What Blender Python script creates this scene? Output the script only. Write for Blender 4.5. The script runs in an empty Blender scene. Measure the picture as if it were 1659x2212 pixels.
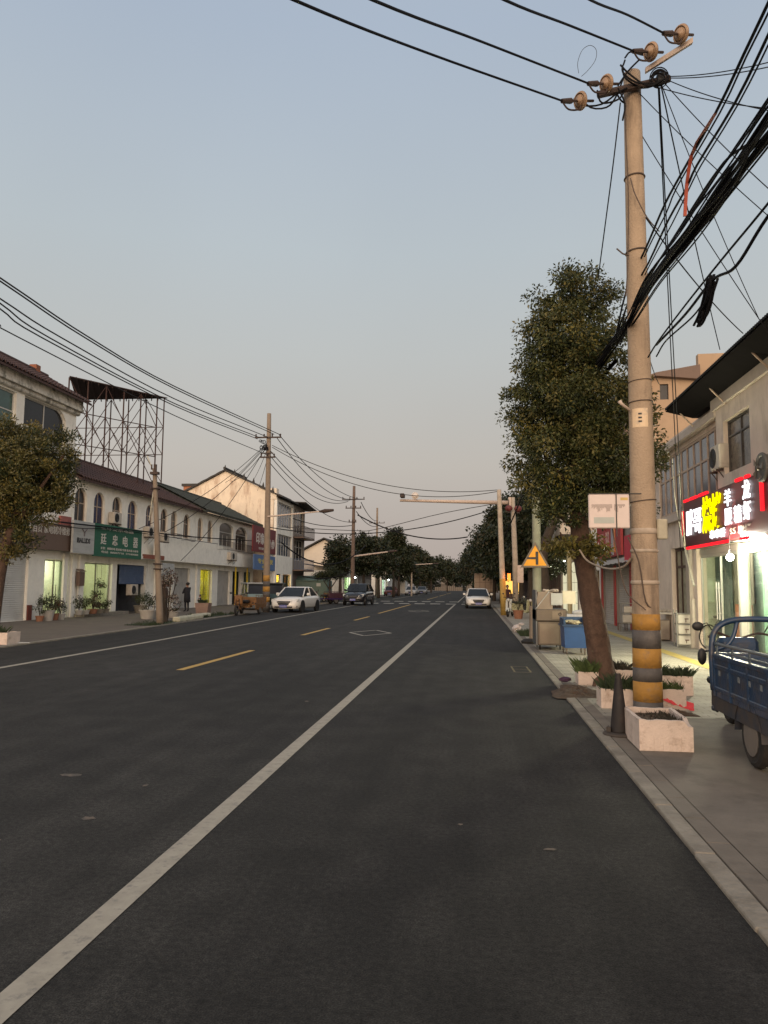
import bpy, math, random
import numpy as np
from mathutils import Vector, Matrix
from mathutils.geometry import delaunay_2d_cdt
PI = math.pi
R = math.radians
rng = random.Random(7)
SC = bpy.context.scene
COL = SC.collection

# ---------------------------------------------------------------- camera
YAW, PITCH, ROLL, CAMH, FPX = 7.0, 5.65, 0.5, 1.6, 1600.0
cam_d = bpy.data.cameras.new('camera'); cam = bpy.data.objects.new('camera', cam_d); COL.objects.link(cam)
CR = Matrix.Rotation(R(YAW), 3, 'Z') @ Matrix.Rotation(PI/2+R(PITCH), 3, 'X') @ Matrix.Rotation(R(ROLL), 3, 'Z')
cam.matrix_world = Matrix.Translation((0, 0, CAMH)) @ CR.to_4x4()
cam_d.sensor_fit = 'VERTICAL'; cam_d.sensor_height = 36.0; cam_d.lens = 36.0*FPX/2212.0
cam_d.clip_start = 0.05; cam_d.clip_end = 3000
SC.camera = cam
# survey helpers: a sight line through a photo point met with a known plane
def ray(x, y): return CR @ Vector(((x-829.5)/FPX, -(y-1106.0)/FPX, -1.0))
def onY(x, y, v):
    d = ray(x, y); return Vector((0, 0, CAMH)) + d*(v/d.y)
def onX(x, y, v):
    d = ray(x, y); return Vector((0, 0, CAMH)) + d*(v/d.x)
def onZ(x, y, v=0.0):
    d = ray(x, y); return Vector((0, 0, CAMH)) + d*((v-CAMH)/d.z)

# ---------------------------------------------------------------- world (dusk sky) and sun
W = bpy.data.worlds.new('World'); SC.world = W; W.use_nodes = True
nt = W.node_tree; nt.nodes.clear()
def wn(t, **k):
    n = nt.nodes.new(t)
    for a, b in k.items(): setattr(n, a, b)
    return n
tc = wn('ShaderNodeTexCoord'); sx = wn('ShaderNodeSeparateXYZ'); nt.links.new(tc.outputs['Generated'], sx.inputs[0])
ramp = wn('ShaderNodeValToRGB'); nt.links.new(sx.outputs['Z'], ramp.inputs[0])
SKY = [(0.0, (.43, .360, .325)), (.06, (.465, .405, .365)), (.16, (.52, .485, .44)), (.30, (.505, .525, .52)),
       (.42, (.475, .53, .565)), (.63, (.395, .468, .570)), (1.0, (.37, .42, .49))]
cr = ramp.color_ramp
while len(cr.elements) < len(SKY): cr.elements.new(0.5)
for e, (p, c) in zip(cr.elements, SKY): e.position = p; e.color = (*c, 1)
# the afterglow where the sun went down, low in the west (behind the camera)
dot = wn('ShaderNodeVectorMath', operation='DOT_PRODUCT'); nt.links.new(tc.outputs['Generated'], dot.inputs[0]); dot.inputs[1].default_value = (0.0, -0.995, 0.05)
mx = wn('ShaderNodeMath', operation='MAXIMUM'); nt.links.new(dot.outputs['Value'], mx.inputs[0]); mx.inputs[1].default_value = 0
pw = wn('ShaderNodeMath', operation='POWER'); nt.links.new(mx.outputs[0], pw.inputs[0]); pw.inputs[1].default_value = 1.6
gl = wn('ShaderNodeMixRGB', blend_type='ADD'); gl.inputs['Fac'].default_value = 1
sc_ = wn('ShaderNodeVectorMath', operation='SCALE'); sc_.inputs[0].default_value = (1.55, 1.10, 0.72); nt.links.new(pw.outputs[0], sc_.inputs['Scale'])
nt.links.new(ramp.outputs[0], gl.inputs[1]); nt.links.new(sc_.outputs[0], gl.inputs[2])
nz = wn('ShaderNodeTexNoise'); nz.inputs['Scale'].default_value = 2.2; nz.inputs['Detail'].default_value = 3
mr = wn('ShaderNodeMapRange'); mr.inputs[3].default_value = .955; mr.inputs[4].default_value = 1.065
nt.links.new(tc.outputs['Generated'], nz.inputs['Vector']); nt.links.new(nz.outputs[0], mr.inputs[0])
bg = wn('ShaderNodeBackground'); nt.links.new(gl.outputs[0], bg.inputs[0]); nt.links.new(mr.outputs[0], bg.inputs[1])
wo = wn('ShaderNodeOutputWorld'); nt.links.new(bg.outputs[0], wo.inputs[0])
sd = bpy.data.lights.new('sun', 'SUN'); sd.energy = 1.9; sd.angle = R(42); sd.color = (1.0, .72, .49)
sun = bpy.data.objects.new('sun', sd); COL.objects.link(sun)
sun.rotation_euler = Vector((0.10, 0.985, -0.12)).to_track_quat('-Z', 'Y').to_euler()
SC.view_settings.view_transform = 'Standard'; SC.view_settings.look = 'None'
SC.view_settings.exposure = 0.0; SC.view_settings.gamma = 1.0
SC.cycles.use_denoising = True; SC.cycles.max_bounces = 6; SC.cycles.transparent_max_bounces = 8
SC.cycles.sample_clamp_indirect = 4.0

# ---------------------------------------------------------------- materials
MATS = {}
def mat(name, col, rough=.7, var=.12, scale=6.0, metal=0.0, bump=0.0, bscale=None, dirt=None, dscale=2.0, damt=.5, dstretch=(1, 1, 1), spec=.5, coat=0.0, dthr=.5):
    if name in MATS: return MATS[name]
    m = bpy.data.materials.new(name); MATS[name] = m; m.use_nodes = True
    t = m.node_tree; N = t.nodes; L = t.links; b = N['Principled BSDF']
    b.inputs['Roughness'].default_value = rough; b.inputs['Metallic'].default_value = metal
    b.inputs['Specular IOR Level'].default_value = spec; b.inputs['Coat Weight'].default_value = coat
    g = N.new('ShaderNodeNewGeometry')
    n = N.new('ShaderNodeTexNoise'); n.inputs['Scale'].default_value = scale; n.inputs['Detail'].default_value = 6; n.inputs['Roughness'].default_value = .65
    L.new(g.outputs['Position'], n.inputs['Vector'])
    r = N.new('ShaderNodeMapRange'); r.inputs[1].default_value = .3; r.inputs[2].default_value = .7; r.inputs[3].default_value = 1-var; r.inputs[4].default_value = 1+var
    L.new(n.outputs[0], r.inputs[0])
    v = N.new('ShaderNodeVectorMath'); v.operation = 'SCALE'; v.inputs[0].default_value = col; L.new(r.outputs[0], v.inputs['Scale'])
    out = v.outputs[0]
    if dirt is not None:
        mp = N.new('ShaderNodeMapping'); mp.inputs['Scale'].default_value = dstretch; L.new(g.outputs['Position'], mp.inputs[0])
        d = N.new('ShaderNodeTexNoise'); d.inputs['Scale'].default_value = dscale; d.inputs['Detail'].default_value = 7; d.inputs['Roughness'].default_value = .7; L.new(mp.outputs[0], d.inputs['Vector'])
        q = N.new('ShaderNodeMapRange'); q.inputs[1].default_value = dthr; q.inputs[2].default_value = dthr+.18; q.inputs[4].default_value = damt; L.new(d.outputs[0], q.inputs[0])
        mxx = N.new('ShaderNodeMixRGB'); mxx.inputs[2].default_value = (*dirt, 1); L.new(q.outputs[0], mxx.inputs[0]); L.new(out, mxx.inputs[1]); out = mxx.outputs[0]
    L.new(out, b.inputs['Base Color'])
    if bump:
        bn = N.new('ShaderNodeTexNoise'); bn.inputs['Scale'].default_value = bscale or scale*6; bn.inputs['Detail'].default_value = 4; L.new(g.outputs['Position'], bn.inputs['Vector'])
        bp = N.new('ShaderNodeBump'); bp.inputs['Strength'].default_value = bump; bp.inputs['Distance'].default_value = .02; L.new(bn.outputs[0], bp.inputs['Height']); L.new(bp.outputs[0], b.inputs['Normal'])
    return m
def emit(name, col, s):
    if name in MATS: return MATS[name]
    m = bpy.data.materials.new(name); MATS[name] = m; m.use_nodes = True; t = m.node_tree; t.nodes.clear()
    e = t.nodes.new('ShaderNodeEmission'); e.inputs[0].default_value = (*col, 1); e.inputs[1].default_value = s
    o = t.nodes.new('ShaderNodeOutputMaterial'); t.links.new(e.outputs[0], o.inputs[0]); return m
def glass(name, tint=(.9, .95, .95), refl=.25, rough=.05):
    if name in MATS: return MATS[name]
    m = bpy.data.materials.new(name); MATS[name] = m; m.use_nodes = True; t = m.node_tree; t.nodes.clear()
    a = t.nodes.new('ShaderNodeBsdfTransparent'); a.inputs[0].default_value = (*tint, 1)
    g = t.nodes.new('ShaderNodeBsdfGlossy'); g.inputs['Roughness'].default_value = rough
    x = t.nodes.new('ShaderNodeMixShader'); x.inputs[0].default_value = refl
    o = t.nodes.new('ShaderNodeOutputMaterial'); t.links.new(a.outputs[0], x.inputs[1]); t.links.new(g.outputs[0], x.inputs[2]); t.links.new(x.outputs[0], o.inputs[0]); return m
def leafmat(name, col, tr=.25):
    if name in MATS: return MATS[name]
    m = mat(name, col, rough=.5, var=.35, scale=3.0, spec=.3); return m

def asphalt():
    m = bpy.data.materials.new('asphalt'); m.use_nodes = True; N = m.node_tree.nodes; L = m.node_tree.links; b = N['Principled BSDF']
    b.inputs['Roughness'].default_value = .85; b.inputs['Specular IOR Level'].default_value = .3
    gm = N.new('ShaderNodeNewGeometry'); cur = None
    # (scale, stretch, detail, low, high, from, to): broad stains, tyre-polished streaks along the road, patches, aggregate grain
    for sc2, st, det, lo, hi, f0, f1 in ((.35, (1, .35, 1), 5, .72, 1.30, .35, .65), (1.0, (3.2, .10, 1), 3, .84, 1.18, .35, .65), (2.3, (1, .8, 1), 8, .80, 1.25, .38, .66), (30, (1, 1, 1), 5, .62, 1.45, .32, .68), (120, (1, 1, 1), 2, .45, 1.8, .3, .7)):
        mp = N.new('ShaderNodeMapping'); mp.inputs['Scale'].default_value = st; L.new(gm.outputs['Position'], mp.inputs[0])
        n = N.new('ShaderNodeTexNoise'); n.inputs['Scale'].default_value = sc2; n.inputs['Detail'].default_value = det; L.new(mp.outputs[0], n.inputs['Vector'])
        r = N.new('ShaderNodeMapRange'); r.inputs[1].default_value = f0; r.inputs[2].default_value = f1; r.inputs[3].default_value = lo; r.inputs[4].default_value = hi; L.new(n.outputs[0], r.inputs[0])
        if cur is None: cur = r.outputs[0]
        else: k = N.new('ShaderNodeMath'); k.operation = 'MULTIPLY'; L.new(cur, k.inputs[0]); L.new(r.outputs[0], k.inputs[1]); cur = k.outputs[0]
    v = N.new('ShaderNodeVectorMath'); v.operation = 'SCALE'; v.inputs[0].default_value = (.0196, .0187, .0168); L.new(cur, v.inputs['Scale'])
    # pale scuffs and dust
    mp = N.new('ShaderNodeMapping'); mp.inputs['Scale'].default_value = (1.6, .8, 1); L.new(gm.outputs['Position'], mp.inputs[0])
    n = N.new('ShaderNodeTexNoise'); n.inputs['Scale'].default_value = 2.2; n.inputs['Detail'].default_value = 10; n.inputs['Roughness'].default_value = .72; L.new(mp.outputs[0], n.inputs['Vector'])
    r = N.new('ShaderNodeMapRange'); r.inputs[1].default_value = .655; r.inputs[2].default_value = .76; r.inputs[4].default_value = .55; L.new(n.outputs[0], r.inputs[0])
    x = N.new('ShaderNodeMixRGB'); x.inputs[2].default_value = (.085, .075, .062, 1); L.new(r.outputs[0], x.inputs[0]); L.new(v.outputs[0], x.inputs[1]); L.new(x.outputs[0], b.inputs['Base Color'])
    bn = N.new('ShaderNodeTexNoise'); bn.inputs['Scale'].default_value = 140; L.new(gm.outputs['Position'], bn.inputs['Vector'])
    bp = N.new('ShaderNodeBump'); bp.inputs['Strength'].default_value = .5; bp.inputs['Distance'].default_value = .01; L.new(bn.outputs[0], bp.inputs['Height']); L.new(bp.outputs[0], b.inputs['Normal'])
    MATS['asphalt'] = m; return m
M_asph = asphalt()
M_white = mat('road_paint_white', (.34, .31, .25), .7, .15, 9, dirt=(.13, .125, .12), dscale=14, damt=.75, dthr=.53)
M_yel = mat('road_paint_yellow', (.46, .29, .07), .7, .2, 12, dirt=(.10, .09, .07), dscale=16, damt=.7, dthr=.56)
M_kerb = mat('kerb_concrete', (.24, .215, .175), .85, .22, 5, bump=.4, dirt=(.12, .105, .08), dscale=3, damt=.7)
M_conc = mat('pavement_concrete', (.165, .142, .115), .85, .16, 2.0, bump=.3, bscale=40, dirt=(.075, .066, .054), dscale=1.2, damt=.7)
M_lconc = mat('pavement_left', (.135, .112, .086), .85, .14, 1.5, bump=.25, bscale=30, dirt=(.095, .082, .068), dscale=.8, damt=.6)
M_soil = mat('soil', (.075, .048, .03), .95, .4, 12, bump=1.0, bscale=40)
M_tact = mat('tactile_yellow', (.42, .33, .10), .75, .15, 8, bump=.5, bscale=60)
M_wall = mat('white_render', (.84, .815, .74), .85, .08, 3, bump=.15, dirt=(.26, .24, .20), dscale=1.3, damt=.55, dstretch=(1, 1, .35), dthr=.55)
M_wallold = mat('old_white_render', (.82, .71, .57), .85, .07, 2, bump=.2, dirt=(.30, .15, .08), dscale=.6, damt=.85, dstretch=(1.6, 1.6, .5), dthr=.51)
M_wallclean = mat('gable_render', (.78, .69, .57), .85, .06, 1.2, dirt=(.42, .33, .24), dscale=.8, damt=.4, dstretch=(1, 1, .6), dthr=.58)
M_peel = mat('peeling_cornice', (.62, .59, .52), .9, .12, 4, bump=.6, dirt=(.12, .12, .10), dscale=3.2, damt=.85, dstretch=(1, 1, .6), dthr=.47)
M_tile = mat('dark_red_tile', (.065, .034, .028), .75, .25, 5, bump=.3)
M_gtile = mat('grey_green_tile', (.05, .056, .046), .8, .25, 5, bump=.3)
M_dtile = mat('dark_grey_tile', (.045, .042, .04), .8, .25, 5, bump=.3)
M_shut = mat('pale_shutter', (.52, .52, .50), .55, .06, 2, dirt=(.25, .24, .22), dscale=1.5, damt=.35)
M_gshut = mat('grey_shutter', (.38, .36, .33), .55, .08, 2, dirt=(.16, .15, .13), dscale=1.5, damt=.5)
M_bshut = mat('blue_shutter', (.05, .085, .17), .5, .1, 3, dirt=(.16, .18, .24), dscale=2, damt=.5)
M_frame = mat('window_frame_white', (.55, .54, .50), .6, .08, 8)
M_framepk = mat('window_frame_beige', (.44, .34, .26), .6, .12, 8)
M_pane = mat('dark_pane', (.010, .012, .018), .15, .2, 2, spec=.32)
M_bpane = mat('blue_pane', (.008, .016, .065), .15, .3, 2, spec=.3)
M_gpane = mat('grey_blue_pane', (.11, .125, .155), .12, .3, 1.2, spec=.8)  # base colour lightened to blue-grey to imitate reflected sky
M_curt = mat('curtain_behind_pane', (.12, .115, .105), .3, .2, 10)
M_green_p = mat('teal_pane', (.025, .075, .065), .15, .3, 3, spec=.6)
M_dark = mat('dark_opening', (.02, .018, .016), .8, .2, 3)
M_rust = mat('rusty_steel', (.045, .019, .015), .8, .35, 8, dirt=(.03, .018, .016), dscale=5, damt=.7)
M_rustdeck = mat('rusty_deck', (.035, .02, .018), .9, .35, 6)
M_polec = mat('pole_concrete', (.38, .29, .205), .85, .16, 2.5, bump=.6, bscale=50, dirt=(.17, .13, .095), dscale=3.2, damt=.85, dstretch=(1, 1, .22))
M_pole2 = mat('pole_concrete_grey', (.24, .19, .145), .85, .14, 2.5, bump=.3, dirt=(.13, .10, .08), dscale=2, damt=.5)
M_polew = mat('pole_concrete_pale', (.42, .36, .29), .85, .12, 2.5, dirt=(.22, .18, .14), dscale=3, damt=.6)
M_orange = mat('hazard_orange', (.37, .195, .04), .8, .18, 5, bump=.4, dirt=(.20, .15, .10), dscale=7, damt=.8, dthr=.53)
M_haz = mat('hazard_black', (.085, .078, .075), .75, .25, 5, bump=.3, dirt=(.17, .15, .13), dscale=3, damt=.6)
M_cable = mat('cable_black', (.009, .009, .011), .75, .2, 20, spec=.15)
M_cable2 = mat('cable_grey', (.035, .034, .036), .7, .2, 20, spec=.2)
M_cablew = mat('cable_pale', (.42, .41, .33), .5, .2, 20)
M_iron = mat('dark_iron', (.05, .032, .026), .7, .3, 20)
M_pale = mat('pale_steel', (.55, .45, .38), .6, .15, 8)
M_steel = mat('stainless', (.13, .11, .09), .4, .1, 4, metal=.5, dirt=(.15, .12, .09), dscale=3, damt=.5)
M_porc = mat('porcelain', (.33, .22, .14), .4, .15, 12)
M_bark = mat('bark', (.080, .048, .034), .95, .35, 9, bump=1.0, bscale=30, dirt=(.13, .085, .06), dscale=5, damt=.6, dstretch=(1, 1, .4))
M_barkd = mat('bark_dark', (.05, .037, .027), .95, .3, 6, bump=.6)
M_foam = mat('foam_box', (.60, .50, .435), .85, .10, 7, bump=.5, bscale=60, dirt=(.27, .19, .14), dscale=6, damt=.75, dthr=.53)
M_cone = mat('cone_dark', (.014, .011, .011), .7, .3, 7, dirt=(.05, .035, .03), dscale=5, damt=.7)
M_rub = mat('rubber', (.014, .013, .012), .8, .25, 8, dirt=(.05, .04, .032), dscale=5, damt=.5)
M_blue = mat('trike_blue', (.010, .036, .085), .38, .25, 5, coat=.15, bump=.25, bscale=30, dirt=(.062, .05, .042), dscale=6, damt=.75, dthr=.50)
M_blued = mat('trike_blue_dark', (.010, .022, .042), .5, .25, 4, dirt=(.06, .045, .034), dscale=3, damt=.75, dthr=.45)
M_red = mat('red_paint', (.33, .025, .03), .5, .15, 5)
M_maroon = mat('maroon_panel', (.10, .016, .018), .45, .15, 4)
M_brown = mat('brown_panel', (.145, .095, .072), .6, .15, 3, dirt=(.07, .045, .035), dscale=3, damt=.5)
M_beigeT = mat('tan_render', (.40, .29, .195), .85, .10, 2, bump=.2, dirt=(.30, .20, .13), dscale=1, damt=.4)
M_black = mat('black_plastic', (.012, .012, .013), .5, .2, 8)
M_bluebin = mat('bin_blue', (.010, .058, .18), .45, .1, 4)
M_sigor = mat('sign_orange', (.78, .34, .012), .5, .04, 4)
M_grass = mat('grass', (.055, .085, .022), .8, .35, 9)
M_lf1 = leafmat('leaf_dark', (.026, .036, .012)); M_lf2 = leafmat('leaf_mid', (.064, .074, .023)); M_lf3 = leafmat('leaf_olive', (.115, .104, .032)); M_lfy = leafmat('leaf_yellow', (.15, .13, .03))
M_fd1 = leafmat('far_leaf_dark', (.018, .026, .012)); M_fd2 = leafmat('far_leaf_mid', (.030, .038, .017)); M_fd3 = leafmat('far_leaf_brown', (.048, .042, .022))

# ---------------------------------------------------------------- mesh kit
class G:
    def __init__(s): s.v = []; s.f = []; s.m = []; s.cm = 0
    def add(s, vs, fs):
        o = len(s.v); s.v += [tuple(map(float, p)) for p in vs]
        s.f += [tuple(i+o for i in q) for q in fs]; s.m += [s.cm]*len(fs); return s
    def mi(s, i): s.cm = i; return s
    def box(s, a, b):
        x0, y0, z0 = a; x1, y1, z1 = b
        return s.add([(x0,y0,z0),(x1,y0,z0),(x1,y1,z0),(x0,y1,z0),(x0,y0,z1),(x1,y0,z1),(x1,y1,z1),(x0,y1,z1)],
                     [(0,3,2,1),(4,5,6,7),(0,1,5,4),(1,2,6,5),(2,3,7,6),(3,0,4,7)])
    def rbox(s, a, b, r=.02):           # box with chamfered vertical and top edges
        x0, y0, z0 = a; x1, y1, z1 = b
        r = min(r, (x1-x0)/2.1, (y1-y0)/2.1, (z1-z0)/2.1)
        def ring(i, z): return [(x0+r+i*0,y0+i,z),(x1-r,y0+i,z),(x1-i,y0+r,z),(x1-i,y1-r,z),(x1-r,y1-i,z),(x0+r,y1-i,z),(x0+i,y1-r,z),(x0+i,y0+r,z)]
        rs = [ring(r*.7, z0), ring(0, z0+r), ring(0, z1-r), ring(r*.7, z1)]
        vs = sum(rs, []); fs = [tuple(reversed(range(8))), tuple(24+i for i in range(8))]
        for k in range(3):
            for i in range(8): j = (i+1) % 8; fs.append((k*8+i, k*8+j, k*8+8+j, k*8+8+i))
        return s.add(vs, fs)
    def tube(s, pts, r, n=8, cap=True, rs=None):
        pts = [Vector(p) for p in pts]; k = len(pts)
        if rs is None: rs = [r]*k
        vs = []; up = None
        for i, p in enumerate(pts):
            t = (pts[min(i+1, k-1)]-pts[max(i-1, 0)])
            if t.length < 1e-9: t = Vector((0, 0, 1))
            t.normalize()
            if up is None:
                up = Vector((0, 0, 1)) if abs(t.z) < .9 else Vector((1, 0, 0))
            a = t.cross(up)
            if a.length < 1e-4: a = t.cross(Vector((0, 1, 0)))
            a.normalize(); b = a.cross(t).normalized(); up = b
            for j in range(n):
                w = 2*PI*j/n; vs.append(p+(a*math.cos(w)+b*math.sin(w))*rs[i])
        fs = []
        for i in range(k-1):
            for j in range(n):
                q = (j+1) % n; fs.append((i*n+j, i*n+q, (i+1)*n+q, (i+1)*n+j))
        if cap: fs += [tuple(range(n))[::-1], tuple((k-1)*n+j for j in range(n))]
        return s.add(vs, fs)
    def cyl(s, a, b, r0, r1=None, n=16): return s.tube([a, b], r0, n, rs=[r0, r0 if r1 is None else r1])
    def disc(s, c, ax, r, h, n=20):
        c = Vector(c); a = Vector(ax).normalized(); return s.tube([c-a*h/2, c+a*h/2], r, n)
    def torus(s, c, ax, Rr, r, n=28, k=8):
        c = Vector(c); a = Vector(ax).normalized(); u = a.orthogonal().normalized(); w = a.cross(u); vs = []; fs = []
        for i in range(n):
            A = 2*PI*i/n; d = u*math.cos(A)+w*math.sin(A)
            for j in range(k):
                B = 2*PI*j/k; vs.append(c+d*(Rr+r*math.cos(B))+a*r*math.sin(B))
        for i in range(n):
            for j in range(k): fs.append((i*k+j, ((i+1)%n)*k+j, ((i+1)%n)*k+(j+1)%k, i*k+(j+1)%k))
        return s.add(vs, fs)
    def lathe(s, c, prof, n=20):        # prof: (r, z)
        vs = []; fs = []; k = len(prof)
        for r, z in prof:
            for j in range(n): w = 2*PI*j/n; vs.append((c[0]+r*math.cos(w), c[1]+r*math.sin(w), c[2]+z))
        for i in range(k-1):
            for j in range(n): q = (j+1) % n; fs.append((i*n+j, i*n+q, (i+1)*n+q, (i+1)*n+j))
        fs += [tuple(range(n))[::-1], tuple((k-1)*n+j for j in range(n))]
        return s.add(vs, fs)
    def ball(s, c, r, n=12, m=8, sq=(1, 1, 1), noise=0, seed=1):
        q = random.Random(seed); vs = [(c[0], c[1], c[2]-r*sq[2])]; fs = []
        for i in range(1, m):
            t = PI*i/m-PI/2
            for j in range(n):
                w = 2*PI*j/n; k = 1+q.uniform(-noise, noise); vs.append((c[0]+r*k*sq[0]*math.cos(t)*math.cos(w), c[1]+r*k*sq[1]*math.cos(t)*math.sin(w), c[2]+r*k*sq[2]*math.sin(t)))
        vs.append((c[0], c[1], c[2]+r*sq[2])); e = len(vs)-1
        for j in range(n): fs.append((0, 1+(j+1)%n, 1+j)); fs.append((e, 1+(m-2)*n+j, 1+(m-2)*n+(j+1)%n))
        for i in range(m-2):
            for j in range(n): a = 1+i*n+j; b = 1+i*n+(j+1)%n; fs.append((a, b, b+n, a+n))
        return s.add(vs, fs)
    def slab(s, P, h, axis=2):          # polygon (3D points, planar) extruded along vector h
        P = [Vector(p) for p in P]; h = Vector(h); n = len(P)
        fs = [tuple(range(n))[::-1], tuple(range(n, 2*n))]+[(i, (i+1)%n, n+(i+1)%n, n+i) for i in range(n)]
        return s.add(P+[p+h for p in P], fs)
    def holed(s, outline, holes, d0, d1):   # wall sheet with openings in local (u, z); thickness d0..d1
        loops = [outline]+holes; flat = [p for l in loops for p in l]; ed = []; o = 0
        for l in loops: ed += [(o+i, o+(i+1) % len(l)) for i in range(len(l))]; o += len(l)
        cv, _, cf, *_r = delaunay_2d_cdt([Vector(p) for p in flat], ed, [], 0, 1e-6)
        def inside(p, l):
            c = False
            for i in range(len(l)):
                a, b = l[i], l[i-1]
                if (a[1] > p[1]) != (b[1] > p[1]) and p[0] < (b[0]-a[0])*(p[1]-a[1])/(b[1]-a[1])+a[0]: c = not c
            return c
        n = len(flat); N2 = len(cv); vs = [(p[0], d0, p[1]) for p in flat]+[(p[0], d1, p[1]) for p in flat]+[(p[0], d0, p[1]) for p in cv]+[(p[0], d1, p[1]) for p in cv]; fs = []
        for t in cf:
            m = (sum(cv[i][0] for i in t)/len(t), sum(cv[i][1] for i in t)/len(t))
            if not inside(m, outline) or any(inside(m, h) for h in holes): continue
            fs.append(tuple(2*n+i for i in t)); fs.append(tuple(2*n+N2+i for i in reversed(t)))
        o = 0
        for l in loops:
            k = len(l)
            for i in range(k): j = (i+1) % k; fs.append((o+i, o+j, n+o+j, n+o+i))
            o += k
        return s.add(vs, fs)
    def mesh(s, name, off=(0, 0, 0)):
        m = bpy.data.meshes.new(name); m.from_pydata([(p[0]-off[0], p[1]-off[1], p[2]-off[2]) for p in s.v], [], s.f)
        if any(s.m): m.polygons.foreach_set('material_index', s.m)
        m.update(); return m
ORG = {}
def tag(o, label=None, cat=None, group=None, kind=None):
    for k, v in (('label', label), ('category', cat), ('group', group), ('kind', kind)):
        if v: o[k] = v
    return o
def thing(name, label, cat, loc=(0, 0, 0), rot=0.0, group=None):
    o = bpy.data.objects.new(name, None); COL.objects.link(o); o.empty_display_size = .3
    o.location = loc; o.rotation_euler = (0, 0, rot); return tag(o, label, cat, group)
def link(mesh, name, m, parent=None, smooth=False):
    ms = m if isinstance(m, (list, tuple)) else [m]
    for q in ms: mesh.materials.append(q)
    if smooth: mesh.polygons.foreach_set('use_smooth', [True]*len(mesh.polygons))
    o = bpy.data.objects.new(name, mesh); COL.objects.link(o); o.parent = parent; return o
def root(o):
    while o.parent: o = o.parent
    return o
def fixn(mesh):
    import bmesh
    b = bmesh.new(); b.from_mesh(mesh); bmesh.ops.recalc_face_normals(b, faces=b.faces[:]); b.to_mesh(mesh); b.free()
def part(name, g, m, parent=None, smooth=False, label=None, world=False, fix=True):
    off = (0, 0, 0)
    if world and parent is not None: off = tuple(root(parent).location)
    me = g.mesh(name, off)
    if fix: fixn(me)
    o = link(me, name, m, parent, smooth)
    if label: o['label'] = label
    return o
def single(name, g, m, label, cat, loc=(0, 0, 0), group=None, smooth=False, rot=0, world=True):   # a thing that is one mesh
    me = g.mesh(name, loc if world else (0, 0, 0)); fixn(me)
    o = link(me, name, m, None, smooth); o.location = loc; o.rotation_euler = (0, 0, rot); return tag(o, label, cat, group)
def struct(name, g, m, smooth=False):
    o = part(name, g, m, None, smooth); o['kind'] = 'structure'; return o
def copy_tree(o, parent=None):
    c = o.copy(); COL.objects.link(c); c.parent = parent
    for ch in [k for k in bpy.data.objects if k.parent == o]: copy_tree(ch, c)
    return c
def letters(body, w, h, d=-.01, th=.008, bold=0.0, cu=0.0, cz=0.0, squeeze=True):
    """raised lettering in the local facade frame: width w, height h, centred at (cu, cz), front at depth d"""
    c = bpy.data.curves.new('letters', 'FONT'); c.body = body; c.align_x = 'CENTER'; c.align_y = 'CENTER'; c.offset = bold; c.resolution_u = 2
    o = bpy.data.objects.new('letters', c); COL.objects.link(o)
    dg = bpy.context.evaluated_depsgraph_get(); me = bpy.data.meshes.new_from_object(o.evaluated_get(dg))
    vs = [v.co.copy() for v in me.vertices]; fs = [tuple(p.vertices) for p in me.polygons]
    bpy.data.objects.remove(o); bpy.data.curves.remove(c); bpy.data.meshes.remove(me)
    g = G()
    if not vs: return g
    x0 = min(v.x for v in vs); x1 = max(v.x for v in vs); y0 = min(v.y for v in vs); y1 = max(v.y for v in vs)
    sx_, sy_ = w/(x1-x0), h/(y1-y0)
    P = [(cu+(v.x-(x0+x1)/2)*sx_, cz+(v.y-(y0+y1)/2)*sy_) for v in vs]; n = len(P)
    ed = {}
    for f in fs:
        for i in range(len(f)): a, b = f[i], f[(i+1) % len(f)]; ed[(a, b)] = 1
    bd = [e for e in ed if (e[1], e[0]) not in ed]
    g.add([(p[0], d-th, p[1]) for p in P]+[(p[0], d, p[1]) for p in P], fs+[(a, n+a, n+b, b) for a, b in bd])
    return g
def curve3(pts, n=24):
    pts = [Vector(p) for p in pts]; k = len(pts)
    if k == 2: return [pts[0].lerp(pts[1], i/n) for i in range(n+1)]
    out = []; P = [pts[0]*2-pts[1]]+pts+[pts[-1]*2-pts[-2]]; per = max(2, n//(k-1))
    for i in range(1, k):
        a, b, c, d = P[i-1], P[i], P[i+1], P[i+2]
        for j in range(per):
            t = j/per; out.append(.5*((2*b)+(-a+c)*t+(2*a-5*b+4*c-d)*t*t+(-a+3*b-3*c+d)*t**3))
    return out+[pts[-1]]
def sagging(a, b, sag, n=20):
    a = Vector(a); b = Vector(b); return [a.lerp(b, i/n)-Vector((0, 0, sag*4*(i/n)*(1-i/n))) for i in range(n+1)]
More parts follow.
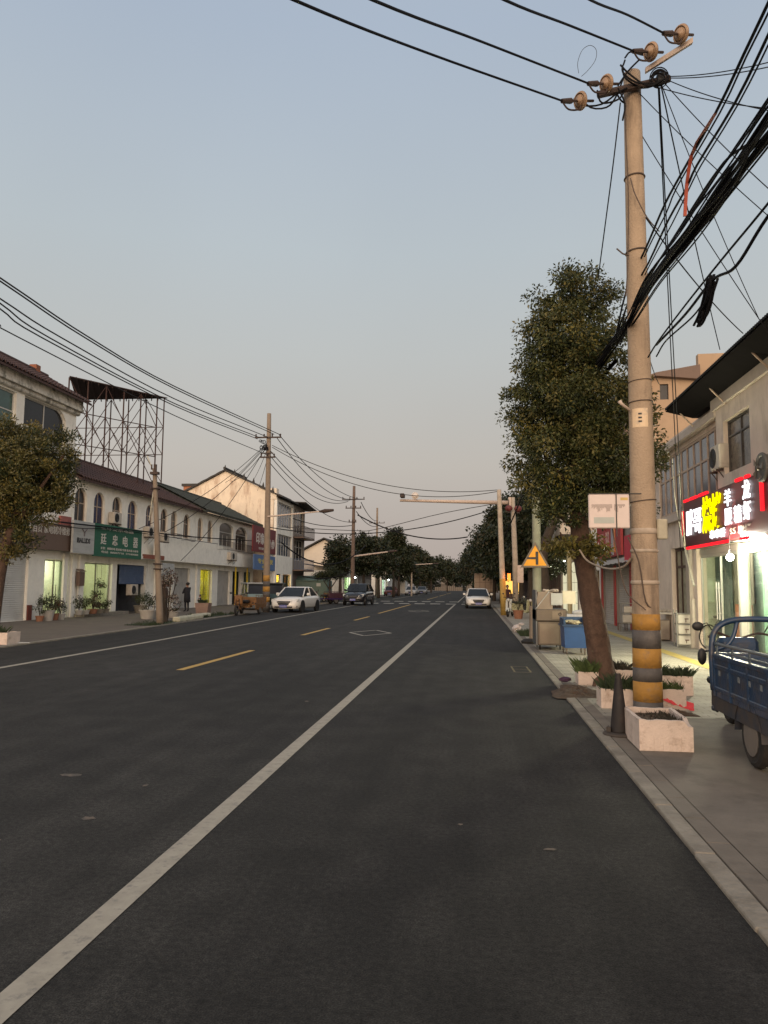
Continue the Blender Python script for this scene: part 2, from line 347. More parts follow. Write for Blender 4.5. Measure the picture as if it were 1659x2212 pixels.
def leafcloud(name, centers, crad, per, size, mats, wts, parent, seed=1, droop=.35, asp=.42, zbright=None):
    q = np.random.default_rng(seed); C = np.array(centers, float); K = len(C); N = K*per
    cc = np.repeat(C, per, 0); rr = np.repeat(np.array(crad, float)*np.ones(K), per)
    d = q.normal(size=(N, 3)); d /= np.linalg.norm(d, axis=1, keepdims=True); rad = q.random(N)**.45
    p = cc+d*(rr*rad)[:, None]*np.array([1, 1, .75])
    t = d*.8+q.normal(size=(N, 3))*.6; t[:, 2] -= droop; t /= np.linalg.norm(t, axis=1, keepdims=True)
    nn = q.normal(size=(N, 3)); s = np.cross(t, nn); s /= np.linalg.norm(s, axis=1, keepdims=True)
    L = size*(.65+.7*q.random(N)); 
    v = np.empty((N, 4, 3)); v[:, 0] = p; v[:, 1] = p+t*(L*.5)[:, None]+s*(L*asp*.5)[:, None]; v[:, 2] = p+t*L[:, None]; v[:, 3] = p+t*(L*.5)[:, None]-s*(L*asp*.5)[:, None]
    off = np.array(root(parent).location) if parent is not None else np.zeros(3)
    v = v.reshape(-1, 3)-off
    me = bpy.data.meshes.new(name); me.vertices.add(4*N); me.vertices.foreach_set('co', v.astype('f4').ravel())
    me.loops.add(4*N); me.loops.foreach_set('vertex_index', np.arange(4*N, dtype='i4'))
    me.polygons.add(N); me.polygons.foreach_set('loop_start', np.arange(0, 4*N, 4, dtype='i4')); me.polygons.foreach_set('loop_total', np.full(N, 4, 'i4'))
    w = np.array(wts, float); w /= w.sum(); kk = len(wts)
    # each spray leans to one leaf colour, as new and old growth do
    cl = q.choice(kk, K, p=w); mi = np.where(q.random(N) < .6, np.repeat(cl, per), q.choice(kk, N, p=w))
    me.polygons.foreach_set('material_index', mi.astype('i4')); me.update(); me.validate()
    return link(me, name, mats, parent)

# ================================================================ THE SETTING
def sheet(name, x0, y0, x1, y1, z, m, nx=1, ny=1):
    g = G(); g.add([(x0, y0, z), (x1, y0, z), (x1, y1, z), (x0, y1, z)], [(0, 1, 2, 3)]); return struct(name, g, m)
M_ground = mat('ground_earth', (.09, .08, .06), .95, .2, .5)
sheet('ground', -900, -60, 900, 1600, -.06, M_ground)
RX0, RX1 = -11.85, 1.30
g = G(); ed = [(-12, -11.3), (10, -11.3), (22, -11.55), (36, -12.1), (60, -12.4), (420, -12.6)]
for (y0, a), (y1, b) in zip(ed, ed[1:]): g.add([(a, y0, 0), (RX1, y0, 0), (RX1, y1, 0), (b, y1, 0)], [(0, 1, 2, 3)])
g.add([(-60, 66, -.002), (-12.3, 66, -.002), (-12.3, 84, -.002), (-60, 84, -.002)], [(0, 1, 2, 3)])
struct('road', g, M_asph)
# right pavement: flush kerb stones, a gutter seam, then the slabs
g = G(); y = -8.0; q = random.Random(3)
while y < 66:
    l = .98; j = q.uniform(-.006, .006); g.rbox((RX1+j, y+.002, -.05), (RX1+.125, y+l, .026+q.uniform(-.003, .003)), .008); y += l+.005
struct('kerb', g, M_kerb)
g = G(); y = -8.0
while y < 66: g.rbox((RX1+.132, y+.002, -.05), (RX1+.27, y+.497, .0265+q.uniform(-.002, .002)), .004); y += .5
struct('gutter_stones', g, M_conc)
def pavers(name, c1, c2, mortar, sc, wdt=.5, hgt=.25):
    m = bpy.data.materials.new(name); MATS[name] = m; m.use_nodes = True; N = m.node_tree.nodes; L = m.node_tree.links; b = N['Principled BSDF']; b.inputs['Roughness'].default_value = .8
    gm = N.new('ShaderNodeNewGeometry'); br = N.new('ShaderNodeTexBrick'); br.inputs['Scale'].default_value = sc; br.inputs['Color1'].default_value = (*c1, 1); br.inputs['Color2'].default_value = (*c2, 1); br.inputs['Mortar'].default_value = (*mortar, 1)
    br.inputs['Mortar Size'].default_value = .012; br.inputs['Mortar Smooth'].default_value = .3; br.inputs['Brick Width'].default_value = wdt; br.inputs['Row Height'].default_value = hgt
    L.new(gm.outputs['Position'], br.inputs['Vector'])
    n = N.new('ShaderNodeTexNoise'); n.inputs['Scale'].default_value = 1.7; n.inputs['Detail'].default_value = 7; L.new(gm.outputs['Position'], n.inputs['Vector'])
    r = N.new('ShaderNodeMapRange'); r.inputs[1].default_value = .35; r.inputs[2].default_value = .68; r.inputs[3].default_value = .75; r.inputs[4].default_value = 1.15; L.new(n.outputs[0], r.inputs[0])
    v = N.new('ShaderNodeVectorMath'); v.operation = 'SCALE'; L.new(br.outputs[0], v.inputs[0]); L.new(r.outputs[0], v.inputs['Scale']); L.new(v.outputs[0], b.inputs['Base Color'])
    bp = N.new('ShaderNodeBump'); bp.inputs['Strength'].default_value = .5; bp.inputs['Distance'].default_value = .008; bp.invert = True; L.new(br.outputs['Fac'], bp.inputs['Height']); L.new(bp.outputs[0], b.inputs['Normal'])
    return m
M_pav = pavers('paving_blocks', (.36, .335, .27), (.31, .29, .235), (.16, .145, .115), 2.0)
sheet('pavement', RX1+.275, 9.6, 5.82, 66, .022, M_pav)
sheet('pavement_apron', RX1+.275, -8, 5.82, 9.6, .024, M_conc)
sheet('paving_seam', 2.9, 9.60, 5.8, 9.66, .028, M_kerb)
sheet('tactile_strip', 4.52, 9.7, 4.80, 60, .030, M_tact)
sheet('verge_right', 1.30, 66, 30, 420, .02, M_lconc)
g = G()
for (y0, a), (y1, b) in zip(ed[:4]+[(66, -12.4)], (ed[1:4]+[(66, -12.4)])): g.add([(-30, y0, .02), (a, y0, .02), (b, y1, .02), (-30, y1, .02)], [(0, 1, 2, 3)])
struct('pavement_across', g, M_lconc)
sheet('verge_left', -60, 84, -12.5, 420, .015, M_lconc)
g = G()
for (y0, a), (y1, b) in zip(ed[:4]+[(66, -12.4)], (ed[1:4]+[(66, -12.4)])): g.slab([(a-.16, y0, -.02), (a+.01, y0, -.02), (b+.01, y1, -.02), (b-.16, y1, -.02)], (0, 0, .055))
struct('kerb_across', g, M_kerb)
# markings
def strip(name, pts, w, m, z=.004):
    g = G()
    for (xa, ya), (xb, yb) in pts:
        d = Vector((xb-xa, yb-ya, 0)).normalized(); n = Vector((-d.y, d.x, 0))*w/2
        a = Vector((xa, ya, z)); b = Vector((xb, yb, z)); g.add([a-n, b-n, b+n, a+n], [(0, 1, 2, 3)])
    return struct(name, g, m)
strip('lane_line_right', [((-1.79, -8), (-1.70, 63.5)), ((-1.65, 73), (-1.4, 230))], .135, M_white)
strip('lane_line_left', [((-8.72, -8), (-8.85, 20)), ((-8.85, 20), (-9.25, 36)), ((-9.25, 36), (-9.5, 63)), ((-9.5, 86), (-9.5, 230))], .15, M_white)
strip('centre_dashes', [((-5.44, a), (-5.36, b)) for a, b in ((-7, -2), (13.4, 17.7), (23.3, 27.3), (33.6, 37.8), (42.2, 62.5), (86, 110), (116, 140), (146, 170))], .15, M_yel)
def diamond(cx, cy, hw, hl, w):
    P = [(cx-hw, cy), (cx, cy+hl), (cx+hw, cy), (cx, cy-hl)]; strip('crossing_ahead_diamond', [(P[i], P[(i+1) % 4]) for i in range(4)], w, M_white)
diamond(-3.50, 25.0, .70, 1.5, .10); diamond(-3.52, 47.0, .65, 1.6, .12)
strip('crosswalk_blocks', [((x, y), (x+.9, y)) for y in (66.0, 75.0) for x in np.arange(-12.2, 1.0, 1.38)], 1.3, mat('fresh_white_paint', (.62, .58, .50), .7, .1, 9))
strip('painted_box', [((.72, 15.3), (.74, 14.3)), ((1.02, 15.3), (1.04, 14.3)), ((.72, 15.3), (1.02, 15.3)), ((.74, 14.3), (1.04, 14.3)), ((.73, 14.8), (1.03, 14.8))], .035, mat('worn_yellow', (.17, .14, .065), .8, .3, 9, dirt=(.03, .027, .023), dscale=30, damt=1, dthr=.46))
# pale blotches and tyre scuffs on the tarmac
M_scuff = mat('tarmac_blotch', (.13, .10, .075), .8, .4, 9, dirt=(.046, .0455, .043), dscale=12, damt=1.0, dthr=.45)
g = G(); q = random.Random(5)
for cx, cy, rx, ry in ((-3.35, 6.0, .09, .045), (-2.62, 4.95, .05, .035), (-2.95, 4.45, .03, .03), (-2.6, 5.8, .025, .03), (-.1, 5.2, .02, .02), (.45, 4.8, .05, .018), (-4.9, 5.4, .04, .03), (-2.3, 10.2, .03, .03)):
    n = 11; vs = [(cx+rx*math.cos(2*PI*i/n)*q.uniform(.6, 1.25), cy+ry*math.sin(2*PI*i/n)*q.uniform(.6, 1.3), .003) for i in range(n)]; g.add(vs, [tuple(range(n))])
struct('road_stains', g, M_scuff)
M_patch = mat('tarmac_patch', (.036, .036, .034), .7, .25, 1.2, bump=.3, bscale=90, dirt=(.07, .068, .062), dscale=5, damt=.5, dstretch=(.25, 1.6, 1))
g = G(); vs = []
for i in range(16): A = 2*PI*i/16; vs.append((-.25+1.35*math.cos(A)*q.uniform(.7, 1.05), 17.5+3.6*math.sin(A)*q.uniform(.75, 1.05), .002))
g.add(vs, [tuple(range(16))]); pass

# ================================================================ facade builder (local frame: x right as seen from the street, y inwards, z up)
def arch(u0, z0, u1, z1, rise=None, n=10):
    r = (u1-u0)/2 if rise is None else rise; c = (u0+u1)/2; zs = z1-r
    return [(u0, z0), (u1, z0), (u1, zs)]+[(c+(u1-u0)/2*math.cos(PI*i/n), zs+r*math.sin(PI*i/n)) for i in range(1, n)]+[(u0, zs)]
def rect(u0, z0, u1, z1): return [(u0, z0), (u1, z0), (u1, z1), (u0, z1)]
def inset(P, k):
    c = (sum(p[0] for p in P)/len(P), sum(p[1] for p in P)/len(P)); w = max(p[0] for p in P)-min(p[0] for p in P); h = max(p[1] for p in P)-min(p[1] for p in P)
    return [(c[0]+(p[0]-c[0])*(1-2*k/w), c[1]+(p[1]-c[1])*(1-2*k/h)) for p in P]
def window(par, P, d=.12, m=None, fm=None, us=(.5,), zs=(.65,), fw=.06, sill=False):
    u0, u1 = min(p[0] for p in P), max(p[0] for p in P); z0, z1 = min(p[1] for p in P), max(p[1] for p in P)
    g = G(); g.holed(P, [inset(P, fw)], d, d+.06)
    for a in us: x = u0+(u1-u0)*a; g.box((x-fw*.4, d+.002, z0+fw*.8), (x+fw*.4, d+.05, (z1-fw*.8) if len(P) < 6 or abs(a-.5) < .1 else z1-(u1-u0)*.3))
    for a in zs: z = z0+(z1-z0)*a; g.box((u0+fw*.8, d+.004, z-fw*.4), (u1-fw*.8, d+.048, z+fw*.4))
    w = part('window', g, fm or M_frame, par)
    p = G(); Q = inset(P, fw*.6); n = len(Q); p.add([(a, d+.03, b) for a, b in Q], [tuple(range(n))]); part('pane', p, m or M_pane, w, fix=False)
    if sill: s = G(); s.box((u0-.08, -.07, z0-.07), (u1+.08, d, z0-.005)); part('sill', s, fm or M_frame, w)
    return w
def shutter(par, u0, z0, u1, z1, d=.15, m=None, pitch=.085, name='shutter', label=None):
    g = G(); n = max(4, int((z1-z0)/pitch)); vs = []
    for i in range(n*2+1):
        z = z0+(z1-z0)*i/(2*n); y = d+(.012 if i % 2 else 0); vs += [(u0, y, z), (u1, y, z)]
    g.add(vs, [(2*i, 2*i+1, 2*i+3, 2*i+2) for i in range(n*2)]); g.box((u0, d-.02, z0), (u1, d+.03, z0+.08))
    return part(name, g, m or M_shut, par, fix=False, label=label)
def tiled_roof(par, u0, u1, ye, ze, yr, zr, m, th=.10, pitch=.26, back=4.0, name='roof', eave_caps=True):
    """rows of round tiles running from eave (ye, ze) up to ridge (yr, zr)"""
    g = G(); n = int((u1-u0)/pitch); s = Vector((0, yr-ye, zr-ze)); 
    prof = []
    for i in range(n*4+1):
        a = 2*PI*(i % 4)/4; prof.append((u0+(u1-u0)*i/(4*n), .035*math.cos(a)+.0))
    nr = 8
    for k in range(nr):
        f0, f1 = k/nr, (k+1)/nr; vs = []
        for u, b in prof: vs += [(u, ye+s.y*f0, ze+s.z*f0+b+.03), (u, ye+s.y*f1, ze+s.z*f1+b)]
        g.add(vs, [(2*i, 2*i+2, 2*i+3, 2*i+1) for i in range(len(prof)-1)])
    g.slab([(u0, ye, ze-.06), (u1, ye, ze-.06), (u1, yr, zr-.08), (u0, yr, zr-.08)], (0, 0, -th))
    g.slab([(u0, yr, zr-.08), (u1, yr, zr-.08), (u1, yr+back, ze-.06), (u0, yr+back, ze-.06)], (0, 0, -th))
    g.tube([(u0, yr, zr+.03), (u1, yr, zr+.03)], .10, 8)
    if eave_caps:
        for i in range(n): g.disc((u0+pitch*(i+.5), ye-.02, ze+.0), (0, 1, 0), .055, .05, 8)
    return part(name, g, m, par, fix=False)
def aircon(loc, rot, label, w=.82, h=.58, dp=.32, group='air conditioners on the house fronts'):
    t = thing('air_conditioner', label, 'air conditioner', loc, rot, group)
    g = G(); g.rbox((-w/2, -dp, 0), (w/2, 0, h), .03); part('casing', g, mat('ac_casing', (.50, .45, .38), .6, .1, 6, dirt=(.25, .2, .16), dscale=4, damt=.5), t)
    g = G(); g.torus((-.12, -dp-.004, h/2), (0, 1, 0), h*.38, .012, 20, 6)
    for k in range(4): g.torus((-.12, -dp-.004, h/2), (0, 1, 0), h*(.09+.07*k), .006, 16, 4)
    part('fan_grille', g, M_black, t)
    g = G(); g.disc((-.12, -dp-.001, h/2), (0, 1, 0), h*.37, .006, 20); part('fan_opening', g, M_dark, t)
    for x in (-w*.35, w*.35): g = G(); g.box((x-.02, -dp-.05, -.05), (x+.02, 0, -.01)); g.tube([(x, -dp, -.04), (x, 0, -.38)], .012, 6); part('bracket', g, M_iron, t)
    return t
PYL = lambda x, y=1150, X=-18.5: onX(x, y, X).y
ZL = lambda x, y, X=-18.5: onX(x, y, X).z

# ---------------------------------------------------------------- left: three-storey house at the frame's edge
FX = -18.5
LT0, LT1 = 20.5, PYL(160, 1000)
t = thing('corner_building', 'three-storey white rendered house with dark red tiled roof at the left edge', 'building', (FX, LT0, 0), PI/2)
L = LT1-LT0; u = lambda px, py=1150: PYL(px, py)-LT0
ut = u(160, 905)
H1 = 9.55
sA = (3.0, u(38, 830)); sB = (u(55, 841), u(132, 880))
hs = [rect(1.2, 7.7, sA[1], 9.28), [(sB[0], 7.6), (sB[1]+.5, 7.6), (sB[1]+.5, 8.6), (sB[1]+.42, 8.95), (sB[1]+.2, 9.2), (sB[1]-.1, 9.32), (sB[0], 9.32)], rect(.6, .03, u(66), 2.85), rect(1.0, 4.3, 3.6, 5.8), rect(5.2, 4.3, 7.8, 5.8), rect(u(101), .03, u(154), 2.62)]
g = G(); g.holed(rect(0, -.06, L, H1), hs, 0, .28); g.box((0, .28, -.06), (.3, 9, H1)); g.box((L-.3, .28, -.06), (L, 9, H1)); g.box((.3, 8.7, -.06), (L-.3, 9, H1)); g.box((.3, .3, 3.1), (L-.3, 8.7, 3.3))
part('wall', g, M_wall, t)
g = G(); g.box((-.1, -.30, H1+.003), (L+.12, 9.1, H1+.12)); g.tube([(-.1, -.06, H1-.08), (L+.05, -.06, H1-.08)], .12, 10); g.box((-.1, -.26, H1+.123), (L+.1, .1, H1+.5)); part('cornice', g, M_peel, t)
tiled_roof(t, -.2, L+.35, -.55, H1+.52, 1.8, H1+1.85, M_tile, back=4)
g = G(); g.box((L-.7, 1.7, H1+1.75), (L-.35, 2.05, H1+2.15)); part('chimney', g, mat('red_brick', (.24, .09, .05), .9, .3, 20), t)
window(t, hs[0], us=(.25, .5, .75), zs=(.5,), m=M_green_p, sill=True); window(t, hs[1], us=(.25, .5, .75), zs=(.3,), m=M_pane, sill=True)
window(t, hs[3], us=(.5,), m=M_pane); window(t, hs[4], us=(.5,), m=M_pane)
shutter(t, .6, .03, u(66), 2.85, .12, M_shut)
CORNER = (t, u(101), u(154))
g = G(); g.box((L-.55, -.1, -.05), (L-.25, -.005, 2.9)); part('pillar', g, M_wall, t)
g = G(); g.box((u(66)+.03, -.06, .0), (u(72)+.12, -.006, .65)); part('plinth', g, mat('red_plinth', (.17, .045, .03), .8, .15, 5), t)
# brown fascia sign under the first floor
s0, s1 = onX(-10, 1120, -18.2).y, PYL(148, 1130)
t = thing('fascia_sign', 'long brown shop fascia with pale lettering at the left edge', 'shop sign', (-18.38, s0, 0), PI/2, 'shop signs')
g = G(); g.box((0, -.28, 3.0), (s1-s0, .08, 4.15)); part('board', g, M_brown, t)
part('lettering', letters('日用百货 家电制冷维修', (s1-s0)*.62, .36, -.285, .01, .01, (s1-s0)*.60, 3.86), mat('letter_white', (.60, .57, .52), .6, .06, 9), t)
g = G(); g.box((s1-s0-1.2, -.22, 4.16), (s1-s0-.35, -.1, 4.55)); part('small_board', g, mat('faded_red', (.30, .10, .085), .7, .2, 8), t)

# ---------------------------------------------------------------- left: long two-storey house with arched windows
A0, A1 = LT1+.03, PYL(548, 1200)
t = thing('arcade_building', 'long two-storey white house with a row of arched upper windows over shops', 'building', (FX, A0, 0), PI/2)
bigA = t; L = A1-A0; u = lambda px, py=1120: PYL(px, py)-A0
HE = 6.35
AR = [(158, 187), (200, 226), (240, 263), (274, 297), (314, 331), (346, 363), (369, 383), (396, 411), (427, 439), (449, 460)]
up = []
for i, (a, b) in enumerate(AR):
    ua, ub = u(a)+.08, u(b)-.02
    if ub-ua < .95: c = (ua+ub)/2; ua, ub = c-.48, c+.48
    up.append(arch(max(ua, .15), 4.28 if i < 4 else 4.5, ub, 6.08))
w10 = arch(u(475), 4.35, u(505), 6.15, .45); w11 = arch(u(510), 4.2, u(535), 6.1, .6)
ZT = 2.58
gr = [('lit', u(188), u(248)), ('bay', u(258), u(320)), ('sh', u(352), u(376)), ('gsh', u(381), u(414)), ('yel', u(437), u(462)), ('gsh', u(474), u(500)), ('dk', u(506), u(526)), ('teal', u(530), u(547))]
gr = [(k, max(a, .12), min(b, L-.1)) for k, a, b in gr]
hs = up+[w10, w11]+[rect(a, .02, b, ZT) for k, a, b in gr]
g = G(); g.holed(rect(0, -.06, L, HE), hs, 0, .28); g.box((L-.3, .28, -.06), (L, 9, HE)); g.box((0, 8.7, -.06), (L-.3, 9, HE)); g.box((0, .3, 2.9), (L-.3, 8.7, 3.1)); part('wall', g, M_wall, t)
g = G(); g.box((0, -.55, 2.92), (L, -.003, 3.08)); g.box((u(320), -.55, 3.083), (L, -.40, 3.95)); part('canopy_slab', g, M_wall, t)
g = G(); g.box((-.05, -.22, HE+.003), (L+.1, 9.1, HE+.14)); part('cornice', g, M_peel, t)
us_ = u(425)
tiled_roof(t, 0, us_, -.42, HE+.16, 3.2, HE+1.95, M_tile, name='roof')
tiled_roof(t, us_+.01, L+.5, -.62, HE+.22, 3.2, HE+2.1, M_gtile, name='roof')
for i, P in enumerate(up):
    window(t, P, us=(.5,), zs=(.6,), m=(M_bpane if i in (1, 3, 4) else M_curt if i in (6, 8, 9) else M_pane), fm=M_framepk)
window(t, w10, us=(.33, .66), zs=(.6,), m=M_curt); window(t, w11, us=(.33, .66), zs=(.66,))
def balcony(par, u0, u1, z, out=.35, h=.55):
    g = G(); 
    for k in (0, h): g.tube([(u0, -.01, z+k), (u0, -out, z+k), (u1, -out, z+k), (u1, -.01, z+k)], .014, 6)
    n = int((u1-u0)/.14)
    for i in range(n+1): x = u0+(u1-u0)*i/n; g.tube([(x, -out, z), (x, -out, z+h)], .008, 5)
    return part('window_guard', g, M_iron, par)
balcony(t, u(472), u(538), 4.1, .45, .6); balcony(t, u(393), u(414), 4.35, .3, .3); balcony(t, u(366), u(384), 4.4, .3, .25)
M_lit = mat('shop_wall_lit', (.78, .76, .58), .8, .05, 3)
M_litfl = mat('shop_floor', (.35, .33, .22), .5, .1, 3)
def room(par, a, b, depth=3.0, h=2.6, wm=None, power=80, col=(1, .95, .74), fan=False):
    g = G(); g.box((a-.1, depth, 0), (b+.1, depth+.1, h)); g.box((a-.2, .3, 0), (a-.1, depth, h)); g.box((b+.1, .3, 0), (b+.2, depth, h)); g.box((a-.2, .3, h), (b+.2, depth+.1, h+.1)); part('shop_interior', g, wm or M_lit, par)
    g = G(); g.box((a-.1, .3, -.05), (b+.1, depth, .03)); part('shop_floor', g, M_litfl, par)
    q = random.Random(int(a*100)); g = G(); n = max(3, int((b-a)/.22))
    for z in (.0, .5, .95, 1.4): g.box((a+.05, depth-.45, z+.02), (b-.05, depth-.06, z+.05))
    sh = part('shelf', g, M_brown, par)
    for ci, col_ in enumerate(((.10, .16, .07), (.32, .10, .06), (.10, .16, .28), (.45, .42, .34))):
        g = G()
        for z in (.05, .55, 1.0, 1.45):
            for i in range(n):
                if q.randrange(4) != ci and q.random() < .8: continue
                x = a+.1+(b-a-.2)*i/n; g.box((x, depth-.43+ci*.005, z+.003), (x+q.uniform(.08, .19), depth-.12, z+q.uniform(.12, .38)))
        if g.v: part('goods', g, mat('shop_goods_%s' % ('green', 'red', 'blue', 'cream')[ci], col_, .6, .4, 9), sh)
    ld = bpy.data.lights.new('shop_lamp', 'POINT'); ld.energy = power; ld.color = col; ld.shadow_soft_size = .25
    o = bpy.data.objects.new('shop_lamp', ld); COL.objects.link(o); o.parent = par; o.location = ((a+b)/2, 1.3, h-.35)
    g = G(); g.tube([((a+b)/2-.5, 1.6, h-.08), ((a+b)/2+.5, 1.6, h-.08)], .03, 8); part('tube_light', g, emit('tube_emit', (1, .97, .75), 7), par)
def doorpair(par, a, b, z0, z1, d=.16, gm=None, fm=None):
    w = part('glass_door', G().holed(rect(a, z0, b, z1), [rect(a+.06, z0+.06, (a+b)/2-.03, z1-.06), rect((a+b)/2+.03, z0+.06, b-.06, z1-.06)], d, d+.05), fm or M_frame, par)
    g = G(); g.box((a+.05, d+.02, z0+.05), (b-.05, d+.028, z1-.05)); part('pane', g, gm or glass('door_glass', (.85, .92, .85), .12), w)
    g = G()
    for x in ((a+b)/2-.12, (a+b)/2+.12): g.tube([(x, d-.05, .8), (x, d-.05, 1.5)], .015, 6)
    part('handle', g, M_steel, w); return w
room(CORNER[0], CORNER[1], CORNER[2], power=60)
doorpair(CORNER[0], CORNER[1]+.01, CORNER[2]-.01, .03, 2.6, fm=mat('aluminium', (.33, .32, .27), .4, .1, 5, metal=.4))
for k, a, b in gr:
    if k == 'lit': room(t, a, b, power=50)
    if k == 'lit': doorpair(t, a+.01, b-.01, .03, ZT-.01, fm=mat('aluminium', (.33, .32, .27), .4, .1, 5, metal=.4))
    if k in ('sh', 'gsh'): shutter(t, a, .03, b, ZT, .12, M_shut if k == 'sh' else M_gshut)
    if k == 'bay':
        g = G(); g.box((a-.1, 1.6, 0), (b+.1, 1.7, 2.6)); g.box((a-.2, .3, 0), (a-.1, 1.6, 2.6)); g.box((b+.1, .3, 0), (b+.2, 1.6, 2.6)); part('bay_interior', g, mat('grey_blue_wall', (.09, .10, .12), .8, .2, 3), t)
        shutter(t, a+.5, 1.55, b, ZT, .12, M_bshut, label='blue roller shutter left half open')
    if k == 'yel':
        room(t, a, b, 2.0, wm=mat('yellow_inner', (.80, .68, .08), .7, .06, 3), power=30, col=(1, .95, .6)); doorpair(t, a+.01, b-.01, .03, ZT-.01, fm=mat('yellow_frame', (.55, .45, .06), .5, .1, 5))
    if k == 'dk': g = G(); g.box((a, .6, 0), (b, .7, 2.6)); part('bay_interior', g, M_dark, t)
    if k == 'teal':
        g = G(); g.box((a, .6, 0), (b, .7, 2.6)); part('bay_interior', g, mat('teal_dark', (.03, .05, .05), .6, .2, 3), t); doorpair(t, a+.01, b-.01, .03, ZT-.01, fm=mat('teal_frame', (.08, .13, .14), .5, .2, 5))
for px in (503, 528): g = G(); g.cyl((u(px), -.35, .02), (u(px), -.35, 2.9), .055); part('yellow_pipe', g, mat('yellow_pipe', (.72, .52, .03), .5, .08, 5), t)
for px in (96, 176, 340, 428): g = G(); x = max(u(px), .25); g.box((x-.13, -.10, .0), (x+.13, -.004, 2.9)); part('pilaster', g, M_wall, t)
g = G(); g.box((u(163), -.65, .0), (u(262), -.15, .16)); part('door_step', g, M_kerb, t)
for px, z in ((172, 1.75), (82, 1.7)): 
    g = G(); x = u(px) if px > 165 else -1; 
    if x > 0: g.box((x-.22, -.28, z-.3), (x+.22, -.105, z+.35)); g.slab([(x-.28, -.32, z+.36), (x+.28, -.32, z+.36), (x+.28, -.1, z+.46), (x-.28, -.1, z+.46)], (0, 0, .03)); part('meter_box', g, M_brown, t)
# its signs
def signboard(name, label, x0, x1, z0, z1, m, texts, X=-18.92, Y0=None, depth=.10, group='shop signs', rot=PI/2, frame=None):
    """texts: (body, w, h, cu, cz, mat, bold)"""
    t = thing(name, label, 'shop sign', (X, x0, 0), rot, group); s = 1 if rot > 0 else -1
    g = G(); g.box((0, 0, z0), (abs(x1-x0), depth, z1)); part('board', g, m, t)
    for b, w, h, cu, cz, mm, bd in texts: part('lettering', letters(b, w, h, -.001, .012, bd, cu, cz), mm, t)
    return t
M_lw = MATS['letter_white']; M_lk = mat('letter_dark', (.03, .03, .032), .6, .1, 9); M_ly = mat('letter_yellow', (.62, .50, .10), .6, .1, 9)
XS = -17.9
ya, yb, yc = onX(158, 1165, XS).y, onX(204, 1165, XS).y, onX(306, 1175, XS).y
za, zb = 2.93, 4.42
M_signw = mat('sign_grey_white', (.42, .43, .42), .7, .08, 5, dirt=(.25, .26, .26), dscale=3, damt=.5, dstretch=(.3, .3, 3))
M_signg = mat('sign_green', (.012, .105, .060), .6, .12, 5, dirt=(.04, .13, .09), dscale=3, damt=.4, dstretch=(.3, .3, 3))
w = yb-ya
t = signboard('shop_sign', 'pale grey shop sign with a small dark emblem beside the green sign', ya, yb-.01, za, zb, M_signw, [('IBALLIDS', w*.62, .24, w*.48, za+.60, M_lk, .03)], X=XS)
g = G(); cu, cz = w*.5, za+1.02
for s in (-1, 1): g.tube([(cu, -.012, cz-.22), (cu+s*.04, -.012, cz-.02), (cu+s*.22, -.012, cz+.12)], .022, 6)
g.tube([(cu-.10, -.012, cz+.03), (cu, -.012, cz-.06), (cu+.10, -.012, cz+.03)], .018, 6); part('emblem', g, mat('emblem_grey', (.14, .12, .13), .6, .1, 9), t)
w = yc-yb
signboard('shop_sign', 'green shop sign with four large white characters on the arcade house', yb+.01, yc, za-.06, zb+.02, M_signg,
          [('三斗安乐电器', w*.70, .15, w*.45, zb-.17, M_lw, .01), ('廷', .54, .54, w*.17, za+.80, M_lw, .012), ('忠', .54, .54, w*.40, za+.80, M_lw, .012), ('电', .54, .54, w*.62, za+.80, M_lw, .012), ('器', .54, .54, w*.85, za+.80, M_lw, .012),
           ('主营：冰箱彩电 洗衣机 空调 热水器 小家电', w*.80, .12, w*.52, za+.35, M_lw, .005), ('电话  88007718  77180088', w*.78, .12, w*.53, za+.17, M_lw, .0)], X=XS)
a, b = onX(311, 1210, XS).y, onX(355, 1210, XS).y
signboard('shop_sign', 'narrow brick-red board under the arched windows behind the leaning post', a, b, 2.95, 3.18, mat('brick_red_board', (.24, .075, .045), .7, .15, 5), [], X=XS)
a, b = onX(350, 1240, XS).y, onX(376, 1240, XS).y
signboard('notice_board', 'small blank white board hanging under the canopy', a, b, 2.15, 2.78, M_signw, [], X=XS)
for px, zz, lab in ((250, 4.62, 'air conditioner high on the wall above the green sign'), (325, 4.2, 'air conditioner on the wall just behind the leaning post'), (357, 4.05, 'small air conditioner under the sixth arched window')):
    aircon((FX-.0+.03, onX(px, 1100, -18.3).y, zz), PI/2, lab)
aircon((FX+.03, onX(285, 1290, -18.3).y, .95), PI/2, 'air conditioner at ground level in the blue-shuttered bay')
aircon((-18.0, onX(497, 1190, -18.0).y, 3.35), PI/2, 'air conditioner on the canopy under the wide window', w=1.5)

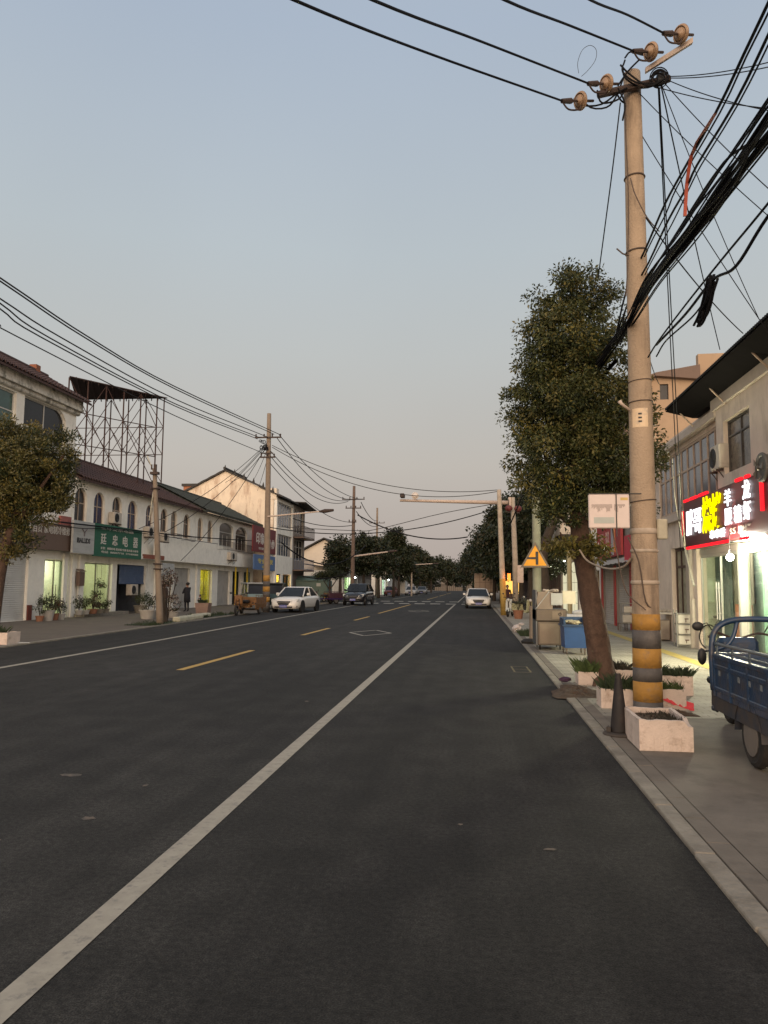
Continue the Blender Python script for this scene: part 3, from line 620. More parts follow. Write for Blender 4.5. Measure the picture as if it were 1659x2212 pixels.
# ---------------------------------------------------------------- rusty billboard frame on the roof
Ax = onX(355, 862, -19.5); ZB = Ax.z; Lf = onZ(165, 865, ZB); Nr = onZ(150, 815, ZB)
t = thing('billboard_frame', 'rusty scaffold of a billboard standing on the arcade roof', 'billboard frame', (Ax.x, Ax.y, 8.0))
g = G(); n = 14
top = [Ax+Vector((.2, 0, .03)), Vector((Lf.x, Lf.y, ZB+.03)), Vector((Nr.x, Nr.y, ZB+.03))]
g.slab(top, (0, 0, .06))
for i in range(1, n):
    f = i/n; a = Ax.lerp(Lf, f); b = Ax.lerp(Nr, f); d = (b-a).normalized(); g.tube([a-d*.2-Vector((0, 0, .04)), b+d*(.5 if i % 2 else .1)-Vector((0, 0, .04))], .035, 5)
part('deck', g, M_rustdeck, t, world=True)
def lat(name, P, Q, n, zb, r=.038):
    zs = [zb, zb+(ZB-zb)*.33, zb+(ZB-zb)*.66, ZB]
    for i in range(n+1):
        a = P.lerp(Q, i/n); g = G(); g.tube([(a.x, a.y, zb-.1), (a.x, a.y, ZB)], r, 6); part('post', g, M_rust, t, world=True)
    g = G()
    for z in zs[1:3]: g.tube([(P.x, P.y, z), (Q.x, Q.y, z)], r*.7, 5)
    part('rail', g, M_rust, t, world=True)
    g = G()
    for i in range(n):
        for k in range(3):
            a, b = P.lerp(Q, i/n), P.lerp(Q, (i+1)/n)
            if (i+k) % 2: a, b = b, a
            g.tube([(a.x, a.y, zs[k]), (b.x, b.y, zs[k+1])], r*.6, 5)
            if k == 1: g.tube([(b.x, b.y, zs[k]), (a.x, a.y, zs[k+1])], r*.6, 5)
    part('brace', g, M_rust, t, world=True)
lat('a', Ax, Lf, 5, 7.9); lat('b', Ax+(Nr-Ax)*.08, Nr, 5, 7.6, .042)

# ---------------------------------------------------------------- left: gabled three-storey house with peeling side wall
GY = 62.3
def gy(x, y, v=GY): p = onY(x, y, v); return p.x, p.z
FX3 = gy(597, 1150)[0]; pk = gy(487, 1018); lf = gy(400, 1064); rt = gy(592, 1066)
t = thing('gable_building', 'three-storey house with an orange-lit peeling gable wall and glazed front', 'building', (FX3, GY, 0), 0)
LG = onX(633, 1150, FX3).y-GY
W_ = FX3-lf[0]
g = G(); P = [(lf[0], -.06), (FX3-.3, -.06), (FX3-.3, rt[1]), pk, (lf[0], lf[1])]
g.slab([(a, GY, b) for a, b in P], (0, .3, 0)); part('side_wall', g, M_wallold, t, world=True)
g = G(); g.slab([(a, GY+LG-.3, b) for a, b in P], (0, .3, 0)); g.box((lf[0], GY+.3, -.06), (lf[0]+.3, GY+LG-.3, lf[1])); part('wall', g, M_wall, t, world=True)
for a, b, zz in ((pk, lf, 0), (pk, rt, 0)):
    g = G(); n = 10
    for i in range(n):
        p = Vector((a[0], GY-.25, a[1]+.02)).lerp(Vector((b[0], GY-.25, b[1]+.02)), i/n); q2 = Vector((a[0], GY-.25, a[1]+.02)).lerp(Vector((b[0], GY-.25, b[1]+.02)), (i+1)/n)
        g.slab([p, q2, q2+Vector((0, LG+.5, 0)), p+Vector((0, LG+.5, 0))], (0, 0, .14+.02*(i % 2)))
    part('roof', g, M_dtile, t, world=True)
g = G(); g.tube([(pk[0], GY-.3, pk[1]+.25), (pk[0], GY+LG, pk[1]+.25)], .12, 8)
for f in (0, .2, .4, .6, .8, 1.0): x = pk[0]+(rt[0]-pk[0])*f*.98; z = pk[1]+(rt[1]-pk[1])*f*.98; g.slab([(x-.12, GY-.2, z+.1), (x+.12, GY-.2, z+.1), (x+.03, GY-.2, z+.55)], (0, .1, 0))
part('ridge_ornament', g, M_dtile, t, world=True)
g = G(); g.box((FX3-.75, GY-.05, rt[1]-.5), (FX3-.05, GY+.7, rt[1]+.45)); part('parapet_pier', g, M_wallclean, t, world=True)
# glazed front (faces the road)
f = thing('x', None, None, (FX3, GY, 0), PI/2); f.name = 'street_front'; f.parent = t; f.location = (0, 0, 0)
z3 = onX(633, 1090, FX3).z
h1 = [rect(.4, 3.1, LG-.35, 5.0), rect(.4, 5.6, LG-.35, 7.6), rect(.4, .05, 2.6, 2.5), rect(3.0, .05, LG-.4, 2.5)]
h1 = [rect(.4, 4.1, LG-.35, 6.0), rect(.4, 6.7, LG-.35, z3-.3), rect(.4, .05, LG*.3, 2.5), rect(LG*.42, .05, LG-.4, 2.5)]
g = G(); g.holed(rect(0, -.06, LG, z3), h1, 0, .25); part('wall', g, M_wall, f)
for P in h1[:2]:
    window(f, P, us=(.16, .33, .5, .66, .83), zs=(.55,), m=M_gpane)
g = G(); g.slab([(-.2, -.5, z3+.004), (LG+.3, -.5, z3+.004), (LG+.3, 1.6, z3+.9), (-.2, 1.6, z3+.9)], (0, 0, .12)); part('roof', g, M_dtile, f)
M_gold = mat('gold_interior', (.55, .30, .08), .5, .3, 4)
room(f, h1[2][0][0], h1[2][1][0], 2.0, wm=mat('yellow_inner2', (.85, .6, .1), .7, .1, 3), power=160, col=(1, .80, .2)); room(f, h1[3][0][0], h1[3][1][0], 2.0, wm=M_gold, power=120, col=(1, .78, .4))
doorpair(f, h1[3][0][0]+.02, h1[3][1][0]-.02, .05, 2.45, fm=mat('gold_frame', (.40, .22, .07), .4, .2, 5))
g = G(); g.holed(rect(h1[2][0][0], .05, h1[2][1][0], 2.5), [rect(h1[2][0][0]+.12, .9, h1[2][1][0]-.12, 1.65), rect(h1[2][0][0]+.12, 1.8, h1[2][1][0]-.12, 2.4)], .1, .16); part('window', g, mat('dark_frame', (.03, .02, .015), .5, .2, 4), f)
g = G(); g.box((LG*.44, .14, .2), (LG*.44+.12, .15, 1.3)); g.box((LG*.8, .14, .2), (LG*.8+.12, .15, 1.3)); part('red_lamp', g, emit('red_lamp', (1, .03, .02), 3.5), f)
for ch in [k for k in bpy.data.objects if k.parent == f]: ch.parent = t; ch.rotation_euler = (0, 0, PI/2); ch.location = Matrix.Rotation(PI/2, 3, 'Z') @ ch.location
bpy.data.objects.remove(f)
# two signs on the low front before it
RX = -17.05
a, b = onX(547, 1160, RX).y, onX(596, 1165, RX).y
signboard('shop_sign', 'maroon vertical shop board with swirling white characters behind the striped pole', a, b, 4.15, 6.2, mat('sign_maroon', (.14, .012, .016), .6, .15, 4), [('印象', (b-a)*.36, .95, (b-a)*.30, 5.25, M_lw, .018), ('小炒', (b-a)*.28, .80, (b-a)*.80, 4.95, M_lw, .018), ('农家菜馆', (b-a)*.45, .2, (b-a)*.45, 4.45, M_lw, .01)], X=RX)
a, b = onX(549, 1215, RX).y, onX(596, 1215, RX).y
signboard('shop_sign', 'pale blue shop board below the maroon board', a, b, 2.75, 3.95, mat('sign_blue', (.085, .16, .33), .6, .12, 4), [('专业理发', (b-a)*.7, .42, (b-a)*.5, 3.45, M_ly, .02), ('烫染', (b-a)*.35, .2, (b-a)*.5, 3.0, M_ly, .01)], X=RX)
t2 = thing('lean_to_shop', 'low flat-roofed shop joining the arcade house to the gabled house', 'building', (-17.2, A1+.02, 0), PI/2)
LL = GY-A1-.04
g = G(); g.box((0, 0, 2.6), (LL, .2, 6.0)); g.box((0, .2, 5.8), (LL, 4, 6.0)); g.box((0, 0, -.05), (.25, .3, 2.6)); g.box((LL-.3, 0, -.05), (LL, .3, 2.6)); part('wall', g, M_wall, t2)
g = G(); g.box((.25, .5, -.05), (LL-.3, .6, 2.6)); part('bay_interior', g, MATS['teal_dark'], t2)
# slimmer balcony house past it
BY0, BY1 = GY+LG+.05, onX(657, 1200, FX3).y
t = thing('balcony_building', 'narrow three-storey house with iron balconies and a metal shutter', 'building', (FX3, BY0, 0), PI/2)
LB = BY1-BY0; zb = onX(640, 1085, FX3).z-.3
g = G(); g.holed(rect(0, -.06, LB, zb), [rect(.25, .03, LB-.25, 2.7), rect(.6, 3.9, LB-.6, 5.9), rect(.6, 6.5, LB-.6, zb-.4)], 0, .25); g.box((LB-.25, .25, -.06), (LB, 8, zb)); part('wall', g, mat('greyish_render', (.26, .23, .20), .85, .12, 3, dirt=(.14, .12, .10), dscale=2, damt=.5), t)
shutter(t, .25, .03, LB-.25, 2.7, .1, mat('brown_shutter', (.17, .12, .11), .6, .1, 3), pitch=.25)
window(t, rect(.6, 3.9, LB-.6, 5.9), us=(.33, .66), m=M_pane); window(t, rect(.6, 6.5, LB-.6, zb-.4), us=(.33, .66), m=M_pane)
g = G(); g.slab([(-.1, -1.2, zb+.1), (LB+.3, -1.2, zb-.25), (LB+.3, 2, zb-.1), (-.1, 2, zb+.25)], (0, 0, .1)); part('roof', g, M_dtile, t)
for z, mm in ((5.75+.35, M_iron), (3.0, M_bshut)):
    g = G(); g.box((.1, -1.0, z-.12), (LB+.2, -.003, z)); part('balcony_floor', g, M_brown, t)
    g = G(); n = 18
    for k in (0.05, 1.0): g.tube([(.12, -.02, z+k), (.12, -.98, z+k), (LB+.18, -.98, z+k), (LB+.18, -.02, z+k)], .03, 6)
    for i in range(n+1): x = .12+(LB+.06)*i/n; g.tube([(x, -.98, z+.05), (x, -.98, z+1.0)], .018, 5)
    for i in range(1, 6): g.tube([(.12, -.98*i/6, z+.05), (.12, -.98*i/6, z+1.0)], .018, 5)
    part('balustrade', g, mm if mm is M_iron else mat('balustrade_blue', (.10, .13, .20), .6, .3, 8), t)

# ---------------------------------------------------------------- left far: pale gabled house across the side road
Y2 = 92.0; p2 = onY(701, 1164, Y2); l2 = onY(640, 1196, Y2); r2 = onY(748, 1192, Y2); wl = onY(655, 1200, Y2).x; wr = onY(742, 1200, Y2).x
t = thing('far_gable_house', 'pale gabled house with grey tiled roof beyond the side road', 'building', (p2.x, Y2, 0))
g = G(); zl = p2.z-(p2.x-wl)*(p2.z-l2.z)/(p2.x-l2.x)-.12; zr = p2.z-(wr-p2.x)*(p2.z-r2.z)/(r2.x-p2.x)-.12
g.slab([(wl, Y2, -.06), (wr, Y2, -.06), (wr, Y2, zr), (p2.x, Y2, p2.z-.12), (wl, Y2, zl)], (0, 14, 0)); part('wall', g, M_wallclean, t, world=True)
for e in (l2, r2):
    g = G(); n = 6
    for i in range(n):
        a = Vector((p2.x, Y2-.5, p2.z)).lerp(Vector((e.x, Y2-.5, e.z)), i/n); b = Vector((p2.x, Y2-.5, p2.z)).lerp(Vector((e.x, Y2-.5, e.z)), (i+1)/n); g.slab([a, b, b+Vector((0, 15, 0)), a+Vector((0, 15, 0))], (0, 0, .16+.02*(i % 2)))
    part('roof', g, M_dtile, t, world=True)
g = G(); g.box((wl-.9, Y2+1, zl-.6), (wl, Y2+3, zl-.3)); part('eave_end', g, M_dtile, t, world=True)
def backhouse(name, label, x, Y, w, d, h, m, roofm=M_dtile, group=None, z=0, wins=True, flat=False):
    t = thing(name, label, 'building', (x, Y, 0), 0, group); g = G(); rr = 0 if flat else .28*d/2
    g.box((0, 0, -.06), (w, d, h)); 
    if not flat: g.slab([(0, 0, h), (0, d, h), (0, d/2, h+rr)], (w, 0, 0))
    part('wall', g, m, t)
    g = G()
    if flat: g.box((-.15, -.15, h+.003), (w+.15, d+.15, h+.25))
    else:
        for s in (0, 1): g.slab([(-.3, -.4 if s == 0 else d+.4, h-.05), (w+.3, -.4 if s == 0 else d+.4, h-.05), (w+.3, d/2, h+rr+.08), (-.3, d/2, h+rr+.08)], (0, 0, .12))
    part('roof', g, roofm, t)
    if wins:
        n = max(1, int(w/3))
        for i in range(n):
            for k in range(max(1, int(h/3))):
                cx = w*(i+.5)/n; window(t, rect(cx-.6, 1.0+3*k, cx+.6, 2.3+3*k), d=-.05, us=(.5,))
    return t
backhouse('chimney_house', 'orange-lit brick parapet top showing over the arcade roof', onY(396, 1062, 70).x, 70, 1.6, 2, onY(396, 1044, 70).z-.3, mat('orange_brick', (.36, .15, .08), .9, .3, 10), wins=False, flat=True)
for i, (x, Y, w, d, h, m, lab) in enumerate(((-34, 100, 11, 8, 5.2, M_wallclean, 'low tan house far behind the pale gabled house'), (-24, 128, 9, 8, 4.2, M_wall, 'white low house far down the left side behind trees'), (-22, 150, 8, 8, 5, M_wall, 'white house furthest down the left side'))):
    backhouse('distant_house', lab, x, Y, w, d, h, m, group='houses far down the road')
# roadside shops under the far trees, left
def farshop(label, X, y0, y1, h, m, lit=None, power=120):
    t = thing('roadside_shop', label, 'shop', (X, y0, 0), PI/2, 'low shops far down the left side'); L = y1-y0
    g = G(); g.holed(rect(0, -.06, L, h), [rect(L*.08, .03, L*.45, 2.5), rect(L*.55, .03, L*.93, 2.5)], 0, .2); g.box((0, .2, -.06), (.2, 5, h)); g.box((L-.2, .2, -.06), (L, 5, h)); g.box((.2, 4.8, -.06), (L-.2, 5, h)); g.box((.2, .2, h-.2), (L-.2, 4.8, h)); part('wall', g, m, t)
    g = G(); g.slab([(-.3, -1.0, h-.1), (L+.3, -1.0, h-.1), (L+.3, 5, h+.7), (-.3, 5, h+.7)], (0, 0, .12)); part('roof', g, M_dtile, t)
    if lit:
        room(t, L*.08, L*.45, 2.5, wm=mat('lit_green_wall', (.70, .85, .62), .8, .05, 3), power=power, col=lit); shutter(t, L*.55, .03, L*.93, 2.5, .08, M_gshut)
        g = G(); g.ball((L*.5, -.5, 2.55), .10); part('bulb', g, emit('bulb_white', (.9, 1, .95), 25), t)
    else: shutter(t, L*.08, .03, L*.45, 2.5, .08, M_gshut); shutter(t, L*.55, .03, L*.93, 2.5, .08, M_gshut)
farshop('low shop with a bright green-white lit doorway behind the black car', -15.3, 86, 97, 3.3, M_wall, (.85, 1, .75), 260)
farshop('dim grey shuttered shop past the lit doorway', -15.3, 98, 110, 3.3, mat('grey_render', (.25, .23, .21), .85, .1, 3))
farshop('small shop with one cold white lamp far along the left kerb', -15.3, 122, 134, 3.3, M_wall, (.8, .9, 1), 160)
farshop('last dim shop on the left before the bend', -15.3, 140, 152, 3.3, mat('grey_render', (.25, .23, .21), .85, .1, 3))
# the pale gateway closing the view
t = thing('gateway', 'pale gateway and low fence where the road ends', 'gateway', (-4, 245, 0))
g = G(); g.box((-9, 0, 0), (0, .5, 1.2)); g.box((-7, .2, 1.2), (-2.5, .6, 4.0)); g.slab([(-7.5, 0, 4.0), (-2, 0, 4.0), (-4.7, 0, 6)], (0, .8, 0)); g.box((1.2, .2, 0), (3.2, 1, 4.5)); part('wall', g, mat('gateway_render', (.20, .17, .14), .85, .15, 2), t)
g = G()
g.box((-16, -.15, 1.9), (3, -.1, 2.0))
for i in range(30): g.box((-16+.62*i, -.15, .0), (-15.9+.62*i, -.1, 2.1))
part('railing', g, M_dark, t)

# ================================================================ RIGHT SIDE BUILDINGS (facade x = 5.8, local x runs toward the camera)
BX = 5.8
def uR(px, py, Y0, X=BX): return Y0-onX(px, py, X).y
# near block with the rectangular window and far block with the glazed strip: one building
S0, S1 = 24.6, 8.0
t = thing('grill_shop_building', 'tan two-storey house with strip windows and dark corrugated eave above the lit grill shop', 'building', (BX, S0, 0), -PI/2)
shopB = t; L = S0-S1
uw = S0-17.95
P_strip = rect(.5, 3.75, uw-.1, 5.5); P_win = rect(S0-17.45, 4.17, S0-15.83, 5.38); P_win2 = rect(S0-12.8, 4.17, S0-10.8, 5.38)
P_d1 = rect(S0-22.9, .03, S0-21.15, 2.75); P_g = rect(S0-20.4, .03, S0-14.0, 2.62); P_g2 = rect(S0-13.2, .03, S0-9.5, 2.62)
M_tanw = mat('tan_wall', (.66, .56, .47), .85, .09, 2.2, bump=.2, dirt=(.25, .18, .14), dscale=1.5, damt=.5, dstretch=(1, 1, .4))
M_tilew = mat('beige_wall_tiles', (.36, .32, .27), .4, .1, 8, dirt=(.24, .2, .16), dscale=3, damt=.4)
g = G(); g.holed([(0, -.06), (L, -.06), (L, 6.0), (0, 6.0)], [P_strip, P_win, P_win2, P_d1, P_g, P_g2], 0, .25)
g.box((0, .25, -.06), (.25, 8, 6)); g.box((L-.25, .25, -.06), (L, 8, 6)); g.box((.25, 7.7, -.06), (L-.25, 8, 6)); g.box((.25, .25, 3.0), (L-.25, 7.7, 3.2)); part('wall', g, M_tanw, t)
g = G(); g.holed([(uw, 3.9), (L, 3.9), (L, 5.98), (uw, 5.98)], [P_win, P_win2], -.16, -.003); part('upper_front', g, M_tanw, t)
g = G(); g.box((0, -.2, 5.62), (uw-.005, -.003, 5.80)); g.box((0, -.12, 3.50), (L, -.003, 3.70)); g.box((uw-.1, -.24, 5.75), (L+.1, -.165, 6.0)); part('string_course', g, mat('pale_course', (.50, .43, .37), .85, .1, 4), t)
n = 10; w = window(t, P_strip, d=.02, us=[i/n for i in range(1, n)], zs=(.62,), m=M_gpane, fm=M_framepk, fw=.07)
window(t, P_win, d=-.06, us=(.5,), zs=(.7,), m=mat('curtain_dark', (.10, .085, .07), .25, .5, 6), fm=mat('dark_frame_grey', (.06, .055, .05), .5, .2, 5), fw=.05, sill=True)
window(t, P_win2, d=-.06, us=(.5,), zs=(.7,), m=M_pane, fm=MATS['dark_frame_grey'], fw=.05)
# corrugated eave sheet on steel struts
ce0, ce1 = 19.75, 8.0; a0, a1 = S0-ce0, S0-ce1
g = G(); n = int((a1-a0)/.09); prof = [(a0+(a1-a0)*i/(2*n), .03 if i % 2 else 0) for i in range(2*n+1)]; vs = []
for x, b in prof: vs += [(x, -.85, 6.24+b), (x, .6, 6.75+b), (x, -.85, 6.20+b), (x, .6, 6.71+b)]
k = len(prof); g.add(vs, [(4*i, 4*i+4, 4*i+5, 4*i+1) for i in range(k-1)]+[(4*i+2, 4*i+3, 4*i+7, 4*i+6) for i in range(k-1)]+[(4*i, 4*i+2, 4*i+6, 4*i+4) for i in range(k-1)])
g.add([(a0, -.85, 6.20), (a0, .6, 6.71), (a0, .6, 6.78), (a0, -.85, 6.27)], [(0, 1, 2, 3)])
part('eave', g, mat('corrugated_dark', (.016, .015, .015), .7, .25, 3, dirt=(.03, .024, .02), dscale=3, damt=.4, spec=.1), t, fix=False)
for x in (a0+.15, a0+2.6, a0+5.2): g = G(); g.tube([(x, -.52, 6.10), (x, -.18, 5.72)], .02, 6); part('eave_strut', g, M_framepk, t)
g = G(); g.box((a0-.05, -.16, 6.0), (a1, .25, 6.5)); part('parapet', g, MATS['corrugated_dark'], t)  # parapet coloured near-black to paint in the shade below the eave
g = G(); g.slab([(a0, -.84, 6.17), (a1, -.84, 6.17), (a1, -.165, 5.99), (a0, -.165, 5.99)], (0, .0, .012)); part('soffit', g, mat('shaded_soffit', (.010, .009, .009), .95, .2, 4, spec=.05), t)  # added sheet, its near-black colour stands in for shade under the eave
# entrance with dark doors
window(t, P_d1, d=.12, us=(.33, .66), zs=(.80,), m=mat('dim_curtain', (.28, .26, .18), .5, .4, 8), fm=mat('brown_wood', (.06, .03, .02), .5, .2, 6), fw=.09)
g = G(); u1 = S0-21.05; g.box((u1, -.10, .02), (u1+.30, -.003, 2.9)); part('pilaster', g, M_tilew, t)
# glazed shop front
us = [P_g[0][0]+(P_g[1][0]-P_g[0][0])*f for f in (0, .485, .505, 1)]
M_alu = mat('bright_frame', (.42, .42, .39), .35, .06, 5, metal=.3)
M_clear = glass('clear_glass', (.93, .97, .93), .10, .03)
def leafdoor(a, b):
    g = G(); g.holed(rect(a, .03, b, 2.45), [rect(a+.05, .12, (a+b)/2-.015, 2.38), rect((a+b)/2+.015, .12, b-.05, 2.38)], .10, .15); w = part('glass_door', g, M_alu, t)
    g = G(); g.box((a+.04, .121, .1), (b-.04, .127, 2.4)); part('pane', g, M_clear, w)
    g = G()
    for x in ((a+b)/2-.09, (a+b)/2+.09):
        g.tube([(x, .03, .85), (x, .03, 1.75)], .017, 8)
        for z in (1.0, 1.6): g.tube([(x-.05, .03, z), (x+.05, .03, z)], .012, 6); g.tube([(x, .03, z), (x, .11, z)], .010, 6)
    part('handle', g, M_alu, w)
leafdoor(us[0]+.01, us[1]); leafdoor(us[2], us[3]-.01)
g = G(); g.box((us[1]+.004, -.02, .03), (us[2]-.004, .2, 2.6)); g.box((us[0]+.01, .08, 2.455), (us[3]-.01, .2, 2.6)); part('door_frame', g, M_alu, t)
g = G(); g.box((us[0]-.2, 3.4, 0), (us[3]+.2, 3.5, 2.9)); g.box((us[0]-.3, .26, 0), (us[0]-.2, 3.4, 2.9)); g.box((us[3]+.2, .26, 0), (us[3]+.3, 3.4, 2.9)); g.box((us[0]-.3, .26, 2.9), (us[3]+.3, 3.5, 2.98)); part('shop_interior', g, mat('grill_shop_wall', (.45, .45, .36), .7, .3, 2), t)
g = G(); g.box((us[0]-.2, .26, -.02), (us[3]+.2, 3.4, .03)); part('shop_floor', g, mat('grill_floor', (.30, .26, .20), .35, .15, 4), t)
cs = [('curtain_grey', (.16, .19, .18)), ('curtain_mint', (.33, .50, .42)), ('curtain_amber', (.62, .46, .16)), ('curtain_salmon', (.62, .26, .17))]
cm = [mat(a, b, .6, .18, 5, dirt=tuple(x*.6 for x in b), dscale=3, damt=.5, dstretch=(6, 6, .3)) for a, b in cs]
def curtain(a, b, z0, z1, m, y=.45):
    g = G(); n = int((b-a)/.05); vs = []
    for i in range(n+1): x = a+(b-a)*i/n; d = y+.03*math.sin(i*1.9); vs += [(x, d, z0), (x, d, z1)]
    g.add(vs, [(2*i, 2*i+2, 2*i+3, 2*i+1) for i in range(n)]); part('curtain', g, m, t, smooth=True, fix=False)
wd = us[1]-us[0]
curtain(us[0]+.05, us[0]+wd*.45, .2, 2.4, cm[0]); curtain(us[0]+wd*.47, us[1]-.3, 1.25, 2.4, mat('curtain_taupe', (.30, .26, .22), .6, .15, 5)); curtain(us[0]+wd*.47, us[1]-.5, .2, 1.22, cm[3]); curtain(us[1]-.6, us[1], .2, 2.4, cm[0], .5)
curtain(us[2]+.02, us[2]+.75, .2, 2.4, cm[1]); curtain(us[2]+.78, us[2]+1.3, 1.1, 2.4, cm[2]); curtain(us[2]+.78, us[3], .2, 1.08, cm[3]); curtain(us[2]+1.32, us[3], 1.1, 2.4, cm[2])
# roller-shutter box over the right doors
g = G(); vs = []
for i in range(13): z = 2.64+.055*i; vs += [(us[2]-.1, -.12-(.012 if i % 2 else 0), z), (us[3]+.1, -.12-(.012 if i % 2 else 0), z)]
g.add(vs, [(2*i, 2*i+1, 2*i+3, 2*i+2) for i in range(12)]); g.box((us[2]-.1, -.11, 2.62), (us[3]+.1, -.004, 3.3)); part('shutter_box', g, mat('shutter_box_pale', (.42, .42, .39), .5, .08, 4), t, fix=False)
g = G(); g.box((us[0]-.1, -.18, 2.62), (us[1]+.1, -.004, 3.3)); part('fascia', g, mat('dark_grey_fascia', (.055, .05, .048), .6, .15, 4), t)
def lampat(name, loc, power, col, size=.06, par=None):
    ld = bpy.data.lights.new(name, 'POINT'); ld.energy = power; ld.color = col; ld.shadow_soft_size = size
    o = bpy.data.objects.new(name, ld); COL.objects.link(o); o.parent = par; o.location = loc; return o
lampat('interior_light', ((us[0]+us[3])/2, .30, 2.42), 70, (1, .96, .78), .15, t)
lampat('interior_light', (us[2]+wd*.5, 1.6, 2.5), 110, (1, .93, .72), .15, t)
# hanging bulb outside, drip of the lit sign
bl = onX(1577, 1204, 5.28)
b = thing('hanging_bulb', 'glaring white bulb hanging in front of the grill shop doors', 'lamp', (bl.x, bl.y, bl.z), 0)
g = G(); g.ball((0, 0, 0), .075, 14, 10); part('bulb', g, emit('bulb_hot', (1, .97, .80), 60), b, smooth=True)
g = G(); g.cyl((0, 0, .06), (0, 0, .16), .03, .022, 10); g.tube([(0, 0, .16), (.02, .03, .6)], .008, 5); part('socket', g, M_black, b)
lampat('bulb_light', (-.16, 0, -.02), 560, (1, .95, .66), .30, b)
lt = thing('tube_lamp', 'bright white tube lamp against the shutter box of the grill shop', 'lamp', (5.62, onX(1620, 1195, 5.6).y, 2.62), -PI/2)
g = G(); g.tube([(-.35, -.06, 0), (.9, -.06, 0)], .03, 8); part('tube', g, emit('tube_white', (1, 1, .92), 30), lt)
lampat('tube_glow', (.2, -.25, .05), 90, (1, .97, .84), .1, lt)
# glowing shop sign
QX = 5.38; q0 = onX(1478, 1135, QX).y; q1 = onX(1652, 1075, QX).y; zt = 3.78; zb = 2.64; Lq = q0-q1
t = thing('lit_shop_sign', 'glowing maroon shop sign with white and yellow characters and red light strips', 'shop sign', (QX, q0, 0), -PI/2)
g = G(); g.box((0, 0, zb), (Lq+2.2, .3, zt)); part('board', g, mat('sign_dark_red', (.075, .010, .014), .4, .15, 3), t)
eW = emit('letter_glow_white', (.93, .97, 1), 2.4); eY = emit('letter_glow_yellow', (1, .84, .0), 1.6); eR = emit('strip_glow_red', (1, .02, .03), 1.5)
def ux(px): return q0-onX(px, 1100, QX).y
part('lettering', letters('胖哥', ux(1517)-ux(1484), .64, -.02, .02, .010, (ux(1517)+ux(1484))/2, 3.23), eW, t)
part('lettering', letters('烧烤', ux(1561)-ux(1519), .86, -.02, .02, .022, (ux(1561)+ux(1519))/2, 3.30), eY, t)
part('lettering', letters('串串香', ux(1568)-ux(1535), .20, -.02, .02, .008, (ux(1568)+ux(1535))/2, 2.81), eW, t)
cw = (ux(1628)-ux(1566))/3
for i, (ch, zz) in enumerate((('羊', 3.52), ('腰', 3.12))): part('lettering', letters(ch, cw*.75, .36, -.02, .02, .010, ux(1566)+cw*.5, zz), eW, t)
part('lettering', letters('精', cw*.75, .36, -.02, .02, .010, ux(1566)+cw*1.55, 3.12), eW, t)
for i, (ch, zz) in enumerate((('龙', 3.56), ('虾', 3.14))): part('lettering', letters(ch, cw*.75, .38, -.02, .02, .010, ux(1566)+cw*2.5, zz), eW, t)
part('lettering', letters('55 烧烤', cw*2.2, .16, -.02, .01, .01, ux(1600), 2.80), mat('letter_dim', (.22, .17, .16), .6, .1, 5), t)
def strips(rs, vert=False):
    for a, b in rs:
        g = G()
        if vert: g.rbox((a, -.05, b[0]), (a+.09, -.004, b[1]), .02)
        part_ = g
    g = G()
for a, b, z in ((ux(1479), ux(1488), zt), (ux(1493), ux(1507), zt), (ux(1512), ux(1530), zt), (ux(1592), ux(1606), zt), (ux(1613), ux(1622), zt)):
    g = G(); g.rbox((a, -.04, z+.0), (b, .03, z+.07), .02); part('light_strip', g, eR, t)
for a, b in ((ux(1482), ux(1508)), (ux(1510), ux(1530)), (ux(1532), ux(1554)), (ux(1558), ux(1572)), (ux(1598), ux(1614))):
    g = G(); g.rbox((a, -.04, zb-.07), (b, .03, zb-.003), .02); part('light_strip', g, eR, t)
g = G()
for i in range(16): g.box((-.10, -.03, 2.95+i*.04), (-.03, .02, 2.98+i*.04))
part('light_strip', g, eR, t)
g = G(); xx = ux(1648)
for i in range(14): g.box((xx, -.05, 3.05+i*.04), (xx+.10, -.004, 3.08+i*.04))
part('light_strip', g, eR, t)
ac = onX(1550, 985, 5.6); aircon((5.77, ac.y, 4.32), -PI/2, 'air conditioner hung on the strip windows of the grill shop house', w=.68, h=.58, dp=.24)
t = thing('exhaust_fan', 'round grey exhaust fan right of the glowing sign', 'fan', (5.6, onX(1640, 1045, 5.3).y, 3.86), -PI/2)
g = G(); g.torus((0, -.24, 0), (0, 1, 0), .25, .04, 24, 8); g.cyl((0, -.02, 0), (0, -.24, 0), .24, .26, 24); part('housing', g, mat('fan_grey', (.12, .115, .105), .6, .2, 6), t)
g = G(); g.ball((0, -.29, 0), .05, 10, 8)
for k in range(5): a = k*2*PI/5; g.slab([(.05*math.cos(a), -.32, .05*math.sin(a)), (.23*math.cos(a-.25), -.33, .23*math.sin(a-.25)), (.23*math.cos(a+.3), -.31, .23*math.sin(a+.3))], (0, .01, 0))
part('blades', g, M_steel, t)
t = thing('wall_pipe', 'white drain pipe running down between the brown doors and the glass doors', 'pipe', (5.55, onX(1490, 1290, 5.6).y, 0), 0)
g = G(); p0 = onX(1480, 1185, 5.5); p1 = onX(1499, 1265, 5.5); g.tube([p0, p1], .028, 8); part('pipe', g, M_cablew, t, world=True)
g = G(); p = onX(1497, 1285, 5.5); g.cyl((p.x, p.y, p.z-.75), (p.x, p.y, p.z-.1), .05, n=10); part('bin', g, M_tilew, t, world=True)

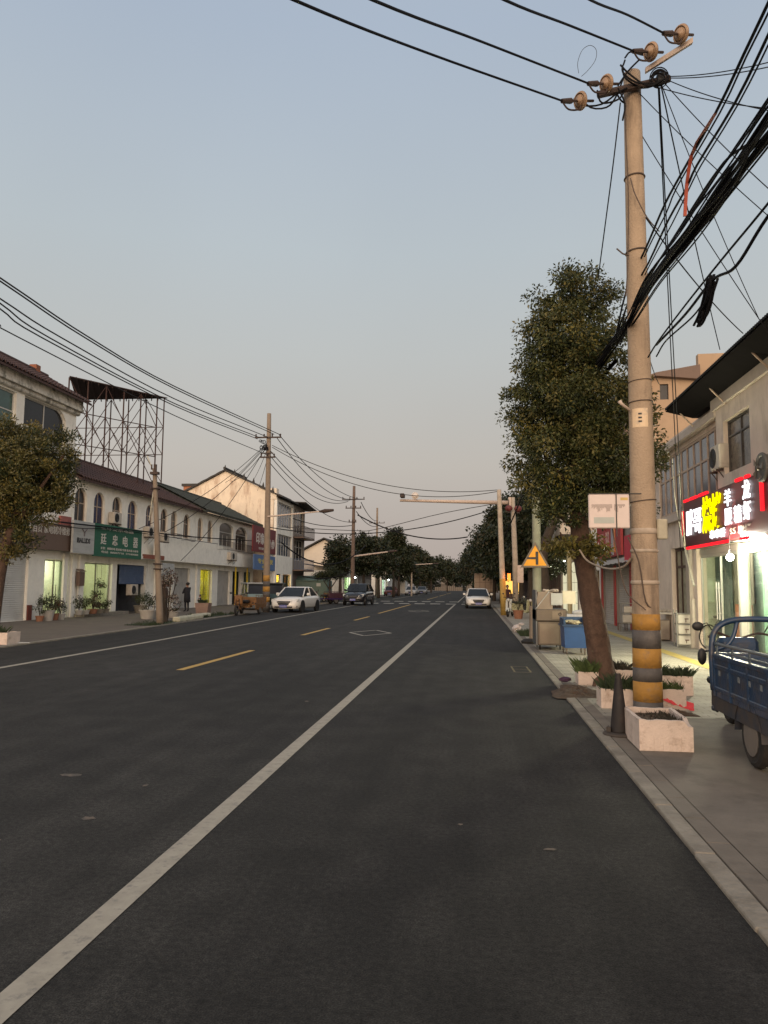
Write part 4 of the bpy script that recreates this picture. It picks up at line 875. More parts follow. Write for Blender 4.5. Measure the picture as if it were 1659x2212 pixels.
# tan tall house behind
TY = 31.0
t = thing('tan_house', 'tall tan house showing above the corrugated eave', 'building', (7.6, TY, 0))
a = onY(1425, 800, TY); s = onY(1508, 776, TY); s2 = onY(1548, 766, TY)
g = G(); h = rect(8.55-7.6, 7.75, 8.9-7.6, 8.45)
o = [(-1.2, -.06), (7, -.06), (7, s2.z+.1), (s.x-7.6, s2.z+.05), (s.x-7.6, s.z-.35), (-.2, a.z-.2), (-1.2, a.z-.6)]
q2 = onY(1432, 845, TY); h = rect(q2.x-7.6-.12, q2.z-.35, q2.x-7.6+.22, q2.z+.3)
g.holed(o, [h], 0, .3); g.box((-1.2, .3, -.06), (-.9, 9, a.z-.6)); g.box((6.7, .3, -.06), (7, 9, s2.z+.1)); g.box((-.9, 8.7, 0), (6.7, 9, a.z-.6)); part('wall', g, M_beigeT, t)
g = G(); g.slab([(s.x-7.62, -.3, s.z-.30), (-.2, -.3, a.z-.16), (-1.5, -.3, a.z-.65), (-1.5, -.3, a.z-.75), (-.2, -.3, a.z-.3), (s.x-7.62, -.3, s.z-.9)], (0, 9, 0)); part('roof', g, M_brown, t)
g = G(); g.box((h[0][0], .1, h[0][1]), (h[1][0], .12, h[2][1])); part('pane', g, M_pane, t)
g = G(); g.box((-1.6, -.7, 7.15), (-.35, -.003, 7.35)); g.box((-1.6, -.7, 7.35), (-1.45, -.003, 8.0)); part('balcony', g, M_brown, t)

# red-trimmed shutter shop
t = thing('red_shutter_shop', 'two-storey shop with pale shutters framed in red behind the bus board', 'shop', (BX, 35.2, 0), -PI/2)
L = 35.2-24.65; g = G(); g.holed([(0, -.06), (L, -.06), (L, 4.9), (0, 4.9)], [rect(.4, .03, 3.2, 2.35), rect(3.6, .03, 6.4, 2.35), rect(6.8, .03, 9.8, 2.35)], 0, .2); g.box((0, .2, -.06), (.2, 8, 4.9)); g.box((.2, .2, 4.7), (L, 8, 4.9)); part('wall', g, mat('grey_render', (.25, .23, .21), .85, .1, 3), t)
for a in (.4, 3.6): shutter(t, a, .03, a+2.8, 2.35, .08, M_gshut)
shutter(t, 6.8, .03, 9.8, 2.35, .08, M_gshut)
for a in (.1, 3.22, 6.45): g = G(); g.box((a, -.06, .02), (a+.33, -.004, 2.5)); part('red_trim', g, M_red, t)
g = G(); vs = []
for i in range(25): x = i*L/24; vs += [(x, -.9, 2.42+(.03 if i % 2 else 0)), (x, -.06, 2.75+(.03 if i % 2 else 0))]
g.add(vs, [(2*i, 2*i+2, 2*i+3, 2*i+1) for i in range(24)]); part('awning', g, mat('pale_awning', (.32, .31, .28), .7, .2, 4), t, fix=False)
sx0 = 35.2-onX(1308, 1200, 5.6).y
t = signboard('shop_sign', 'red banner sign with pale and orange panels over the red-trimmed shutters', 35.15, 29.6, 2.85, 4.55, M_red, [('烟酒', .9, .5, 1.3, 3.7, mat('letter_pink', (.50, .33, .30), .6, .1, 9), .03), ('批发', .9, .5, 2.7, 3.7, MATS['letter_pink'], .03)], X=5.62, rot=-PI/2)
g = G(); g.box((3.6, -.02, 2.9), (4.1, -.003, 4.5)); part('pale_panel', g, mat('panel_grey', (.33, .33, .36), .6, .1, 5), t)
g = G(); g.box((4.2, -.02, 3.0), (4.45, -.003, 4.0)); part('orange_panel', g, mat('panel_orange', (.62, .22, .07), .6, .3, 5), t)
a = onX(1340, 1180, 4.9)
t = signboard('shop_sign', 'bright red projecting sign between the bus board and the striped pole', onX(1348, 1180, 5.1).y, onX(1366, 1180, 5.1).y, 2.45, 3.35, mat('red_bright', (.50, .02, .05), .5, .1, 4), [], X=5.1, rot=-PI/2)
t = thing('lit_sliver_shop', 'brightly lit shopfront glimpsed just right of the tree trunk', 'shop', (BX, 43.0, 0), -PI/2)
L = 43-35.3; g = G(); g.holed([(0, -.06), (L, -.06), (L, 4.4), (0, 4.4)], [rect(.5, .03, L-.5, 2.4)], 0, .2); g.box((.2, .2, 4.2), (L, 6, 4.4)); part('wall', g, M_wall, t)
room(t, .5, L-.5, 1.6, wm=mat('lit_white_wall', (.75, .75, .62), .8, .05, 3), power=170, col=(1, .97, .75))
g = G(); g.box((L-2.5, .3, .6), (L-1.2, .34, 1.5)); part('red_poster', g, mat('poster_red', (.60, .04, .08), .6, .1, 5), t)
# cream door shop
Yd = onX(1213, 1250, BX).y
t = thing('cream_door_shop', 'narrow shop with tall cream lit panelled door left of the trunk', 'shop', (BX, Yd+.6, 0), -PI/2)
L = Yd+.6-43.1; g = G(); g.holed([(0, -.06), (L, -.06), (L, 4.6), (0, 4.6)], [rect(.5, .03, L-.3, 3.1)], 0, .2); g.box((.2, .2, 4.4), (L, 6, 4.6)); part('wall', g, mat('greyish_render2', (.26, .21, .18), .85, .12, 3), t)
g = G(); g.box((.52, .10, .05), (L-.32, .16, 3.08)); part('door_panel', g, emit('cream_panel_glow', (1, .93, .62), .75), t)  # panel emits by itself, in place of light coming through from inside
g = G()
for i in range(1, 5): g.box((.52, .085, .05+.6*i), (L-.32, .097, .07+.6*i))
for i in range(1, 4): x = .52+(L-.84)*i/4; g.box((x-.02, .080, .05), (x+.02, .084, 3.0))
part('panel_seam', g, M_brown, t)
lampat('door_glow', (L/2, -.8, 2.9), 130, (1, .97, .75), .2, t)
g = G(); g.tube([(L*.3, -.4, 3.15), (L*.7, -.4, 3.15)], .04, 8); g.box((L*.5-.03, -.4, 3.17), (L*.5+.03, -.003, 3.2)); part('tube_light', g, emit('tube_emit', (1, .97, .75), 7), t)
# dark slatted building with balcony
t = thing('slatted_building', 'long dark building clad in brown vertical slats with a slatted balcony', 'building', (BX, 100, 0), -PI/2)
L = 100-Yd-.65; M_slat = mat('brown_slats', (.15, .10, .085), .7, .25, 6, dirt=(.07, .05, .045), dscale=4, damt=.6)
g = G(); g.box((0, .1, -.06), (L, 8, 5.2)); part('wall', g, mat('dark_brown_wall', (.06, .045, .04), .8, .2, 4), t)
g = G(); q = random.Random(9); x = .05
while x < L-.3:
    d = q.uniform(.02, .09); g.box((x, .09-d, .05), (x+.28, .098, 2.95)); x += .36
part('slats', g, M_slat, t)
g = G(); x = .05
while x < L-.3: g.box((x, -1.0, 3.35), (x+.22, -.94, 4.45)); x += .36
g.box((0, -1.02, 4.46), (L, -.93, 4.55)); part('balcony_slats', g, M_slat, t)
g = G(); g.box((0, -1.1, 3.05), (L, .09, 3.33)); part('balcony_floor', g, mat('slab_maroon', (.13, .07, .065), .8, .2, 3), t)
g = G(); g.box((0, .02, 5.2), (L, 8, 6.0)); g.box((L-9, .0, 4.6), (L-4, .09, 5.2)); part('parapet', g, M_wallold, t)
backhouse('white_gable_house', 'pale stained wall rising between the leaning bough and the sign pole', 7.5, 58, 9, 9, 7.6, M_wallold, wins=False, flat=True)
# tall grey-white wall segment right of the post
t = thing('pale_pillar', 'pale yellow downpipe against the slatted building', 'pipe', (5.3, onX(1232, 1250, 5.3).y+6, 0))
p = onX(1231, 1300, 4.7); g = G(); g.cyl((p.x, p.y, 0.02), (p.x, p.y, 3.9), .12, n=12); part('pipe', g, mat('pale_yellow_pipe', (.38, .34, .2), .6, .1, 4), t, world=True)

# ================================================================ POLES
def stripes(par, cx, cy, z0, hs, r0, r1, H, cols, lean=(0, 0)):
    z = z0
    for h, m in zip(hs, cols):
        ra = r0+(r1-r0)*z/H+.004; rb = r0+(r1-r0)*(z+h)/H+.004; g = G(); g.cyl((cx+lean[0]*z, cy, z), (cx+lean[0]*(z+h), cy, z+h), ra, rb, 28); part('painted_band', g, m, par, smooth=True); z += h
def insulator(g, p, ax, r=.07):
    p = Vector(p); a = Vector(ax).normalized(); g.tube([p-a*.06, p-a*.045, p-a*.04, p-a*.03, p-a*.028, p-a*.015, p-a*.012, p+a*.005, p+a*.012, p+a*.04, p+a*.06], r, 20, rs=[r*.25, r*.3, r*.55, r*.6, r*.5, r*.52, r*.95, r, r*.7, r*.4, r*.25])
PX, PY = 2.19, 9.98; PH = 8.85
t = thing('striped_pole', 'tall near concrete utility pole with orange and black bands at its foot', 'utility pole', (PX, PY, 0))
poleT = t
g = G(); r0, r1 = .180, .112; pts = [(PX, PY, z) for z in np.linspace(-.05, PH-.15, 24)]; g.tube(pts, .1, 32, rs=[r0+(r1-r0)*max(p[2], 0)/PH for p in pts]); part('shaft', g, M_polec, t, smooth=True, world=True)
zs = [onY(1403, y, PY-.17).z for y in (1552, 1520, 1476, 1447, 1408, 1374, 1326)]
zs = [onY(1403, y, PY-.17).z for y in (1548, 1519, 1475, 1443, 1402, 1363, 1327)]
zs = [.02]+[onY(1403, y, PY-.17).z for y in (1518, 1474, 1444, 1402, 1362, 1327)]
for a, b, m in zip(zs, zs[1:], (M_haz, M_orange, M_haz, M_orange, M_haz, M_orange)):
    g = G(); ra = r0+(r1-r0)*a/PH+.003; rb = r0+(r1-r0)*b/PH+.003; g.cyl((PX, PY, a), (PX, PY, b-.001), ra, rb, 32); part('painted_band', g, m, t, smooth=True, world=True)
M_tape = mat('dirty_tape', (.40, .33, .26), .7, .2, 10); M_wire = mat('iron_wire', (.09, .065, .05), .7, .2, 10)
for z, m, w in ((onY(1385, 1258, PY).z, M_tape, .05), (onY(1385, 1148, PY).z, M_tape, .07), (onY(1385, 1190, PY).z, M_tape, .04), (onY(1385, 1083, PY).z, M_wire, .02), (onY(1385, 870, PY).z, M_wire, .02), (onY(1385, 825, PY).z, M_wire, .015), (onY(1385, 545, PY).z, M_wire, .03), (onY(1375, 385, PY).z, M_wire, .03)):
    g = G(); rr = r0+(r1-r0)*z/PH; n = 24
    if w < .035: g.torus((PX, PY, z), (random.Random(int(z*99)).uniform(-.12, .12), 0, 1), rr+.006, w/2.5, 28, 6)
    else: g.lathe((PX, PY, z), [(rr+.002, -w*.6), (rr+.012, -w*.4), (rr+.014, 0), (rr+.010, w*.3), (rr+.002, w*.5)], 24)
    part('wire_band', g, m, t, world=True, smooth=True)
g = G(); g.tube([onY(1360, 886, PY-.12), onY(1342, 872, PY-.2), onY(1338, 866, PY-.2)], .022, 8, rs=[.018, .022, .03]); part('peg', g, M_pale, t, world=True, smooth=True)
g = G(); g.tube([onY(1358, 552, PY-.12), onY(1345, 548, PY-.2), onY(1332, 537, PY-.2)], .010, 6); part('peg', g, M_wire, t, world=True)
# enamel number plate wrapped on the shaft
zc = onY(1380, 907, PY).z; rr = r0+(r1-r0)*zc/PH+.004; g = G(); vs = []
for i in range(9): a = -PI/2-.95+1.35*i/8; vs += [(PX+rr*math.cos(a), PY+rr*math.sin(a), zc-.125), (PX+rr*math.cos(a), PY+rr*math.sin(a), zc+.125)]
g.add(vs, [(2*i, 2*i+2, 2*i+3, 2*i+1) for i in range(8)]); pl = part('number_plate', g, mat('plate_peach', (.72, .55, .36), .5, .08, 9, dirt=(.25, .24, .24), dscale=9, damt=.6), t, world=True, fix=False)
g = G(); 
for k in range(3): a = -PI/2-.28; p = Vector((PX+(rr+.003)*math.cos(a), PY+(rr+.003)*math.sin(a), zc+.05-.05*k)); g.box((p.x-.02, p.y-.002, p.z-.012), (p.x+.025, p.y, p.z+.010))
part('plate_marks', g, M_lk, pl, world=True)
# crossarms, brace, strain insulators
g = G(); a = onY(1292, 205, PY-.25); b = onY(1446, 170, PY-.1); g.tube([a, b], .05, 8); part('crossarm', g, M_iron, t, world=True)
g = G(); a = onY(1395, 150, PY-.2); b = onY(1497, 85, PY-.55); d = (b-a); s = Vector((0, 0, .035)); g.slab([a-s, b-s, b+s, a+s], (.0, .05, 0)); part('crossarm', g, M_pale, t, world=True)
INS = [(1471, 74, PY-.55), (1406, 112, PY-.35), (1310, 181, PY-.3), (1254, 218, PY-.3)]
for x, y, Yv in INS:
    p = onY(x, y, Yv); g = G(); ax = Vector((.78, .52, .30)); insulator(g, p, ax, .122)
    for rr_ in (.045, .072, .10): g.torus(p-ax.normalized()*.020, ax, rr_, .008, 24, 6)
    part('insulator', g, M_porc, t, world=True, smooth=True)
    g = G(); a = ax.normalized(); g.tube([p-a*.06, p-a*.14, p-a*.18, p-a*.34], .04, 8, rs=[.014, .02, .04, .03]); g.tube([p+a*.05, p+a*.24], .018, 6)
    g.tube(curve3([p-a*.34, p-a*.22+Vector((0, 0, -.12)), p-a*.05+Vector((.02, 0, -.12)), p-a*.02+Vector((.02, 0, -.04))], 12), .012, 6); part('strain_clamp', g, M_iron, t, world=True)
# jumper loops and coils
q = random.Random(11); g = G()
def P2(x, y, dy=0): return onY(x, y, PY-.2+dy)
for pts in ([(1240, 212), (1262, 228), (1300, 225), (1335, 200), (1355, 190)], [(1250, 205), (1275, 232), (1310, 232), (1330, 210), (1350, 160)], [(1290, 195), (1300, 222), (1335, 215), (1350, 195)], [(1345, 150), (1352, 170), (1390, 190), (1430, 178)], [(1340, 140), (1360, 160), (1400, 185), (1436, 170)], [(1350, 130), (1345, 155), (1375, 178), (1420, 180)], [(1335, 190), (1350, 225), (1345, 260)], [(1328, 195), (1340, 215), (1348, 222)], [(1405, 120), (1385, 118), (1362, 112), (1350, 125)], [(1380, 130), (1360, 150), (1345, 170), (1335, 185)]):
    g.tube(curve3([P2(x, y, q.uniform(-.12, .05)) for x, y in pts], 14), .012, 6)
for k in range(9):
    c = P2(1424, 168, q.uniform(-.1, .1)); g.torus(c, (q.uniform(-.4, .4), 1, q.uniform(-.4, .4)), q.uniform(.08, .14), .008, 20, 5)
part('jumper_wires', g, M_cable, t, world=True)
g = G(); g.tube(curve3([P2(x, y) for x, y in ((1250, 158), (1248, 135), (1258, 108), (1275, 98), (1288, 108), (1286, 130), (1270, 152), (1256, 165))], 28), .0035, 5); part('loose_wire', g, M_cable2, t, world=True)
g = G(); c = P2(1428, 166); g.rbox((c.x-.05, c.y-.02, c.z-.06), (c.x+.05, c.y+.10, c.z+.06), .01); part('junction_box', g, M_black, t, world=True)
# loose conductors down the shaft
g = G(); zz = [(1350, 222), (1352, 300), (1357, 420), (1356, 560), (1352, 640)]; g.tube(curve3([onY(x, y, PY-.13) for x, y in zz], 16), .008, 5)
g.tube(curve3([onY(1362, 385, PY-.14), onY(1372, 420, PY-.22), onY(1398, 470, PY-.2), onY(1424, 500, PY)], 12), .008, 5)
g.tube(curve3([onY(1356, 1160, PY-.2), onY(1380, 1215, PY-.22), onY(1395, 1300, PY-.2), onY(1420, 1318, PY-.1)], 12), .01, 5); part('loose_wire', g, M_wire, t, world=True)
# distribution box and bracket on its right
p = onY(1423, 1145, PY-.05); g = G(); g.rbox((p.x-.03, p.y-.06, p.z-.12), (p.x+.10, p.y+.06, p.z+.14), .015); part('connector_box', g, mat('yellowed_plastic', (.40, .37, .28), .6, .15, 8), t, world=True)

def pole(name, label, x, y, H, r0, r1, m, top=None, bands=None, group=None):
    t = thing(name, label, 'utility pole', (x, y, 0), 0, group); tx = x if top is None else top; g = G()
    pts = [(x+(tx-x)*k/12, y, -.05+(H+.05)*k/12) for k in range(13)]; g.tube(pts, r0, 20, rs=[r0+(r1-r0)*k/12 for k in range(13)]); part('shaft', g, m, t, smooth=True, world=True)
    if bands:
        z = .02
        for h, mm in bands:
            g = G(); f0, f1 = z/H, (z+h)/H; g.cyl((x+(tx-x)*f0, y, z), (x+(tx-x)*f1, y, z+h-.002), r0+(r1-r0)*f0+.004, r0+(r1-r0)*f1+.004, 20); part('painted_band', g, mm, t, smooth=True, world=True); z += h
    return t
def crossarm(t, x, y, z, w, n=4, r=.045):
    g = G(); g.box((x-w/2, y-.2, z-.04), (x+w/2, y-.12, z+.04)); part('crossarm', g, M_iron, t, world=True)
    for i in range(n):
        g = G(); xx = x-w/2+.06+(w-.12)*i/(n-1); g.lathe((xx, y-.16, z+.04), [(.02, 0), (.05, .05), (.03, .08), (.055, .12), (.03, .17)], 10); part('insulator', g, M_iron, t, world=True)
def streetlight(t, p0, p1, r=.045):
    g = G(); g.tube([p0, p1], r, 8, rs=[r*1.1, r*.8]); part('lamp_arm', g, M_pale, t, world=True)
    g = G(); d = (Vector(p1)-Vector(p0)).normalized(); g.tube([Vector(p1), Vector(p1)+d*.35, Vector(p1)+d*.9], .09, 8, rs=[.05, .12, .07]); part('lamp_head', g, M_iron, t, world=True)
LX, LY = -12.0, 42.1
Lt = pole('striped_pole', 'far striped concrete pole with two crossarms beside the white sedan', LX, LY, 11.7, .21, .12, M_pole2, top=-12.1, bands=[(.55, M_haz), (.3, M_orange), (.3, M_haz), (.3, M_orange), (.3, M_haz), (.35, M_orange)])
z1 = onY(580, 946, LY).z; crossarm(Lt, -12.08, LY, z1, 1.6, 4); z2 = onY(576, 980, LY).z; g = G(); g.box((-12.5, LY-.2, z2-.03), (-11.75, LY-.14, z2+.03)); part('crossarm', g, M_iron, Lt, world=True); crossarm(Lt, -12.08, LY, onY(578, 985, LY).z-.1, .9, 3)
g = G(); q = random.Random(2)
for k in range(12): c = onY(568+q.uniform(-6, 8), 962+q.uniform(-10, 8), LY-.25); g.torus(c, (q.uniform(-1, 1), 1, q.uniform(-1, 1)), q.uniform(.05, .13), .02, 10, 4)
part('jumper_wires', g, M_cable, Lt, world=True)
streetlight(Lt, onY(577, 1116, LY-.1), onY(690, 1105, LY-1.2))
NX, NY = onY(761, 1270, 64).x, 64.0
Nt = pole('utility_pole', 'dark concrete pole with two crossarms behind the black car', NX, NY, onY(765, 1050, NY).z, .2, .12, mat('pole_dark', (.14, .10, .08), .85, .15, 3), top=onY(765, 1050, NY).x)
for y, w in ((1079, 2.0), (1098, 1.4)): p = onY(764, y, NY); crossarm(Nt, p.x, NY, p.z, w, 4)
p = onY(762, 1128, NY); crossarm(Nt, p.x, NY, p.z, .7, 3)
streetlight(Nt, onY(762, 1202, NY-.1), onY(838, 1192, NY-1.5), .07)
p = onY(815, 1097, 105); T3 = pole('utility_pole', 'third concrete pole rising above the trees on the left', p.x, 105, p.z, .2, .13, M_pole2); crossarm(T3, p.x, 105, onY(815, 1130, 105).z, 2.2, 4)
p = onY(892, 1222, 112); T4 = pole('lamp_pole', 'short pale lamp post far down the left kerb', onY(889, 1275, 112).x, 112, p.z+.2, .14, .1, M_polew); streetlight(T4, (p.x-.6, 111.8, p.z+.1), (p.x+3.0, 111.5, p.z+.3), .07)
p = onY(741, 1165, 90); pole('utility_pole', 'plain concrete pole in front of the pale gabled house', p.x, 90.5, onY(741, 1168, 90.5).z, .16, .12, M_polew)
K = pole('utility_pole', 'short leaning concrete post with taped bands on the left pavement', -12.05, 27.6, 6.1, .135, .08, M_pole2, top=-12.52)
for z in (5.3, 2.35, 2.15): g = G(); g.torus((-12.05-.47*z/6.1, 27.6, z), (0, 0, 1), .16, .03, 20, 6); part('band', g, M_iron, K, world=True)
g = G(); g.box((-12.62, 27.4, 5.85), (-12.3, 27.6, 5.95)); g.cyl((-12.45, 27.5, 5.95), (-12.45, 27.5, 6.25), .07, n=8); g.cyl((-12.6, 27.5, 6.05), (-12.6, 27.5, 6.25), .03, n=8); part('iron_cap', g, M_iron, K, world=True)
g = G(); p = onY(336, 1030, 27.6); q2 = onY(322, 1125, 27.5); g.tube([onY(318, 985, 27.8), p, q2], .02, 6); part('stay_rod', g, M_cablew, K, world=True)
# right kerb poles
Yt = pole('utility_pole', 'pale concrete pole with a yellow painted foot near the scooter', 1.58, 41.4, 6.95, .17, .12, M_polew, top=1.36, bands=[(2.0, mat('foot_yellow', (.36, .24, .06), .7, .12, 5))])
g = G(); g.box((1.78, 41.2, 1.9), (1.95, 41.3, 2.3)); part('warning_lamp', g, emit('amber_lamp', (1, .22, .03), 3), Yt, world=True)
lampat('warning_glow', (.25, -.4, 2.1), 8, (1, .3, .05), .1, Yt)
SP = pole('sign_pole', 'thick grey-green concrete pole carrying the yellow warning triangle', 1.76, 21.55, 8.0, .125, .11, mat('pole_grey_green', (.26, .27, .20), .8, .12, 3, dirt=(.16, .15, .11), dscale=2, damt=.5))
g = G(); g.cyl((1.66, 21.5, .02), (1.66, 21.5, 1.05), .14, .13, 16); part('foot_sleeve', g, M_pole2, SP, world=True)
g = G(); g.lathe((1.55, 21.2, 0.02), [(.26, 0), (.28, .07), (.2, .13), (.1, .1)], 18); part('rubber_ring', g, M_rub, SP, world=True)
t = thing('warning_sign', 'yellow triangular side-road warning sign with black T symbol', 'road sign', (1.70, 21.3, 2.38))
A, B, Cc = onY(1156, 1170, 21.3), onY(1124, 1226, 21.3), onY(1188, 1226, 21.3); cen = (A+B+Cc)/3
def tri(k, y): return [(cen+(p-cen)*k)+Vector((0, y, 0)) for p in (A, B, Cc)]
g = G(); g.slab(tri(1, 0), (0, .02, 0)); part('plate', g, mat('sign_edge', (.14, .11, .08), .5, .15, 8), t, world=True)
g = G(); g.slab(tri(.78, -.006), (0, .005, 0)); part('yellow_face', g, M_sigor, t, world=True)
g = G(); c = onY(1160, 1206, 21.28); g.box((c.x-.035, 21.283, c.z-.18), (c.x+.035, 21.29, c.z+.19)); g.box((c.x-.27, 21.283, c.z-.025), (c.x-.036, 21.29, c.z+.035)); part('symbol', g, M_lk, t, world=True)
g = G(); 
for z in (cen.z-.1,): g.box((1.6, 21.32, z-.02), (1.9, 21.43, z+.02))
part('clamp', g, M_iron, t, world=True)
# gantry camera pole
t = thing('camera_mast', 'pale steel traffic-camera mast with long arm over the road', 'traffic camera mast', (2.3, 43.0, 0))
g = G(); g.tube([(2.3, 43, -.05), (2.3, 43, 3), (2.18, 43, 6.7)], .15, 16, rs=[.17, .155, .13]); part('mast', g, M_polew, t, smooth=True, world=True)
p0, p1 = onY(1103, 1086, 43), onY(864, 1081, 43); g = G(); g.tube([p0, p0.lerp(p1, .5), p1], .1, 12, rs=[.125, .105, .075]); part('arm', g, M_pale, t, smooth=True, world=True)
g = G(); p = onY(1100, 1086, 43); g.box((p.x-.05, 42.8, p.z-.3), (p.x+.1, 43.1, p.z+.3)); part('flange', g, M_pale, t, world=True)
for x, nm in ((870, 'camera'), (897, 'camera')):
    p = onY(x, 1076, 43); g = G()
    if x == 870: g.rbox((p.x-.13, 42.6, p.z), (p.x+.13, 43.1, p.z+.24), .04)
    else: g.ball((p.x, 42.9, p.z+.12), .17, 14, 10); g.torus((p.x, 42.85, p.z+.12), (0, 1, 0), .19, .02, 16, 5)
    part(nm, g, M_iron if x == 870 else mat('camera_white', (.7, .62, .55), .5, .1, 8), t, world=True)
p = onY(1123, 1240, 43); g = G(); g.rbox((p.x-.15, 42.85, p.z-.5), (p.x+.2, 43.2, p.z+.5), .03); part('control_box', g, M_foam, t, world=True)
for i, (x, y) in enumerate(((1099, 1098), (1119, 1099))):
    p = onY(x, y, 42.6); t = thing('red_lantern', 'faded red lantern hanging %s of the camera mast' % ('left' if i == 0 else 'right'), 'lantern', p)
    g = G(); g.ball((0, 0, 0), .22, 14, 8, (1, 1, .85)); part('shade', g, mat('lantern_red', (.13, .03, .028), .6, .2, 9), t, smooth=True)
    g = G(); g.cyl((0, 0, -.26), (0, 0, -.2), .1, n=10); g.tube([(0, 0, .2), (0, 0, .5)], .02, 5); part('fitting', g, M_iron, t)
# bus board hung by the pole
t = thing('bus_board', 'white bus timetable board tied beside the near pole', 'notice board', onY(1316, 1104, 9.7))
a, b = onY(1270, 1068, 9.7), onY(1360, 1141, 9.7); w_, h_ = (b.x-a.x), (a.z-b.z)
g = G(); g.rbox((-w_/2, 0, -h_/2), (w_/2, .05, h_/2), .012); part('panel', g, mat('board_pinkwhite', (.66, .56, .52), .55, .05, 5), t)
g = G(); q = random.Random(4)
for i in range(34):
    if i in (21, 22): continue
    x = -w_*.42+w_*.82*i/34; l = q.uniform(.03, .10)*(1 if i < 27 else .6); z = h_*.20
    while l > 0: g.box((x-.003, -.0025, z-.010), (x+.003, -.001, z)); z -= .013; l -= .013
part('timetable_text', g, mat('faint_text', (.20, .16, .15), .7, .1, 5), t)
g = G(); g.box((-w_*.38, -.0024, -h_*.36), (w_*.12, -.001, -h_*.18)); part('grey_band', g, mat('band_grey', (.42, .45, .42), .6, .1, 5), t)
g = G(); g.box((w_*.28, -.0024, h_*.32), (w_*.46, -.001, h_*.40)); part('yellow_mark', g, mat('mark_yellow', (.58, .42, .14), .6, .1, 5), t)
g = G(); g.box((w_*.16, -.012, -h_*.75), (w_*.185, -.003, h_*.52)); g.box((-w_/2, .0, h_/2), (w_/2+.15, .05, h_/2+.012)); part('strap', g, M_black, t)

# ================================================================ TREES
def ell(cs, n, seed, shell=.55):
    """spray centres scattered through the given ellipsoids, denser near their skin"""
    q = np.random.default_rng(seed); vol = np.array([c[3]*c[4]*c[5] for c in cs]); k = q.choice(len(cs), n, p=vol/vol.sum()); out = []
    for i in k:
        c = cs[i]; d = q.normal(size=3); d /= np.linalg.norm(d); r = q.random()**shell
        out.append((c[0]+d[0]*c[3]*r, c[1]+d[1]*c[4]*r, c[2]+d[2]*c[5]*r))
    return out
t = thing('broadleaf_tree', 'tall dense evergreen tree with leaning brown trunk beside the near pole', 'tree', (2.10, 12.73, 0))
TYv = 12.73
def T(x, y, dy=0): return onY(x, y, TYv+dy)
tr = [T(1307, 1500), T(1302, 1478), T(1293, 1400), T(1280, 1320), T(1266, 1235), T(1255, 1150), T(1246, 1080, .05), T(1248, 950, .1), T(1255, 800, .1)]
rs = [.30, .235, .19, .175, .165, .165, .13, .08, .03]
g = G(); C3 = curve3(tr, 48); g.tube(C3, .1, 20, rs=list(np.interp(np.linspace(0, 1, len(C3)), np.linspace(0, 1, len(rs)), rs)))
q = random.Random(8); g.v = [(x+q.uniform(-.012, .012), y+q.uniform(-.012, .012), z) for x, y, z in g.v]
for i in range(5): a = 2*PI*i/5+.4; b = T(1304, 1474); g.tube([b+Vector((0, 0, .22)), b+Vector((math.cos(a)*.22, math.sin(a)*.22, .06)), b+Vector((math.cos(a)*.42, math.sin(a)*.42, -.04))], .05, 8, rs=[.10, .08, .03])
for x0, y0, x1, y1, dy in ((1256, 1150, 1180, 1050, -.3), (1250, 1120, 1330, 1000, .3), (1250, 1060, 1150, 930, .4), (1250, 1010, 1360, 860, -.4), (1250, 950, 1180, 800, -.3), (1252, 900, 1310, 720, .2), (1255, 1180, 1210, 1150, -.5)):
    g.tube(curve3([T(x0, y0), T((x0+x1)/2-8, (y0+y1)/2+12, dy*.6), T(x1, y1, dy)], 8), .04, 8, rs=list(np.linspace(.06, .012, 9)))
part('trunk', g, M_bark, t, smooth=True, world=True)
def E_(x, y, rx, rz, dy=0, ry=None):   # ellipsoid measured on the tree's plane
    p = T(x, y, dy); k = 125.0; return (p.x, p.y, p.z, rx/k, (ry or rx)/k, rz/k)
cs = [E_(1248, 640, 82, 52), E_(1180, 665, 34, 40, .1), E_(1160, 735, 34, 50, .1), E_(1118, 845, 30, 45, .1), E_(1195, 690, 50, 55, -.2), E_(1310, 665, 42, 45, .2), E_(1240, 760, 118, 90), E_(1150, 800, 45, 60, -.3), E_(1340, 760, 50, 70, .3), E_(1250, 880, 145, 100), E_(1130, 930, 42, 60, .2), E_(1375, 920, 52, 80, .1), E_(1245, 990, 140, 90), E_(1160, 1050, 45, 55, -.3), E_(1340, 1060, 75, 70, .2), E_(1235, 1090, 85, 50, -.2), E_(1400, 990, 40, 60, .3), E_(1180, 1100, 40, 30, -.4)]
cen = ell(cs, 620, 5, .45)
leafcloud('crown', cen, np.random.default_rng(3).uniform(.14, .30, len(cen)), 170, .062, [M_lf1, M_lf2, M_lf3, M_lfy], (.40, .38, .20, .02), t, 7)
cen = ell([E_(1270, 1175, 26, 26, -.3), E_(1300, 1185, 28, 22, -.4), E_(1215, 1180, 32, 18, -.4), E_(1285, 1200, 18, 14, -.4)], 34, 9)
leafcloud('low_sprig', cen, [.10]*len(cen), 46, .075, [M_lf3, M_lfy, M_lf2], (.4, .4, .2), t, 8)
